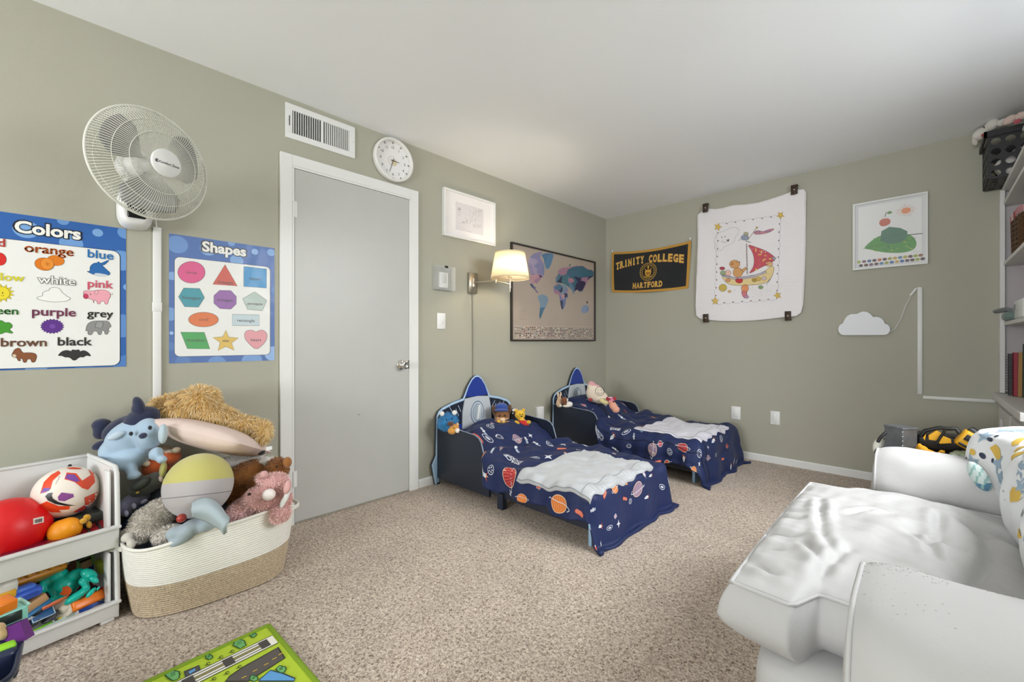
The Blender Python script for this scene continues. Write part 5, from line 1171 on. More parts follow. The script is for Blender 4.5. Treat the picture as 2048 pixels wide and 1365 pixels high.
for (X, Y, w_, h_, an) in ((1992, 907, 14, 9, -.7), (2030, 995, 17, 11, .4), (1946, 910, 5, 7, 0), (1976, 950, 3, 7, .4), (2040, 1075, 12, 9, -.5)):
    ca, sa = math.cos(an), math.sin(an); dput(X, Y, [(x*ca-y*sa, x*sa+y*ca) for x, y in ((-w_, -h_*.7), (w_*.2, -h_), (w_, -h_*.4), (w_*.8, h_), (-w_*.5, h_*.8), (-w_, h_*.3))], '#e2bc55')
for (X, Y) in ((1968, 918), (1990, 1020), (1980, 883), (2045, 1030), (2010, 1005)): dput(X, Y, [(5*math.cos(2*PI*i/10), 6*math.sin(2*PI*i/10)) for i in range(10)], '#3c4258')
rm = random.Random(12)
for i in range(46):
    a0, b0 = rm.uniform(.06, .96), rm.uniform(.04, .62); k = i % 4; h = G(); s_ = (1.0, .8, .35, .3)[k]; r0 = rm.uniform(0, 6)
    if k == 0: sh = st5(16, r0)
    elif k == 1: sh = [(x*math.cos(r0)-y*math.sin(r0), x*math.sin(r0)+y*math.cos(r0)) for x, y in ((-17, -6), (4, -9), (17, -4), (15, 8), (-8, 7), (-17, 2))]
    elif k == 2: sh = [(9*math.cos(t), 11*math.sin(t)) for t in np.linspace(0, 6.2, 9)]
    else: sh = st5(7, r0)
    h.poly([(a0+x*.0024*s_/1.2, b0+y*.0024*s_/.62) for x, y in sh], 0); subdiv(h, .02)
    out.add([tuple(drape(max(0, min(1, v[0])), max(0, min(1, v[1])))+drn(v[0], v[1])*.0042) for v in h.V], h.F, ('#9fb6c9', '#e2bc55', '#3c4258', '#b6bcc4')[k])
part('printed_motifs', out, INKC, TBK, world=True, kind='stuff')
# fringed white throw and teal printed pillow behind it
TTH = thing('fringed_throw', 'fringed crinkled white throw with teal stripes folded over the chair back top', 'blanket', Matrix.Translation((2.9, 1.9, .9)))
def thr(a, b): p = drape(.24+.7*a, .36+.22*(1-a)*(1-b)+.55*b); return p+Vector((-.012, 0, .012))+Vector((-.006, 0, .006))*math.sin(a*150)*.5+Vector((0, 0, .007*math.sin(a*40+b*12)))
g = G(); g.surf(thr, 130, 40); o = part('throw_cloth', g, mat('crinkle_white', '#d6d8da', .85, bump=1.0, bscale=110, var=.12, vscale=70), TTH, world=True); m = o.modifiers.new('s', 'SOLIDIFY'); m.thickness = .012; m.offset = .5
g = G(); rr = random.Random(5)
for i in range(150): a = i/150; p = thr(a, 0); q_ = p+Vector((-.012+rr.uniform(-.008, .004), rr.uniform(-.012, .012), -.022)); g.tube([p, (p+q_)/2+Vector((-.004, 0, 0)), q_], .0012, 4)
for i in range(60): b = i/60; p = thr(0, b); q_ = p+Vector((rr.uniform(-.01, .01), .02, -.006)); g.tube([p, q_], .0012, 4)
part('fringe', g, mat('crinkle_white', '#e6e7e9', .85), TTH, world=True, kind='stuff')
out = G()
for k in range(9):
    b0 = .30+.05*k; h = G(); h.poly([(.10, b0), (.22, b0+.02), (.22, b0+.04), (.10, b0+.02)], 0, '#2f93a3'); subdiv(h, .02); out.add([tuple(thr(v[0], v[1])+Vector((-.007, 0, .008))) for v in h.V], h.F, '#2f93a3')
part('teal_stripes', out, INKC, TTH, world=True, kind='stuff')
TPL = thing('small_cushion', 'small teal and white wave print cushion tucked behind the baby blanket', 'cushion', Matrix.Translation(P(1963, 945, y=2.12)))
Rp = Matrix.Rotation(math.radians(55), 3, 'Y')
cpp = P(1953, 950, y=2.10)+Vector((.035, .0, .0)); g = blob([E(1957, 953, 20, 31, 1.42, rot=34, rz=.018), E(1962, 958, 20, 26, 1.42, rot=34, rz=.02)], .006, 2, '#c8d6d2'); recolor(g, lambda c: '#8fb5b0' if abs(math.sin(project(c)[0]*.16+project(c)[1]*.09)) < .45 else ('#4f7f9a' if project(c)[1] > 968 else None)); part('cushion_cover', g, PLUSH, TPL, world=True)
# ---------------------------------------------------------------- bookcase
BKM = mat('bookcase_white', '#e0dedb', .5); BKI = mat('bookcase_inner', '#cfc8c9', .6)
TB = thing('bookcase', 'white built-in bookcase with open shelves in the corner behind the armchair', 'bookcase', Matrix.Translation((XF, 3.6, 0)))
by0, by1 = 3.06, YB
def bpart(name, c, d, m=BKM, bv=.002, label=None): g = G(); g.box(c, d); o = part(name, g, m, TB, world=True, label=label); bevel(o, bv); return o
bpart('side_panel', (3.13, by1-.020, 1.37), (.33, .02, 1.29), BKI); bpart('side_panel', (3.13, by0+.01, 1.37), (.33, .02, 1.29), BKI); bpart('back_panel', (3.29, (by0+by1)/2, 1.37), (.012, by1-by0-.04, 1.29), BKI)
bpart('face_stile', (XF+.011, by1-.045, 1.37), (.022, .088, 1.29)); bpart('face_stile', (XF+.011, by0+.045, 1.37), (.022, .088, 1.29))
for z in (1.545, 1.165, 1.93): bpart('shelf', (3.12, (by0+by1)/2, z), (.33, by1-by0-.062, .022))
bpart('counter_top', (3.10, (by0+by1)/2, .70), (.37, by1-by0, .04))
bpart('top_board', (3.125, (by0+by1)/2, 2.022), (.35, by1-by0, .022))
bpart('base_cabinet', (3.125, (by0+by1)/2, .34), (.34, by1-by0-.004, .68))
for k in range(2):
    y = by1-.06-.53*k-.25; g = G(); x_ = 2.947
    for (c, d) in (((x_, y, .60), (.02, .50, .07)), ((x_, y, .09), (.02, .50, .07)), ((x_, y-.215, .345), (.02, .07, .44)), ((x_, y+.215, .345), (.02, .07, .44)), ((x_+.004, y, .345), (.008, .38, .45))): g.box(c, d)
    o = part('cabinet_door', g, BKM, TB, world=True); bevel(o, .002)
    kn = G(); kn.ell((x_-.018, y-.215, .52), (.012, .012, .012)); kn.cyl((x_-.006, y-.215, .52), (x_-.018, y-.215, .52), .005, n=8)
    I = wm(TB).inverted(); kn.V = [tuple(I @ Vector(v)) for v in kn.V]; part('knob', kn, CHR, o)
# crate on top of the bookcase
CRM = mat('crate_black', '#1b1a1b', .45)
def holed_panel(g, o, du, dv, nu, nv, r, th, skip=(), margin=.0):
    """rectangular plastic wall o, o+du, o+dv with a grid of round holes, real thickness"""
    o, du, dv = Vector(o), Vector(du), Vector(dv); U, V_ = du.normalized(), dv.normalized(); N_ = U.cross(V_); cu, cv = du.length/nu, dv.length/nv
    for s_, flip in ((0, False), (th, True)):
        for i in range(nu):
            for j in range(nv):
                c = o+U*cu*(i+.5)+V_*cv*(j+.5)+N_*s_; n = 12
                inn = [c+U*r*math.cos(2*PI*k/n+PI/4)+V_*r*math.sin(2*PI*k/n+PI/4) for k in range(n)]; out = []
                for k in range(n):
                    t = 2*PI*k/n+PI/4; x, y = math.cos(t), math.sin(t); m = max(abs(x), abs(y)); out.append(c+U*x/m*cu/2+V_*y/m*cv/2)
                fs = [(k, (k+1) % n, n+(k+1) % n, n+k) for k in range(n)]; g.add(inn+out, [f if flip else f[::-1] for f in fs])
    for i in range(nu):
        for j in range(nv):
            c = o+U*cu*(i+.5)+V_*cv*(j+.5); n = 12; a = [c+U*r*math.cos(2*PI*k/n+PI/4)+V_*r*math.sin(2*PI*k/n+PI/4) for k in range(n)]
            g.add(a+[p+N_*th for p in a], [(k, (k+1) % n, n+(k+1) % n, n+k) for k in range(n)])
TCR = thing('storage_crate', 'black plastic crate with round holes on top of the bookcase', 'crate', Matrix.Translation((3.05, 4.0, 2.034)))
x0, x1, y0_, y1_, z0, z1 = 2.855, 3.24, 3.84, 4.16, 2.036, 2.325
g = G(); holed_panel(g, (x0+.02, y0_+.015, z0), (x1-x0-.04, 0, 0), (0, 0, z1-z0-.035), 6, 4, .021, .004); part('front_wall', g, CRM, TCR, world=True)
g = G(); holed_panel(g, (x0+.02, y1_-.015, z0), (x1-x0-.04, 0, 0), (0, 0, z1-z0-.035), 6, 4, .021, .004); part('rear_wall', g, CRM, TCR, world=True)
g = G(); holed_panel(g, (x0+.02, y1_-.015, z0), (0, -(y1_-y0_-.03), 0), (0, 0, z1-z0-.035), 5, 4, .021, .004); part('end_wall', g, CRM, TCR, world=True)
g = G(); holed_panel(g, (x1-.02, y1_-.015, z0), (0, -(y1_-y0_-.03), 0), (0, 0, z1-z0-.035), 5, 4, .021, .004); part('end_wall', g, CRM, TCR, world=True)
g = G(); holed_panel(g, (x0+.02, y0_+.015, z0), (x1-x0-.04, 0, 0), (0, y1_-y0_-.03, 0), 6, 5, .017, .004); part('crate_floor', g, CRM, TCR, world=True)
g = G(); zr = z1-.018
for c, d in (((x0+.006, (y0_+y1_)/2, zr), (.012, y1_-y0_, .036)), ((x1-.006, (y0_+y1_)/2, zr), (.012, y1_-y0_, .036)), (((x0+x1)/2, y0_+.006, zr), (x1-x0, .012, .036)), (((x0+x1)/2, y1_-.006, zr), (x1-x0, .012, .036))): g.box(c, d)
for a, b in ((x0+.02, y0_+.016), (x1-.02, y0_+.016), (x0+.02, y1_-.016), (x1-.02, y1_-.016)): g.box((a, b, (z0+z1)/2-.01), (.012, .012, z1-z0-.03))
part('crate_rim', g, CRM, TCR, world=True)
def simple_plush(name, label, ells, col, vox=.007, group=None, extras=(), furs=None, cat='plush toy', sm_=3, recol=None, M_=PLUSH):
    g = blob(ells, vox, sm_, col); base = Vector(ells[0][0]); T = thing(name, label, cat, Matrix.Translation(base), group)
    if recol: recolor(g, recol)
    gf = None
    if furs: gf = fur(g, *furs)
    part('body', g, M_, T, world=True)
    if gf: part('fur', gf, FUR, T, world=True, kind='stuff')
    for nm, els, c_ in extras:
        for e in els: h = G(); h.ell(e[0], e[1], e[2], 16, 10, c_); part(nm, h, PLUSH if nm in ('ear', 'arm', 'leg', 'horn', 'patch', 'cap', 'paw', 'shirt', 'snout', 'tail', 'hair', 'fin', 'label_tag') else PLASTIC, T, world=True)
    return T
def EW(c, r, rot=None): return (Vector(c), r if isinstance(r, tuple) else (r, r, r), rot or Matrix.Identity(3))
simple_plush('stuffed_toy', 'cream spotted soft toy with small red heart hanging over black crate rim', [E(1962, 268, 20, 12, 2.72, rot=20), E(1952, 276, 9, 10, 2.76), E(1985, 250, 18, 11, 2.66, rot=15), E(2005, 245, 14, 8, 2.6)], '#e4dfd6', .008, extras=[('patch', [E(1966, 271, 4, 4, 2.72, .04, .012)], '#b23a3a'), ('ear', [E(1950, 284, 6, 8, 2.76, .03, .01)], '#d8d2c8'), ('eye', [E(1968, 255, 1.6, 2, 2.72, .05, .004)], '#2b2624')])
simple_plush('stuffed_toy', 'pinkish soft toy lying at the right inside the black crate', [E(2020, 240, 18, 9, 2.50, rot=15), E(2042, 232, 14, 9, 2.44)], '#dcc3b8', .008, extras=[('patch', [E(2035, 243, 9, 5, 2.44, .03)], '#b4525a')])
for k, (X, Y, Z, c_) in enumerate(((2.95, 3.92, 2.12, '#e8e2da'), (3.03, 3.92, 2.15, '#cfc4dc'), (2.96, 4.05, 2.14, '#efe9e2'), (3.1, 3.95, 2.12, '#e5dfd4'), (3.13, 4.04, 2.18, '#d9d4cf'), (3.02, 4.04, 2.2, '#ece7df'))):
    simple_plush('stuffed_toy', ['pale cream soft toy seen through the left holes of black crate', 'lilac soft toy seen through top left hole of the black crate', 'off-white soft toy deep inside the black crate', 'beige soft toy behind the right holes of black crate', 'grey soft toy at the back right of black crate', 'ivory soft toy just under the rim of the black crate'][k], [EW((X, Y, Z), (.05, .045, .05)), EW((X+.02, Y, Z-.03), (.045, .04, .04))], c_, .012, group='soft toys inside the crate')
# items above and on the shelves
T = thing('lidded_box', 'blue storage box with white lid on top of the bookcase, cut by frame edge', 'box', Matrix.Translation((3.1, 3.45, 2.034)))
g = G(); g.rbox((3.13, 3.42, 2.12), (.26, .36, .17), .01, 2); part('box_body', g, mat('royal_blue_plastic', '#2f49b4', .4), T, world=True); g = G(); g.rbox((3.13, 3.42, 2.215), (.30, .40, .02), .006, 2); part('box_lid', g, WPL, T, world=True)
T = thing('wicker_basket', 'brown woven basket trimmed with red checked ribbon on the upper shelf', 'basket', Matrix.Translation((3.085, 3.70, 1.558)))
g = G()
for r_ in range(14):
    z = 1.564+r_*.0135; pts = []
    for i in range(120):
        t = 2*PI*i/120; e = .35; c_, s_ = math.cos(t), math.sin(t); k = 1+.03*r_/14; wv = .004*(1 if r_ % 2 else -1)*math.sin(i*PI/2.5)
        pts.append((3.085+(.115*k+wv)*abs(c_)**e*(1 if c_ > 0 else -1), 3.70+(.21*k+wv)*abs(s_)**e*(1 if s_ > 0 else -1), z))
    g.tube(pts, .0075, 5, closed=True)
g.box((3.085, 3.70, 1.563), (.22, .38, .006)); part('woven_body', g, mat('wicker', '#5b3f22', .75, var=.35, vscale=60, bump=.5), T, world=True, kind='stuff')
g = G(); n = 120
for i in range(n):
    t = 2*PI*i/n; t2 = 2*PI*(i+1)/n; e = .35
    def rp(t, d, z): c_, s_ = math.cos(t), math.sin(t); return (3.085+(.128+d)*abs(c_)**e*(1 if c_ > 0 else -1), 3.70+(.226+d)*abs(s_)**e*(1 if s_ > 0 else -1), z)
    cc = ['#a8434c', '#d9a9ad', '#8f3140', '#e0c4c4'][i % 4]; g.add([rp(t, 0, 1.748), rp(t2, 0, 1.748), rp(t2, .001, 1.782), rp(t, .001, 1.782)], [(0, 1, 2, 3)], cc)
o = part('ribbon_trim', g, INKC, T, world=True, label='red checked ribbon trim'); m = o.modifiers.new('s', 'SOLIDIFY'); m.thickness = .004
g = G(); g.rbox((3.05, 3.66, 1.235), (.16, .30, .105), .008, 2); T = thing('white_box', 'white box with small grey window on the middle shelf', 'box', Matrix.Translation((3.08, 3.5, 1.177))); part('box_body', g, WPL, T, world=True)
g = G(); g.box((2.9685, 3.76, 1.25), (.003, .05, .03)); part('grey_window', g, mat('grey_label', '#8d9093', .5), T, world=True)
T = thing('patterned_pouch', 'grey and mint herringbone pouch overhanging the middle shelf edge', 'pouch', Matrix.Translation((2.99, 3.85, 1.177)))
g = G(); g.rbox((2.99, 3.90, 1.205), (.11, .17, .05), .02, 3, '#6f837d')
h = G()
for i in range(9):
    for j in range(3): u, v = 3.82+.018*i, 1.187+.015*j; h.add([(2.9335, u, v), (2.9335, u+.012, v+.012), (2.9335, u+.015, v+.010), (2.9335, u+.003, v-.002)], [(0, 1, 2, 3)], '#d5dfda')
part('pouch_cloth', g, PLUSH, T, world=True); part('herringbone_print', h, INKC, T, world=True, kind='stuff')
g = G(); g.tube([(2.915, 4.03, 1.24), (2.94, 3.97, 1.245), (2.96, 3.86, 1.242)], [.012, .016, .012], 8); single('grey_tube', g, mat('grey_cloth', '#7d8284', .8), 'rolled grey cloth lying on the herringbone pouch', 'cloth', (2.98, 3.93, 1.255), world=True)
bk = [(.012, .255, '#2c2a2a', .0, 'black spiral-bound book, leftmost on the lower shelf'), (.03, .262, '#9c1f35', .0, 'red spiral-bound book beside the black one on the lower shelf'), (.010, .265, '#b58a4e', .10, 'thin tan book leaning right on the lower shelf'), (.008, .315, '#3d4a3c', .08, 'thin dark green book leaning on the tan ones'), (.012, .32, '#caa25e', .08, 'golden tan book with tall cover on the lower shelf'), (.03, .33, '#b5763e', .06, 'thick orange-brown book at the frame edge on lower shelf'), (.02, .3, '#5a6a7c', .04, 'slate blue book beside the orange-brown one')]
y = 3.975; bx = 3.06
for k, (th, h_, c_, ln, lb) in enumerate(bk):
    bx = 3.062+.016*k
    T = thing('book', lb, 'book', Matrix.Translation((bx, y, .722)), 'books on the lower shelf'); R = Matrix.Translation((bx, y-th/2, .723)) @ Matrix.Rotation(ln, 4, 'X')
    g = G(); d = .20
    g.box((0, th/2-.001, h_/2), (d, .002, h_), None, R); g.box((0, -th/2+.001, h_/2), (d, .002, h_), None, R); g.box((-d/2+.001, 0, h_/2), (.002, th, h_), None, R); part('cover', g, mat('book_'+c_[1:], c_, .5), T, world=True)
    g = G(); g.box((.002, 0, h_/2), (d-.01, th-.0045, h_-.008), None, R); part('pages', g, mat('paper_pages', '#e5dcc8', .8), T, world=True)
    if k < 2:
        g = G()
        for i in range(14): z = .02+i*(h_-.04)/13; g.tube([R @ Vector((-d/2-.003+.006*math.cos(t), .007*math.sin(t), z)) for t in np.linspace(0, 2*PI, 9)[:-1]], .0012, 4, closed=True)
        part('spiral_binding', g, mat('book_ring', '#d9c8c8' if k else '#3a3634', .4), T, world=True, kind='stuff')
    y -= th+.006

# ---------------------------------------------------------------- tools behind the armchair
T = thing('fabric_tote', 'dark grey storage tote carrying the yellow toy tools, behind the chair arm', 'tote', Matrix.Translation((2.68, 3.2, 0)))
g = G(); g.rbox((2.65, 3.25, .222), (.49, .42, .444), .04, 3); part('tote_body', g, mat('tote_grey', '#2c2c31', .7, bump=.3), T, world=True); g = G(); g.rbox((2.65, 3.25, .446), (.50, .43, .02), .008, 2); part('tote_lid', g, mat('tote_grey', '#2c2c31', .7), T, world=True)
YEL = mat('tool_yellow', '#e3a81c', .4); BLK = mat('tool_black', '#1b1b1c', .45)
def dd(y, *pp): return [P(px, py, y=y) for px, py in pp]
T = thing('toy_tool_bag', 'black and yellow toy tool bag with arched handle on the grey tote', 'tool bag', Matrix.Translation(P(1895, 890, y=3.2)))
c = P(1893, 884, y=3.2); g = G(); g.rbox((c.x, c.y, c.z-.005), (.235, .15, .085), .02, 3); part('bag_body', g, BLK, T, world=True)
g = G(); g.tube(dd(3.12, (1842, 872), (1850, 862), (1880, 856), (1893, 858), (1912, 858), (1920, 868)), .010, 8); part('handle', g, BLK, T, world=True)
for pts in ([(1857, 872), (1872, 862), (1884, 868), (1872, 882), (1858, 880)], [(1872, 884), (1886, 874), (1902, 880), (1903, 887), (1880, 888)], [(1846, 876), (1852, 868), (1850, 882)]):
    g = G(); q_ = dd(3.10, *pts); ce = sum(q_, Vector())/len(q_); n_ = len(q_); g.add([tuple(p) for p in q_]+[tuple(p+Vector((0, .03, 0))) for p in q_], [tuple(range(n_)), tuple(range(n_, 2*n_))[::-1]]+[(i, n_+i, n_+(i+1) % n_, (i+1) % n_) for i in range(n_)]); part('yellow_panel', g, YEL, T, world=True)
g = G(); g.tube(dd(3.09, (1872, 890), (1880, 876), (1890, 862)), .006, 6); part('strap', g, BLK, T, world=True)
T = thing('toy_drill_case', 'yellow toy tool with black end grip, right of the tool bag', 'toy tool', Matrix.Translation(P(1940, 885, y=3.1)))
c = P(1937, 881, y=3.1); Rr = Matrix.Translation(c) @ Matrix.Rotation(.55, 4, 'Y'); g = G(); g.rbox((0, 0, 0), (.075, .08, .085), .012, 2, M=Rr); part('tool_body', g, YEL, T, world=True)
g = G(); g.rbox((-.005, -.042, .012), (.035, .006, .03), .004, 2, M=Rr); g.rbox((0, -.042, -.028), (.05, .006, .012), .003, 2, M=Rr); part('vent_panel', g, BLK, T, world=True, kind='stuff')
g = G(); g.tube(dd(3.1, (1938, 858), (1945, 863), (1962, 882)), [.014, .02, .018], 10); part('grip', g, BLK, T, world=True)
T = thing('toy_glove', 'bundle of yellow work gloves lying in front of the tool bag', 'gloves', Matrix.Translation(P(1850, 900, y=3.02)))
g = blob([E(1845, 900, 16, 9, 2.20, rot=-25), E(1862, 906, 14, 6, 2.20, rot=-20), E(1838, 892, 5, 7, 2.20), E(1884, 904, 9, 5, 2.18)], .008, 2); part('glove_cloth', g, mat('glove_yellow', '#dfa21a', .8, bump=.3), T, world=True)
T = thing('cloth_roll', 'grey green crinkled cloth at the base of the yellow toy tools', 'cloth', Matrix.Translation(P(1930, 912, y=2.98))); g = G()
for i in range(6): a = P(1910+i*7, 910-(i % 2)*3, y=3.1); g.ell(a, (.022, .018, .014), nu=10, nv=8, col=None)
part('cloth_bundle', g, mat('mint_cloth', '#a9b59a', .8), T, world=True, kind='stuff')
T = thing('metal_box', 'galvanised grey metal box standing on its corner behind chair arm', 'box', Matrix.Translation(P(1800, 880, y=3.0)))
MET = mat('galvanised_metal', '#8d9095', .42, .75, var=.15, vscale=30)
c = P(1801, 853, y=3.10); bz = c.z-.006; Rr = Matrix.Translation((c.x, c.y, (bz+.457)/2)) @ Matrix.Rotation(math.radians(52), 4, 'Z'); g = G(); g.box((0, 0, 0), (.088, .10, bz-.457), None, Rr); o = part('box_shell', g, MET, T, world=True); bevel(o, .004)
g = G(); g.box((0, 0, (bz-.457)/2+.001), (.093, .105, .012), None, Rr); o = part('box_lid', g, MET, T, world=True); bevel(o, .003)
g = G()
for i in range(5): p = Rr @ Vector((-.0435, -.046, .05-i*.024)); g.ell(p, .0035, nu=6, nv=4)
part('rivets', g, CHR, T, world=True, kind='stuff')
T = thing('cloth_bag', 'cream and black cloth bag at left of the metal box', 'bag', Matrix.Translation(P(1760, 890, y=3.0))); g = blob([E(1753, 893, 9, 16, 2.36), E(1762, 888, 9, 13, 2.36)], .01, 3, '#d7d6c8'); part('bag_cloth', g, PLUSH, T, world=True)
g = G(); g.tube([P(1755, 885, y=2.98), P(1762, 874, y=2.98), P(1771, 866, y=3.0)], .008, 6); part('bag_strap', g, BLK, T, world=True)

# ---------------------------------------------------------------- rope basket with soft toys
RW, RT = mat('cotton_rope_white', '#eae7de', .85, bump=.3, bscale=500), mat('jute_rope', '#bfad92', .9, var=.3, vscale=160, bump=.7, bscale=300)
TRB = thing('rope_basket', 'large oval cotton rope basket, white above and brown jute below', 'basket', Matrix.Translation((.33, .43, 0)))
def bk_pt(t, z, out=0.0):
    """basket wall: superellipse, sagging rim"""
    c_, s_ = math.cos(t), math.sin(t); k = z/.30
    hx = .225+.03*math.sin(min(1, k)*PI*.5)+out; hy = .268+.032*math.sin(min(1, k)*PI*.55)+out; e = .60
    x = .325+hx*abs(c_)**e*(1 if c_ > 0 else -1); y = .408+hy*abs(s_)**e*(1 if s_ > 0 else -1)
    zz = z*(1+.0*s_)
    rim = k**3*(.02*math.sin(2*t+.6)-.03*max(0, s_)**3+.05*max(0, -s_)**4*max(0, -c_))
    return Vector((max(.045, x+.008*math.sin(3*t+z*12)), y, zz+rim))
def rope(z0, z1, rows, m, name):
    g = G(); n = 110; vs = []; prof = []
    for r_ in range(rows):
        for q_ in range(5): a = PI*q_/4; prof.append((z0+(z1-z0)*(r_+.5-.5*math.cos(a))/rows, .0036*math.sin(a)))
    for r_, (z, o) in enumerate(prof):
        for i in range(n): t = 2*PI*i/n; vs.append(bk_pt(t, z, o))
    fs = [(r_*n+i, r_*n+(i+1) % n, (r_+1)*n+(i+1) % n, (r_+1)*n+i) for r_ in range(len(prof)-1) for i in range(n)]
    g.add(vs, fs, None, True); o = part(name, g, m, TRB, world=True); mm = o.modifiers.new('s', 'SOLIDIFY'); mm.thickness = .008; mm.offset = -1; return o
o = rope(.004, .135, 15, RT, 'jute_wall'); o['label'] = 'brown jute rope lower wall'; o = rope(.135, .295, 19, RW, 'cotton_wall'); o['label'] = 'white cotton rope upper wall'
g = G(); g.add([bk_pt(2*PI*i/60, .006) for i in range(60)], [tuple(range(60))]); part('basket_floor', g, RT, TRB, world=True)
g = G(); g.tube([bk_pt(2*PI*i/110, .298, .002) for i in range(110)], .0065, 7, closed=True); part('rim_coil', g, RW, TRB, world=True)
for s_, t0 in ((-1, -PI/2), (1, PI/2)):
    g = G()
    for dz in (0, .011):
        g.tube([bk_pt(t0+.20*q_, .27+dz)+Vector((0, s_*.05*math.cos(q_*PI/2), 0)) for q_ in np.linspace(-1, 1, 12)], .0065, 7)
    part('rope_handle', g, RW, TRB, world=True, kind='stuff')
# soft toys, each a toy of its own; sizes read from the photograph at each toy's distance
D1 = 1.95
# long-haired tan dog, lying on top
ells = [E(385, 812, 60, 26, 1.95, rot=-6, rz=.06), E(400, 797, 36, 22, 1.94, rz=.055), E(338, 810, 36, 16, 1.93, rz=.045), E(440, 832, 42, 17, 1.96, rot=-18, rz=.05), E(490, 850, 36, 14, 1.98, rot=-18, rz=.045), E(525, 864, 16, 20, 1.99, rz=.04)]
simple_plush('plush_dog', 'shaggy golden tan plush dog sprawled on top of the basket pile', ells, '#c99f55', .010, furs=(15000, .028, .0011, ['#e8cc92', '#dbb568', '#f0dcb4', '#e8d2a2', '#d8ac58'], .5, .7), extras=[('ear', [E(345, 806, 18, 7, 1.88, rot=10, rz=.015), E(533, 870, 8, 14, 1.97, rz=.015)], '#d8b67a'), ('nose', [E(395, 790, 3, 2.5, 1.87, rz=.006)], '#8a6a3a')])
# pink cushion
Rc = CB @ Matrix.Rotation(math.radians(-14), 3, 'Z') @ Matrix.Rotation(math.radians(68), 3, 'X')
T = thing('pink_cushion', 'pale pink cushion lying under the shaggy tan dog', 'cushion', Matrix.Translation(P(425, 875, d=2.0)))
g = pillow(P(428, 876, d=1.93), .205, .17, .058, Rc, 28); part('cushion_cover', g, mat('pink_cotton', '#e5cfc6', .8, bump=.3), T, world=True)
g = G(); a = P(538, 897, d=1.90); g.box((a.x, a.y, a.z), (.012, .022, .014)); part('care_tag', g, WPL, T, world=True)
# light blue plush animal with navy cap-like head top (plain generic toy)
ells = [E(268, 872, 62, 34, 1.80, rz=.065, rot=18), E(298, 868, 32, 32, 1.79, rz=.06), E(243, 898, 48, 30, 1.79, rz=.06, rot=12), E(262, 915, 48, 24, 1.78, rz=.06, rot=8), E(312, 908, 15, 14, 1.75, rz=.04, rot=-30), E(324, 920, 12, 8, 1.74, rz=.03), E(264, 942, 13, 15, 1.75, rz=.035), E(268, 952, 16, 8, 1.73, rz=.035), E(215, 905, 20, 16, 1.79, rz=.03)]
up_ = lambda c: '#1e2544' if (project(c)[1] < 866-.42*(project(c)[0]-250)*1.0 and project(c)[1] < 866) else None
T = simple_plush('plush_animal', 'light blue plush animal with navy crown and two pointed ears against wall', ells, '#a9c1d6', .007)
for e, nm in ((E(278, 812, 12, 20, 1.80, rz=.03, rot=12), 'ear'), (E(205, 852, 20, 17, 1.82, rz=.03, rot=60), 'ear')):
    g = blob([e, (e[0]-UP*.02, (e[1][0]*1.3, e[1][1]*.8, e[1][2]), e[2])], .006, 2, '#1e2544'); part(nm, g, PLUSH, T, world=True, label='navy pointed ear')
g = blob([E(284, 840, 42, 24, 1.82, rz=.055, rot=28), E(244, 858, 46, 22, 1.83, rz=.055, rot=28)], .007, 3, '#1e2544'); part('navy_hood', g, PLUSH, T, world=True)
for e, nm, c_ in ((E(204, 890, 22, 9, 1.76, rz=.02, rot=14), 'ear_flap', '#1e2544'), (E(232, 872, 19, 7, 1.72, rz=.012, rot=16), 'cloth_tab', '#c3d3e2'), (E(326, 868, 10, 20, 1.74, rz=.025, rot=-8), 'arm', '#b9cad4'), (E(262, 868, 4.5, 4.5, 1.72, rz=.010), 'eye', '#15182a'), (E(300, 856, 4.5, 4.5, 1.72, rz=.010), 'eye', '#15182a'), (E(286, 872, 9, 6, 1.715, rz=.014, rot=14), 'nose', '#2a3150')):
    g = G(); g.ell(*e, 20, 12, c_); part(nm, g, PLUSH, T, world=True)
# orange and cream soft toy
simple_plush('soft_toy', 'orange soft toy with cream head wedged behind the light blue one', [E(318, 930, 38, 22, 1.86, rz=.05, rot=20), E(342, 915, 22, 16, 1.86, rz=.05), E(322, 905, 26, 14, 1.88, rz=.05)], '#d5622c', .007, recol=lambda c: '#e8d6b8' if project(c)[1] < 906+.0*(project(c)[0]) else None, extras=[('ear', [E(352, 901, 10, 6, 1.83, rz=.018, rot=5)], '#eddcc2'), ('paw', [E(293, 928, 8, 6, 1.8, rz=.015)], '#e8d0b4')])
# large round plush, yellow-green above and grey below
gc = P(400, 970, d=1.76); rx = .158; g = G()
E0 = E(398, 971, 73, 64, 1.74, rz=.13)
def halfcol(c): X, Y, _ = project(c); return '#c6bf6e' if Y < 958+.02*(X-400)-10*((X-400)/74)**2*0+(400-X)*.05 else '#b9b3b3'
T = thing('round_plush', 'big round plush, yellow-green on top and grey below, front of pile', 'plush toy', Matrix.Translation(E0[0]))
g = G(); RE = E0[2] @ Matrix.Rotation(math.radians(-13), 3, 'Z') @ Matrix.Rotation(-PI/2, 3, 'X'); g.ell(E0[0], (E0[1][0], E0[1][2], E0[1][1]), RE, 64, 48, '#b9b3b3'); RI = RE.inverted(); recolor(g, lambda c: '#c6bf6e' if (RI @ (c-E0[0])).z > .10*E0[1][1] else '#b9b3b3'); part('body', g, PLUSH, T, world=True)
g = G(); pts = []
for i in range(40):
    a = -PI/2*.96+PI*.96*i/39; X = 398+73*math.sin(a)*.985; best = None
    base = Vector((math.sin(a), -math.cos(a), -.30)); base.normalize(); pts.append(E0[0]+RE @ Vector((base.x*E0[1][0], base.y*E0[1][2], base.z*E0[1][1]))*1.002)
g.tube(pts, .0013, 5, caps=False); part('stitched_mouth_line', g, mat('stitch_grey', '#7a7578', .8), T, world=True)
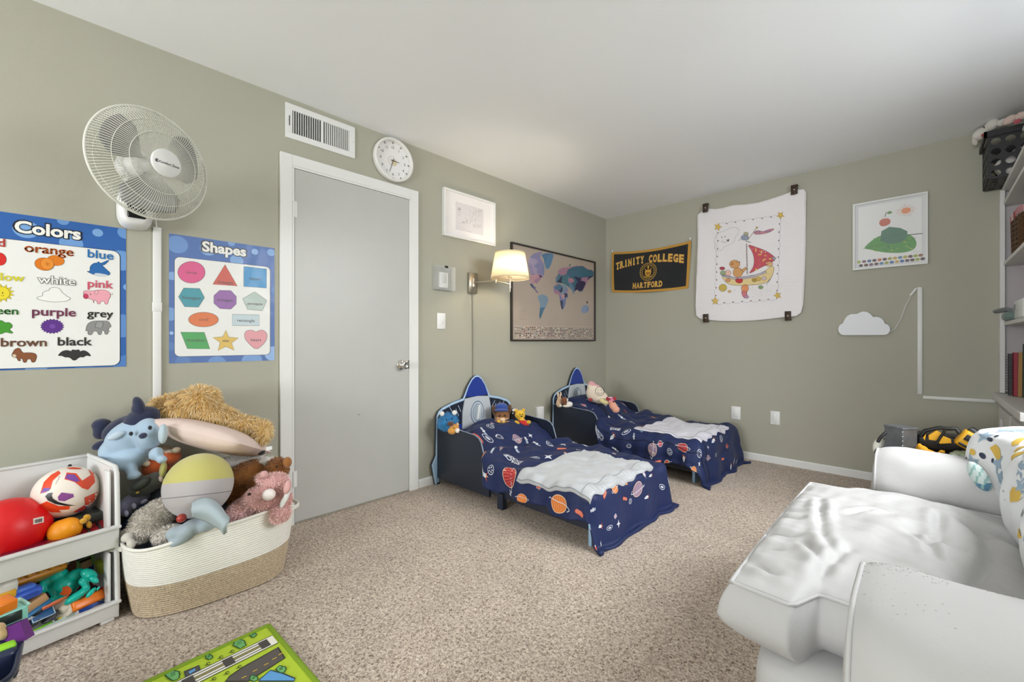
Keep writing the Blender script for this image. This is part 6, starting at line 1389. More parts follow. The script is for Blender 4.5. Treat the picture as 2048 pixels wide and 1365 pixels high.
for e, c_ in ((E(326, 940, 8, 16, 1.76, rz=.03, rot=-15), '#cfc97c'), (E(322, 958, 5, 7, 1.75, rz=.015), '#e6cfc9'), (E(326, 1000, 4, 7, 1.74, rz=.015), '#cbb0a8')): g = G(); g.ell(*e, 14, 10, c_); part('side_frill', g, PLUSH, T, world=True)
# grey cap-like soft toy with yellow eye, lavender toy and navy cloth
simple_plush('soft_toy', 'dark grey soft toy with small yellow eye left of the round plush', [E(290, 972, 36, 20, 1.78, rz=.05, rot=15), E(312, 962, 28, 18, 1.80, rz=.05)], '#62645f', .007, extras=[('eye', [E(275, 986, 4, 2.5, 1.72, rz=.005)], '#d9b84a'), ('brim', [E(283, 968, 22, 10, 1.74, rz=.02, rot=22)], '#4f524e')])
simple_plush('soft_toy', 'lavender bumpy soft toy beside the white bin, below the grey one', [E(262, 1008, 30, 18, 1.76, rz=.05, rot=35), E(250, 1020, 14, 16, 1.72, rz=.04), E(280, 995, 22, 14, 1.78, rz=.04)], '#8b8aa8', .007, extras=[('horn', [E(268, 1013, 5, 6, 1.68, rz=.012), E(253, 1028, 5, 7, 1.67, rz=.012), E(288, 1004, 8, 4, 1.72, rz=.012, rot=20)], '#a6a4bd')])
simple_plush('soft_toy', 'navy blue cloth toy at the bottom left of the basket pile', [E(262, 1038, 34, 16, 1.76, rz=.05, rot=38), E(285, 1018, 24, 14, 1.78, rz=.04, rot=30)], '#1f3560', .008)
# grey fuzzy soft toy in the left end
ells = [E(300, 1045, 40, 32, 1.68, rz=.06, rot=30), E(320, 1025, 32, 26, 1.70, rz=.05), E(283, 1062, 32, 22, 1.66, rz=.05), E(335, 1070, 30, 16, 1.66, rz=.04)]
simple_plush('fuzzy_toy', 'fuzzy beige-grey soft toy curled in the left end of the basket', ells, '#ddd6cc', .009, furs=(14000, .013, .0011, ['#efe9e0', '#e4ddd3', '#f4efe8', '#b5aca0', '#e9e2d9'], .2, .9), extras=[('ear', [E(254, 1068, 14, 12, 1.64, rz=.02, rot=30)], '#c2b9ac')])
simple_plush('soft_toy', 'cream toy arm flopping over the left end of basket rim', [E(254, 1076, 14, 10, 1.60, rz=.02), E(262, 1088, 10, 12, 1.58, rz=.02)], '#cfc9be', .006)
# pale blue elephant-like toy with red spot
simple_plush('plush_elephant', 'pale blue-grey plush with large floppy ear and red nose at basket front', [E(382, 1058, 34, 18, 1.64, rz=.05, rot=12), E(352, 1066, 22, 14, 1.62, rz=.04), E(420, 1045, 32, 16, 1.66, rz=.04, rot=15), E(370, 1075, 40, 12, 1.63, rz=.04, rot=10)], '#a5b3bc', .007, extras=[('nose', [E(363, 1037, 11, 9, 1.60, rz=.018)], '#a5372f')])
T = thing('floppy_ear_toy', 'pale blue fabric ear with cream lining folded against the pink bear', 'plush toy', Matrix.Translation(P(425, 1035, d=1.6)))
def earf(u, v): x = 388+66*u; y = 1020+48*u*.45-14*math.sin(u*PI)+(v-.5)*(24*math.sin(min(1, .15+u)*PI)**.7+4)+4*u*14*v*.4; return P(x, y, d=1.63-.045*math.sin(v*PI)-.02*u)
g = G(); g.surf(earf, 24, 14); o = part('ear_outer', g, mat('blue_grey_plush', '#aab7bd', .9, bump=.4), T, world=True); m = o.modifiers.new('s', 'SOLIDIFY'); m.thickness = .012
# brown bear
ells = [E(495, 950, 46, 26, 1.98, rz=.06, rot=12), E(555, 938, 24, 22, 1.97, rz=.05), E(480, 980, 34, 34, 1.96, rz=.05), E(530, 965, 36, 22, 1.96, rz=.05)]
simple_plush('plush_bear', 'curly brown plush bear lying at the right back of the basket', ells, '#8f5a24', .009, furs=(7000, .012, .0012, ['#a0662b', '#8a5420', '#b5783a'], .1, 1.2), extras=[('ear', [E(575, 925, 9, 11, 1.93, rz=.02)], '#9a6026'), ('eye', [E(553, 934, 2.5, 2.5, 1.90, rz=.006)], '#1a1310')])
# white toy behind
simple_plush('soft_toy', 'white fluffy soft toy squeezed under the pink cushion on right', [E(490, 920, 42, 14, 2.04, rz=.05, rot=4), E(530, 925, 22, 10, 2.02, rz=.03), E(460, 925, 26, 12, 2.04, rz=.05)], '#e6e3de', .008, furs=(2500, .012, .001, ['#efece6', '#dedad4'], .2, .8), extras=[('patch', [E(522, 905, 9, 6, 1.99, rz=.015)], '#2a2826')])
# pink fluffy bear
ells = [E(490, 1020, 48, 24, 1.85, rz=.06, rot=18), E(525, 998, 40, 28, 1.86, rz=.06), E(550, 968, 30, 22, 1.88, rz=.05), E(524, 958, 14, 12, 1.86, rz=.03), E(562, 1000, 22, 20, 1.88, rz=.045), E(560, 1028, 22, 18, 1.84, rz=.045)]
simple_plush('plush_bear', 'fluffy pink plush bear with white muzzle at the right basket rim', ells, '#d3a09c', .009, furs=(9000, .013, .0012, ['#edc6c2', '#e0b0ab', '#f3d2cd'], .1, 1.1), extras=[('eye', [E(499, 989, 4.5, 3, 1.79, rz=.006)], '#3a2420'), ('muzzle', [E(538, 990, 14, 12, 1.80, rz=.02)], '#ece2de'), ('ear', [E(575, 975, 8, 14, 1.82, rz=.02, rot=-20), E(528, 950, 9, 8, 1.84, rz=.02)], '#dba8a4')])
simple_plush('soft_toy', 'slim white ribbon-like toy leaning at the far right basket end', [E(574, 990, 6, 18, 1.84, rz=.012, rot=-25), E(566, 1005, 6, 14, 1.83, rz=.012, rot=-30)], '#ecebe6', .005)
# hidden filling toys supporting the pile
for k, (x, y, z, c_) in enumerate(((.30, .25, .16, '#7c8aa0'), (.33, .48, .17, '#a08f86'), (.31, .56, .16, '#8f6f5a'), (.22, .40, .30, '#6a6f7e'), (.22, .58, .31, '#b8a89a'), (.18, .30, .38, '#545a66'))):
    simple_plush('soft_toy', ['grey-blue soft toy buried at the left bottom of the basket', 'taupe soft toy buried at the middle bottom of the basket', 'brown soft toy buried at the right bottom of the basket', 'slate soft toy under the round plush', 'beige soft toy under the pink cushion', 'dark slate soft toy under the light blue animal'][k], [EW((x, y, z), (.11, .10, .12)), EW((x+.03, y+.04, z-.05), (.1, .1, .07))], c_, .02, group='soft toys buried in the basket')

# ---------------------------------------------------------------- stacking bins
BIN = mat('bin_white_plastic', '#dcdcda', .42)
MBN = Matrix.Translation((.42, .10, 0)) @ Matrix.Rotation(math.radians(12.5), 4, 'Z')    # local: x toward the room, y toward the door, origin at front right corner
def make_bin(z0, zl, zt, label, feet):
    T = thing('stacking_bin', label, 'storage bin', MBN @ Matrix.Translation((0, 0, z0)), 'white stacking bins'); L_ = .78; D_ = .345
    h, hl = zt-z0, zl-z0
    def bp(name, c, d, r=.006): g = G(); g.rbox(c, d, r, 2); part(name, g, BIN, T)
    bp('bin_floor', (-D_/2, -L_/2, .012), (D_-.01, L_-.01, .012), .003)
    bp('front_lip', (-.006, -L_/2, hl/2+.004), (.010, L_, hl), .003); bp('front_rim', (.003, -L_/2, hl), (.024, L_+.01, .012), .004)
    bp('back_wall', (-D_, -L_/2, h/2), (.010, L_, h), .003); bp('back_rim', (-D_, -L_/2, h), (.02, L_+.01, .012), .004)
    for y in (-.004, -L_+.004):
        g = G(); pr_ = [(-D_, 0), (-.004, 0), (0, hl), (-.012, h-.012), (-.03, h), (-D_, h)]; g.prism([(a, b) for a, b in pr_], -.005, .005, M=Matrix(((1, 0, 0, 0), (0, 0, 1, y), (0, 1, 0, 0), (0, 0, 0, 1)))); part('side_wall', g, BIN, T)
        g = G(); g.tube([(.004, y, hl), (-.006, y, h-.02), (-.022, y, h+.001), (-D_, y, h+.001)], .008, 8); part('side_rim', g, BIN, T)
        g = G(); g.rbox((-.035, y-.02*(1 if y > -.1 else -1), h*.5+.02), (.055, .008, h-.06), .003, 1); part('inner_flange', g, BIN, T)
    for y in (-.03, -L_+.03):
        if feet: g = G(); g.rbox((-.03, y, -.002), (.05, .04, .018), .003, 1); part('foot', g, BIN, T); g = G(); g.rbox((-D_+.03, y, -.002), (.05, .04, .018), .003, 1); part('foot', g, BIN, T)
    g = G(); g.cyl((-D_+.004, -.06, h-.03), (-D_+.0065, -.06, h-.03), .006, n=12); part('peg_hole', g, mat('dark_gap', '#3b3a37', .8), T)
    return T
make_bin(.012, .074, .268, 'lower white plastic stacking bin full of small colourful toys', True)
make_bin(.272, .355, .575, 'upper white plastic stacking bin holding the balls', False)
# balls in the upper bin
def sph(c, r, fn, nu=72, nv=48):
    g = G(); g.ell(c, r, None, nu, nv, '#ffffff'); c = Vector(c); recolor(g, lambda q_: fn((q_-c).normalized())); return g
sb = P(133, 984, d=1.63); vdir = (Vector((CAMX, 0, CAMH))-sb).normalized(); su = UP.cross(vdir).normalized(); sv = vdir.cross(su)
def tang(px, py, dcen, cen, r):     # unit direction on ball seen at pixel
    o_ = Vector((CAMX, 0, CAMH)); d_ = (P(px, py, d=1)-o_).normalized(); oc = o_-cen; b = oc.dot(d_); q_ = b*b-(oc.length_squared-r*r); t = -b-math.sqrt(max(q_, 0)); return (o_+d_*t-cen).normalized()
T = thing('soccer_ball', 'white, orange and purple soccer ball in the upper bin', 'ball', Matrix.Translation(sb)); RB = .094
g = G(); g.ell(sb, RB, None, 48, 32, '#efe4d8'); part('ball_skin', g, mat('ball_skin', rough=.4, vcol=True, bump=.2, bscale=300), T, world=True)
kz3 = zc(0, 760, 3.413); out = G()
def ballpoly(pts, col, z=0, mx=.012):
    h = G(); s_ = 1/1000.; pts = [kz3(*p) for p in pts]; h.poly([(x*s_, -y*s_) for x, y in pts], 0, col); subdiv(h, mx); out.add([tuple(sb+tang(v[0]/s_, -v[1]/s_, 0, sb, RB)*(RB+.0008+z)) for v in h.V], h.F, col, True)
ballpoly([(275, 778), (300, 700), (350, 650), (400, 622), (415, 640), (360, 690), (345, 745), (310, 770)], '#e2471f'); ballpoly([(278, 775), (300, 740), (342, 738), (335, 758)], '#6b3fa0', .0004)
ballpoly([(440, 680), (455, 635), (520, 640), (560, 690), (620, 650), (600, 612), (640, 640), (648, 700), (600, 752), (560, 740), (510, 700), (480, 690)], '#e2471f'); ballpoly([(445, 675), (458, 645), (510, 650), (545, 692), (520, 700), (480, 685)], '#7a4aa0', .0004)
ballpoly([(395, 800), (420, 770), (500, 780), (505, 800), (440, 830), (400, 825)], '#8a4a90'); ballpoly([(275, 850), (320, 830), (400, 862), (480, 862), (470, 885), (400, 890), (420, 905), (350, 905), (300, 885)], '#e2471f'); ballpoly([(575, 805), (665, 765), (665, 820), (600, 880), (520, 905), (495, 905), (580, 855)], '#e2471f'); ballpoly([(520, 905), (560, 870), (600, 862), (570, 895)], '#6b3fa0', .0004)
ballpoly([(450, 605), (500, 598), (560, 606), (545, 612), (480, 612)], '#e2471f')
ballpoly([(310, 795), (330, 775), (360, 770), (352, 790), (362, 812), (400, 835), (460, 850), (518, 858), (450, 860), (380, 848), (330, 825)], '#1c1a1b', .0008)
h = G(); text(h, 'STRIKE', 0, 0, 1, 0, 0, '#2a2622', .02); out.add([tuple(sb+tang(*kz3(378+22*v[0]*1.2-60*v[1]*.25+5, 715-55*v[0]-v[1]*8), 0, sb, RB)*(RB+.0012)) for v in h.V], h.F, '#2a2622')
part('printed_panels', out, mat('ball_ink', rough=.35, vcol=True), T, world=True, kind='stuff')
rbp = P(18, 1060, d=1.50); T = thing('rubber_ball', 'large bright red rubber ball at the left of the upper bin', 'ball', Matrix.Translation(rbp)); g = G(); g.ell(rbp, .108, None, 48, 32); part('ball_skin', g, mat('red_rubber', '#dd0d14', .42, bump=.3, bscale=35), T, world=True)
o_ = G(); RBr = .108
for (x0, x1, y0, y1, c_) in ((66, 87, 1038, 1050, '#ece2d8'),):
    vs = [(rbp+tang(x, y+(x-66)*-.22, 0, rbp, RBr)*(RBr+.001)) for x in np.linspace(x0, x1, 6) for y in (y0, y1)]; o_.add(vs, [(2*i, 2*i+1, 2*i+3, 2*i+2) for i in range(5)], c_)
    for i in range(9): x = 69+i*1.7; v2 = [(rbp+tang(x+dx, y-(x-66)*.22, 0, rbp, RBr)*(RBr+.0016)) for dx in (0, .8+.4*(i % 2)) for y in (y0+3, y1-2)]; o_.add(v2, [(0, 1, 3, 2)], '#554a48')
part('barcode_sticker', o_, INK, T, world=True)
simple_plush('rubber_toy', 'smooth orange rubber ball toy with knotted yellow tail in upper bin', [E(126, 1063, 33, 25, 1.56, rz=.045, rot=18), E(140, 1056, 26, 22, 1.57, rz=.045, rot=10)], '#ef9416', .006, M_=mat('orange_rubber', '#f09a12', .45), extras=[('tail', [E(166, 1043, 8, 6, 1.58, rz=.012), E(174, 1036, 8, 7, 1.6, rz=.012), E(178, 1050, 6, 8, 1.6, rz=.01)], '#d6a01c')])
wb = P(10, 1000, d=1.66); T = thing('leather_ball', 'white and black ball half hidden behind the red ball', 'ball', Matrix.Translation(wb)); g = sph(wb, .065, lambda n_: '#2a2a2e' if (math.sin(n_.x*6)*math.sin(n_.y*6+1)*math.sin(n_.z*6)) > .32 else '#e8e6e2'); part('ball_skin', g, PLASTIC, T, world=True)
g = G(); db = P(-6, 960, d=1.78); g.ell(db, .05, None, 24, 16); single('dark_ball', g, mat('slate_rubber', '#4a4658', .5), 'small slate coloured ball at the left end of upper bin', 'ball', db, world=True)
def BD(px, py, d):
    """keep a toy of the lower bin behind its front lip"""
    if not (1120 < py < 1290 and px < 232) or d < 1.2: return d
    a = (px-CX)/FPX; dx, dy = fwd.x+a*rgt.x, fwd.y+a*rgt.y; n_ = Vector((math.cos(math.radians(12.5)), math.sin(math.radians(12.5))))
    t = (n_.dot(Vector((.42-CAMX, .10))))/(n_.x*dx+n_.y*dy); return max(d, t+.045)
def toybox(name, label, cat, px, py, d, size, col, rot=(0, 0, 0), extra=None, r=.004, rough=.33, group=None):
    d = BD(px, py, d); c = P(px, py, d=d); R = Matrix.Translation(c) @ Euler([math.radians(a) for a in rot]).to_matrix().to_4x4(); T = thing(name, label, cat, R, group)
    g = G(); g.rbox((0, 0, 0), size, r, 2, col); part('body', g, PLASTIC, T)
    for (nm, cc, ss, c2) in (extra or ()): g = G(); g.rbox(cc, ss, min(ss)*.3, 1, c2); part(nm, g, PLASTIC, T)
    return T
toybox('toy_block', 'dark grey foam block under the soccer ball', 'toy', 188, 1038, 1.68, (.10, .16, .07), '#3f4440', (0, 0, 10)); toybox('toy_case', 'red and black plastic toy lying behind the orange ball toy', 'toy', 178, 1068, 1.60, (.08, .16, .03), '#9c1c28', (12, 8, 10), [('ridge', (0, -.06+.03*i, .018), (.07, .008, .008), '#1d1a1c') for i in range(4)]); toybox('toy_block', 'maroon plastic toy lying low between red and orange balls', 'toy', 90, 1095, 1.50, (.08, .20, .03), '#7b1630', (0, 0, 5)); toybox('toy_block', 'navy plastic block under the red ball in upper bin', 'toy', 90, 1050, 1.68, (.12, .22, .06), '#252c45', (0, 0, 5))
# ---- lower bin contents
TEAL = mat('teal_plastic', '#12b7a4', .22)
ells = [E(130, 1172, 33, 24, 1.57, rz=.045), E(116, 1152, 22, 14, 1.57, rz=.03), E(100, 1150, 11, 22, 1.56, rz=.02, rot=-28), E(84, 1178, 10, 26, 1.54, rz=.018, rot=-28), E(76, 1198, 11, 9, 1.53, rz=.016), E(108, 1200, 26, 6, 1.53, rz=.012, rot=-14), E(150, 1152, 22, 13, 1.58, rz=.03), E(178, 1150, 13, 18, 1.57, rz=.018, rot=25), E(168, 1168, 8, 14, 1.56, rz=.016, rot=20), E(188, 1160, 7, 12, 1.56, rz=.014, rot=20), E(155, 1192, 30, 9, 1.54, rz=.025, rot=8), E(182, 1186, 16, 5, 1.54, rz=.012, rot=28), E(196, 1178, 7, 3, 1.54, rz=.007, rot=35)]
T = simple_plush('toy_dinosaur', 'glossy teal plastic dinosaur toy on top of the lower bin', ells, '#12b7a4', .0045, sm_=3, M_=TEAL)
g = G(); g.prism([(-.022, -.012), (-.01, .002), (-.012, .012), (.002, .016), (.014, .010), (.02, -.002), (.014, -.014), (-.008, -.016)], -.002, .002); M0 = Matrix.Translation(P(132, 1182, d=1.519)) @ CB.to_4x4(); g.V = [tuple(M0 @ Vector(v)) for v in g.V]; part('orange_window', g, mat('amber_plastic', '#c4521c', .3), T, world=True)
toybox('toy_van', 'dark blue toy van with a cartoon driver print in the lower bin', 'toy vehicle', 165, 1126, 1.73, (.10, .17, .11), '#1d4784', (8, 0, 12), [('windscreen', (.052, .0, .015), (.004, .07, .04), '#9ad07a'), ('face_print', (.055, .0, .01), (.003, .032, .034), '#e8c09a'), ('hair_print', (.056, .0, .028), (.003, .034, .010), '#3a2a22'), ('side_stripe', (.052, -.055, -.005), (.004, .035, .03), '#e0ded6'), ('bumper', (.052, .03, -.04), (.006, .06, .014), '#a7c46a')], .015)
toybox('toy_truck_bucket', 'golden orange toy digger bucket with toothed edge in the lower bin', 'toy', 60, 1152, 1.50, (.07, .17, .05), '#c98417', (0, -35, 20), [('tooth', (.04, -.07+.028*i, .0), (.014, .014, .03), '#d8921a') for i in range(6)], .006)
toybox('toy_brick', 'large brown-black toy part under the golden bucket', 'toy', 82, 1142, 1.58, (.08, .18, .06), '#4a2f20', (0, 10, 5)); toybox('toy_car', 'blue toy car with grooved roof at the left of the lower bin', 'toy vehicle', 36, 1195, 1.40, (.05, .11, .035), '#3a63cf', (0, 0, 28), [('roof', (.0, .01, .022), (.035, .06, .018), '#4c78e0'), ('side_groove', (.026, 0, .0), (.004, .08, .008), '#2b4ca8')], .012)
toybox('toy_figure', 'red, white and yellow toy figure at the left edge of the lower bin', 'toy', 8, 1180, 1.40, (.05, .06, .07), '#e5e2dc', (0, 10, 20), [('red_base', (.0, .015, -.04), (.06, .07, .02), '#cc2a22'), ('yellow_bib', (.028, 0, -.01), (.006, .04, .03), '#eeb12a'), ('red_comb', (0, 0, .042), (.02, .04, .02), '#d2261f')], .018)
toybox('wooden_block', 'tan wooden toy plank with blue edge in the lower bin', 'toy', 46, 1222, 1.36, (.03, .12, .03), '#c79a6c', (20, 0, 25), [('blue_edge', (.012, 0, -.018), (.03, .12, .012), '#2a6ea0')]); toybox('toy_house', 'mint green toy house frame at the left of the lower bin', 'toy', 10, 1236, 1.14, (.06, .07, .045), '#8fd6c8', (0, 0, 20), [('dark_window', (.031, 0, .005), (.003, .045, .025), '#26342f'), ('roof_bar', (0, .035, .024), (.062, .008, .008), '#a9e0d4')]); toybox('toy_cup', 'orange hexagonal toy cup standing on the mint house', 'toy', 2, 1216, 1.13, (.045, .045, .04), '#f0801a', (0, 10, 30))
def rblock(name, label, px, py, d, col, n=6, r=.03, h=.05, rot=(0, 0, 0)):
    d = BD(px, py, d); c = P(px, py, d=d); T = thing(name, label, 'toy', Matrix.Translation(c) @ Euler([math.radians(a) for a in rot]).to_matrix().to_4x4()); g = G(); g.lathe([(0, -h/2), (r*.8, -h/2), (r, h/2), (r-.003, h/2), (r*.8-.003, -h/2+.004), (0, -h/2+.004)], n, col, smooth=False); part('cup', g, PLASTIC, T); return T
rblock('toy_cup', 'purple hexagonal stacking cup in the navy tub corner', 34, 1266, 1.12, '#6a2a80', 6, .028, .05, (0, 160, 30))
toybox('picture_tile', 'blue framed puzzle tile with ring drawing in the lower bin', 'toy', 84, 1228, 1.37, (.006, .06, .04), '#1f5c96', (0, -40, 25), [('tile_frame', (.004, 0, .019), (.003, .058, .003), '#bcd6e6'), ('tile_frame', (.004, 0, -.019), (.003, .058, .003), '#bcd6e6'), ('tile_frame', (.004, -.028, 0), (.003, .003, .038), '#bcd6e6'), ('tile_frame', (.004, .028, 0), (.003, .003, .038), '#bcd6e6')], .002)
def disc_toy(label, px, py, d, r, h, col, rot, hub='#c9c6c0', name='toy_disc'):
    d = BD(px, py, d); c = P(px, py, d=d); T = thing(name, label, 'toy', Matrix.Translation(c) @ Euler([math.radians(a) for a in rot]).to_matrix().to_4x4()); g = G(); g.lathe([(0, -h/2), (r*.9, -h/2), (r, -h/4), (r, h/4), (r*.9, h/2), (0, h/2)], 28, col); part('disc', g, PLASTIC, T); g = G(); g.lathe([(0, h/2), (r*.5, h/2), (r*.5, h/2+.002), (0, h/2+.003)], 20, hub); part('hub', g, PLASTIC, T); return T
disc_toy('cream round plastic disc in the middle of the lower bin', 128, 1218, 1.42, .033, .012, '#d9d0bf', (70, 0, 60), '#d3c9b6'); disc_toy('white yo-yo disc standing in front of the cream disc', 143, 1230, 1.40, .024, .008, '#eceae8', (85, 0, 50)); disc_toy('white toy wheel tucked in the right front corner of the lower bin', 217, 1202, 1.52, .021, .010, '#e6e6e8', (80, 0, 60)); disc_toy('small white wheel leaning on the front lip of the lower bin', 140, 1245, 1.38, .015, .006, '#e2e4ee', (80, 0, 45)); disc_toy('dark grey rubber wheel left of the puzzle tile', 72, 1222, 1.40, .02, .014, '#2b2a2c', (20, 20, 0), '#555555')
disc_toy('charcoal toy wheel lying flat left at the front lip', 66, 1245, 1.34, .022, .010, '#3a3a3c', (25, 10, 0), '#4a4a4e'); disc_toy('charcoal toy wheel lying flat beside the mint tray', 100, 1234, 1.38, .024, .008, '#434347', (25, 10, 0), '#505056')
toybox('toy_tray', 'pale mint toy tray with hexagonal well near the front lip', 'toy', 118, 1245, 1.37, (.055, .09, .012), '#b9d4c6', (0, -30, 25), [('raised_rim', (0, .02, .008), (.04, .035, .006), '#a3c4b4'), ('yellow_clip', (.015, 0, .01), (.012, .014, .008), '#d8c23a')]); toybox('toy_plate', 'bright lime green toy panel behind the front lip', 'toy', 76, 1262, 1.31, (.045, .06, .010), '#7fd21e', (0, -38, 30), [('white_edge', (0, .033, 0), (.045, .006, .012), '#e6efe4')]); toybox('toy_block', 'small grey white block beside the charcoal wheel', 'toy', 58, 1234, 1.37, (.03, .04, .02), '#cfd2d6', (10, -20, 25)); toybox('toy_boat', 'orange and white oval toy lying on the wheels', 'toy', 110, 1207, 1.42, (.02, .075, .008), '#ec7a4c', (0, -50, 32), [('white_rim', (.0, 0, .004), (.014, .065, .004), '#f2d8cc')], .004)
toybox('toy_cone', 'bright orange plastic ramp in the lower bin', 'toy', 172, 1204, 1.56, (.05, .09, .035), '#f07a14', (0, -30, 25), [('red_tip', (0, .05, .01), (.03, .03, .03), '#d9261c')], .006); toybox('picture_book', 'thin blue board book standing at the front lip of lower bin', 'book', 184, 1222, 1.46, (.006, .11, .055), '#1d52b8', (-14, -12, 8), [('page_block', (-.005, 0, 0), (.006, .105, .05), '#2b63c4')], .001)
for k, (px, py, d, s_, c_) in enumerate(((40, 1160, 1.56, (.06, .08, .05), '#3a3f46'), (100, 1130, 1.68, (.07, .1, .04), '#5a4a3a'), (204, 1178, 1.72, (.05, .06, .05), '#2d3438'), (210, 1130, 1.68, (.05, .05, .05), '#a8b33c'), (150, 1215, 1.64, (.08, .12, .03), '#8a3a24'), (24, 1172, 1.5, (.05, .07, .04), '#27456a'), (60, 1235, 1.58, (.08, .12, .03), '#4a6a5c'), (120, 1225, 1.64, (.08, .14, .03), '#3e3c3a'), (112, 1132, 1.58, (.05, .06, .015), '#a09a90'))):
    toybox('toy_block', ['dark slate toy part behind the red and white figure', 'brown toy part in the back shadow of lower bin', 'black toy part right of the teal dinosaur tail', 'olive yellow toy part beside the blue van', 'rust red toy part under the white discs', 'steel blue toy part beside the golden bucket', 'dull green toy part under the charcoal wheel', 'dark brown toy part under the mint tray', 'silver crumpled toy cap resting on the dinosaur neck'][k], 'toy', px, py, d, s_, c_, (random.uniform(-20, 20), random.uniform(-20, 20), random.uniform(0, 40)), None, .01)
# navy tub at the lower left
T = thing('plastic_tub', 'dark navy plastic tub with clear base at the lower left corner', 'storage bin', Matrix.Translation((.962, -.245, 0)))
g = G()
def tub(u, v):
    a = 2*PI*u; c_, s_ = math.cos(a), math.sin(a); e = .4; k = .82+.18*v; cx_, cy_ = .962, -.245; hx, hy = .125, .135
    return (cx_+hx*k*abs(c_)**e*(1 if c_ > 0 else -1), cy_+hy*k*abs(s_)**e*(1 if s_ > 0 else -1), .135+.128*v)
g.surf(tub, 72, 12, cu=True); g.add([tub(i/72, 0) for i in range(72)], [tuple(range(72))[::-1]]); o = part('tub_body', g, mat('navy_gloss_plastic', '#222b45', .22), T, world=True); m = o.modifiers.new('s', 'SOLIDIFY'); m.thickness = .004
g = G(); g.tube([tub(i/72, 1) for i in range(72)], .006, 6, closed=True); part('tub_rim', g, mat('navy_gloss_plastic', '#222b45', .22), T, world=True)
g = G(); g.rbox((.962, -.245, .066), (.19, .20, .128), .02, 3); part('clear_base', g, mat('milky_plastic', '#cfe0da', .3, alpha=.75), T, world=True)
toybox('toy_ring', 'lime green toy ring lying on top of the navy tub', 'toy', 2, 1298, 1.07, (.03, .05, .014), '#9be02c', (0, 0, 10), None, .006); simple_plush('wooden_toy', 'round tan wooden toy resting behind the navy tub rim', [E(4, 1268, 15, 15, 1.10, rz=.02), E(0, 1256, 13, 11, 1.10, rz=.02)], '#cfae7e', .004, cat='toy')

# ---------------------------------------------------------------- road play rug
T = thing('play_rug', 'green road and railway play rug at the bottom of the frame', 'rug', Matrix.Translation((.9, .4, 0)))
ca_ = P(537, 1252, z=.012); u1_ = (P(310, 1358, z=.012)-ca_); u1_.z = 0; u1_.normalize(); v1_ = (P(607, 1363, z=.012)-ca_); v1_.z = 0; v1_.normalize()
v1_ = (v1_-u1_*v1_.dot(u1_)).normalized()
def RG(a, b, z=0.0): return ca_+u1_*a+v1_*b+Vector((0, 0, z-.0))
g = G(); A_, B_ = 1.0, .80
def rugm(u, v, z): q_ = RG(u, v); return (q_.x, q_.y, .010+z)
g.add([RG(0, 0, -.011), RG(A_, 0, -.011), RG(A_, B_, -.011), RG(0, B_, -.011), RG(0, 0), RG(A_, 0), RG(A_, B_), RG(0, B_)], [(0, 1, 2, 3), (4, 7, 6, 5), (0, 4, 5, 1), (1, 5, 6, 2), (2, 6, 7, 3), (3, 7, 4, 0)], '#b3cb34'); part('rug_pile', g, INKC, T, world=True)
g = G()
for (a, b) in (((0, 0), (A_, 0)), ((0, 0), (0, B_)), ((A_, 0), (A_, B_)), ((0, B_), (A_, B_))): g.tube([RG(*a, .0), RG(*b, .0)], .0075, 8, '#7d9a22')
part('bound_edge', g, INKC, T, world=True, kind='stuff')
kr = zc(300, 1240, 6.0235)
def RQ(X, Y):
    p = P(*kr(X, Y), z=.012)-ca_; return (p.dot(u1_), p.dot(v1_))
g = G()
def rq(pts, col, z=0, edge='#2c3a1c', wd=.0025): p_ = [RQ(*a) for a in pts]; g.poly(p_, z, col); (g.line(p_, wd, z+.0004, edge, True) if edge else None)
a, b = RQ(1450, 205), RQ(380, 753); dr_ = (Vector(b)-Vector(a)).normalized(); n_ = Vector((-dr_.y, dr_.x))*(1 if dr_.x > 0 else 1)
rw = (Vector(RQ(1515, 300))-Vector(a)).length
e0 = Vector((RQ(1480, 250)[0]-.0, RQ(1450, 205)[1])); v_top, v_bot = RQ(1450, 205)[1], RQ(1515, 300)[1]
rs = .012
g.poly([(rs, v_top), (A_-.01, v_top), (A_-.01, v_bot), (rs, v_bot)], 0, '#efece0'); g.line([(rs, v_top), (A_-.01, v_top)], .003, .0006, '#3a332c'); g.line([(rs, v_bot), (A_-.01, v_bot)], .003, .0006, '#3a332c')
w_ = (v_bot-v_top)
for k in range(9):
    u = rs+.02+k*.105; g.poly([(u, v_top+w_*.12), (u+.028, v_top+w_*.12), (u+.028, v_bot-w_*.12), (u, v_bot-w_*.12)], .0008, '#4b4744')
    for t in (.2, .42, .58, .8): g.line([(u+.028, v_top+w_*t), (u+.105, v_top+w_*t)], w_*.07, .0006, '#57504a')
    g.line([(u+.028, v_top+w_*.5), (u+.105, v_top+w_*.5)], w_*.07, .0010, '#a79c3e')
rd = [(1540, 340), (1460, 390), (1300, 480), (1180, 545), (1060, 620), (960, 690), (905, 753), (1180, 753), (1260, 700), (1420, 600), (1625, 470)]; rq(rd, '#5a5450', .0002, '#2e2b26', .004)
for X, Y in ((1575, 420), (1500, 475), (1400, 545), (1265, 622), (1135, 700)): rq([(X-32, Y+14), (X+22, Y-14), (X+32, Y-8), (X-22, Y+20)], '#c9a83a', .0012, None)
rq([(1320, 735), (1450, 622), (1600, 660), (1745, 720), (1740, 753), (1310, 753)], '#5f9fd6', .0012, '#24384a', .004); rq([(415, 635), (585, 565), (603, 620), (430, 700)], '#55504c', .0012, '#24384a', .004); rq([(465, 640), (540, 600), (550, 622), (480, 668)], '#5f9fd6', .0016, None)
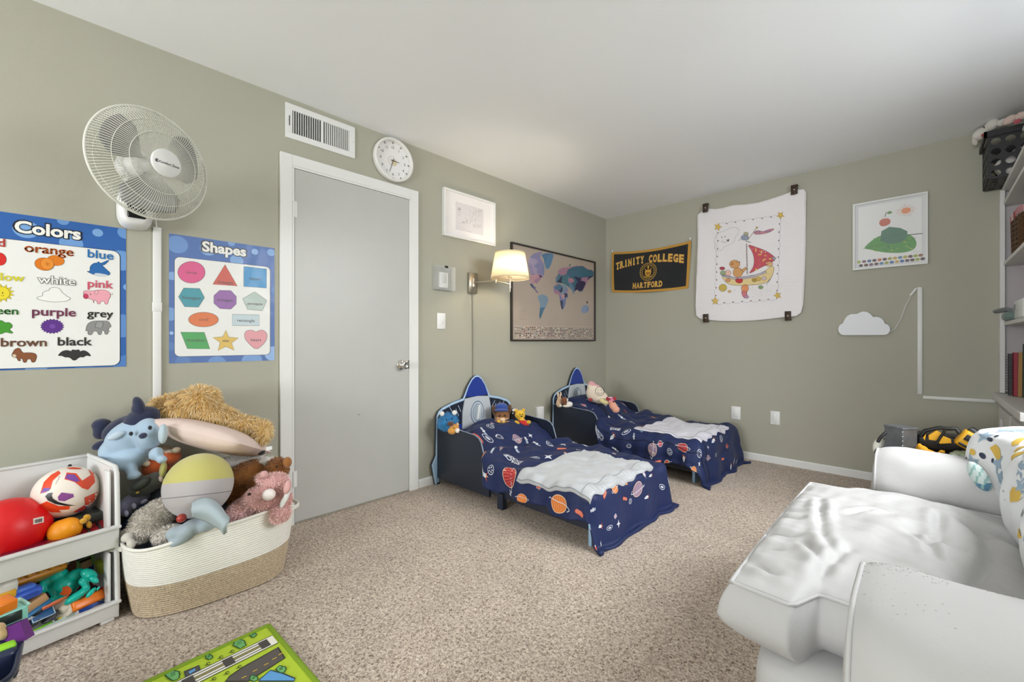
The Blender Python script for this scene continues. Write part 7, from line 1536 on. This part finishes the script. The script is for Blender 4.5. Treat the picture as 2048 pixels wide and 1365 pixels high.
for X, Y, s_ in ((1080, 300, 75), (1240, 195, 38), (710, 460, 42), (280, 680, 85), (1580, 610, 58), (1250, 720, 50)):
    pts = [(X+s_*(1+.18*math.sin(i*2.1+X))*math.cos(2*PI*i/16), Y+s_*.72*(1+.15*math.cos(i*1.7))*math.sin(2*PI*i/16)) for i in range(16)]; rq(pts, '#6fb06a', .0014, '#1f4a2c', .003)
    for k in range(3): g.line([RQ(X-s_*.4, Y+s_*(.2-.2*k)), RQ(X+s_*.3, Y-s_*(.05+.2*k))], .002, .0020, '#1f4a2c')
for X, Y in ((995, 390), (860, 460), (705, 540), (1085, 575), (935, 650), (775, 722)): g.line([RQ(X+22*math.cos(t), Y+16*math.sin(t)) for t in np.linspace(0, 5.6, 9)], .0025, .0010, '#3b4a1a'); g.line([RQ(X-18, Y+10), RQ(X-52, Y+24)], .0025, .0010, '#3b4a1a')
lim = B_-.006
g.V = [(max(.008, min(A_-.008, v[0])), max(.008, min(lim, v[1])), v[2]) for v in g.V]; mapped(g, lambda u, v, z: rugm(u, v, .0035+z)); part('printed_town', g, INKC, T, world=True, kind='stuff')

# ---------------------------------------------------------------- soft toys on the beds
simple_plush('plush_toy', 'bright blue furry round plush with white ears behind the side panel', [E(897, 843, 20, 17, 3.03, rz=.06), E(893, 850, 18, 13, 3.0, rz=.05)], '#2f86bd', .010, furs=(1800, .012, .0018, ['#3a92c8', '#2a7cb0'], .1, 1), extras=[('ear', [E(884, 828, 5, 5, 2.98, rz=.014), E(909, 826, 5, 5, 3.0, rz=.014)], '#ece9e2'), ('snout', [E(901, 848, 7, 5, 2.93, rz=.02)], '#5a3a30'), ('eye', [E(893, 840, 1.5, 1.8, 2.93, rz=.006), E(904, 838, 1.5, 1.8, 2.94, rz=.006)], '#15161a')])
simple_plush('plush_cat', 'small orange and white plush cat peeking over the nearer bed panel', [E(909, 857, 10, 9, 2.97, rz=.03), E(905, 862, 10, 8, 2.95, rz=.03)], '#d99a45', .007, extras=[('ear', [E(902, 849, 3, 4, 2.96, rz=.008), E(915, 850, 3, 4, 2.96, rz=.008)], '#e4b37a'), ('muzzle', [E(915, 862, 5, 5, 2.93, rz=.015)], '#ece4da'), ('eye', [E(908, 857, 1.2, 1.2, 2.93, rz=.004)], '#1d1712')])
simple_plush('plush_puppy', 'brown and tan plush puppy wearing a blue cap on the nearer bed', [E(1004, 832, 16, 14, 3.38, rz=.055), E(1003, 838, 14, 9, 3.36, rz=.05)], '#8a5a34', .010, recol=lambda c: '#d9a878' if project(c)[1] > 836 else None, extras=[('cap', [E(1003, 815, 13, 9, 3.38, rz=.055), E(1003, 821, 15, 3.5, 3.36, rz=.06)], '#2a4a9a'), ('ear', [E(988, 822, 4, 11, 3.36, rz=.015, rot=8), E(1019, 820, 4, 11, 3.38, rz=.015, rot=-8)], '#5c3a22'), ('snout', [E(1005, 840, 6, 4, 3.30, rz=.02)], '#e8c9a4'), ('eye', [E(999, 832, 1.6, 2.2, 3.31, rz=.006), E(1010, 832, 1.6, 2.2, 3.32, rz=.006)], '#1a1410')])
simple_plush('plush_penguin', 'small black and white plush behind the yellow bear on nearer bed', [E(1028, 828, 12, 12, 3.44, rz=.05), E(1026, 836, 9, 10, 3.42, rz=.04)], '#1c1b1e', .009, extras=[('muzzle', [E(1030, 821, 6, 3.5, 3.38, rz=.015)], '#e8e5e0'), ('eye', [E(1026, 827, 1.8, 1.8, 3.37, rz=.006)], '#d8d4cc')])
simple_plush('plush_bear', 'small yellow plush bear with a red lower half on nearer bed', [E(1040, 830, 11, 10, 3.34, rz=.04), E(1047, 847, 12, 8, 3.32, rz=.04, rot=-18)], '#e8b92e', .008, recol=lambda c: '#c3261f' if project(c)[1] > 841 else None, extras=[('ear', [E(1032, 822, 3.5, 3.5, 3.33, rz=.01), E(1047, 821, 3.5, 3.5, 3.35, rz=.01)], '#e2b028'), ('arm', [E(1034, 846, 6, 4, 3.28, rz=.014, rot=-30), E(1057, 845, 5, 4, 3.30, rz=.014)], '#d3a325'), ('eye', [E(1040, 829, 1.1, 1.4, 3.28, rz=.004), E(1045, 829, 1.1, 1.4, 3.28, rz=.004)], '#1a1410'), ('nose', [E(1043, 833, 2, 1.5, 3.275, rz=.005)], '#2a1a10')])
simple_plush('plush_fox', 'brown and yellow striped plush lying low beside the puppy', [E(1010, 848, 18, 6, 3.28, rz=.03), E(995, 845, 8, 6, 3.28, rz=.03)], '#9a6a2c', .008, recol=lambda c: '#dcae3e' if int(project(c)[0]/5) % 2 else None)
simple_plush('plush_bunny', 'small beige plush bunny with upright ears on the far bed', [E(1118, 807, 6, 9, 3.92, rz=.03), E(1119, 800, 5, 6, 3.92, rz=.025)], '#d6b694', .008, extras=[('ear', [E(1116, 790, 2, 6, 3.92, rz=.01, rot=6), E(1121, 790, 2, 6, 3.92, rz=.01, rot=-8)], '#dcc0a2'), ('paw', [E(1121, 812, 3, 3, 3.88, rz=.012)], '#eadbc8')])
simple_plush('plush_dog', 'brown and white plush dog lying beside the bunny on far bed', [E(1130, 803, 8, 8, 3.90, rz=.035), E(1138, 809, 8, 6, 3.86, rz=.03)], '#8a5230', .008, recol=lambda c: '#ece7e0' if project(c)[0] > 1134 else None, extras=[('eye', [E(1137, 802, 1.3, 1.6, 3.83, rz=.006)], '#15120f'), ('ear', [E(1128, 800, 4, 6, 3.85, rz=.012, rot=20)], '#7a4526'), ('paw', [E(1133, 813, 8, 2.5, 3.84, rz=.02)], '#e9dfd0')])
T = simple_plush('rocket_cushion', 'cream rocket shaped cushion with pink tip and stitched smiley face', [E(1190, 787, 18, 19, 4.05, rz=.06, rot=20), E(1199, 795, 17, 13, 4.03, rz=.06), E(1183, 772, 9, 10, 4.07, rz=.045)], '#ecdcc8', .010, recol=lambda c: '#dba3a4' if project(c)[1] < 771+.15*(project(c)[0]-1180) else None, cat='cushion', extras=[('fin', [E(1181, 800, 4, 4, 4.0, rz=.02)], '#a8303c')])
fcn = P(1199.5, 783, d=3.925); g = G(); rr_ = .041
g.tube([fcn+CB @ Vector((rr_*math.cos(t), rr_*math.sin(t), -.010*math.cos(t)**2*0)) for t in np.linspace(0, 2*PI, 33)[:-1]], .0022, 5, closed=True)
g.tube([fcn+CB @ Vector((.024*math.cos(t), .024*math.sin(t), .001)) for t in np.linspace(PI*1.1, PI*1.9, 12)], .002, 5)
for s_ in (-1, 1): g.ell(fcn+CB @ Vector((s_*.014, .012, .001)), .004, None, 8, 6)
part('stitched_smiley', g, mat('stitch_dark', '#3b3236', .8), T, world=True, kind='stuff')
simple_plush('plush_doll', 'soft doll with peach body and crimson hair beside the rocket cushion', [E(1222, 803, 7, 7, 3.88, rz=.03), E(1226, 812, 8, 9, 3.85, rz=.03, rot=25), E(1232, 820, 8, 7, 3.82, rz=.025, rot=25)], '#eaa88e', .008, recol=lambda c: '#dd7f9e' if project(c)[1] < 803 else None, extras=[('hair', [E(1216, 798, 4, 4, 3.87, rz=.015), E(1229, 798, 4, 4, 3.89, rz=.015)], '#b3242e'), ('ear', [E(1221, 796, 5, 2, 3.84, rz=.012)], '#e2a5b5'), ('eye', [E(1227, 804, 2, 2, 3.80, rz=.006)], '#5a2a3e')])
simple_plush('soft_toy', 'pale yellow round soft toy between rocket cushion and the doll', [E(1207, 803, 10, 6, 3.92, rz=.03, rot=-10), E(1212, 806, 8, 5, 3.9, rz=.025)], '#ded09a', .008)

toybox('toy_block', 'heap of dark toy bricks filling the navy tub', 'toy', -60, 1330, 1.07, (.17, .17, .08), '#2b3350', (0, 0, 0), None, .012)
for k, (px, py, d, s_, c_, lb) in enumerate(((20, 1212, 1.6, (.06, .10, .05), '#b98a3c', 'ochre toy brick behind the blue car in lower bin'), (95, 1180, 1.7, (.10, .16, .10), '#3b3f48', 'charcoal toy box under the teal dinosaur'), (180, 1185, 1.74, (.08, .10, .08), '#6e2f2a', 'brick red toy box at the right back of lower bin'), (30, 1225, 1.6, (.07, .12, .03), '#7d98b8', 'dusty blue toy tray under the tan plank'), (205, 1212, 1.58, (.04, .06, .02), '#c9ced6', 'light grey toy chip in the right corner of the lower bin'))):
    toybox('toy_block', lb, 'toy', px, py, d, s_, c_, (0, 0, 12*k), None, .008)
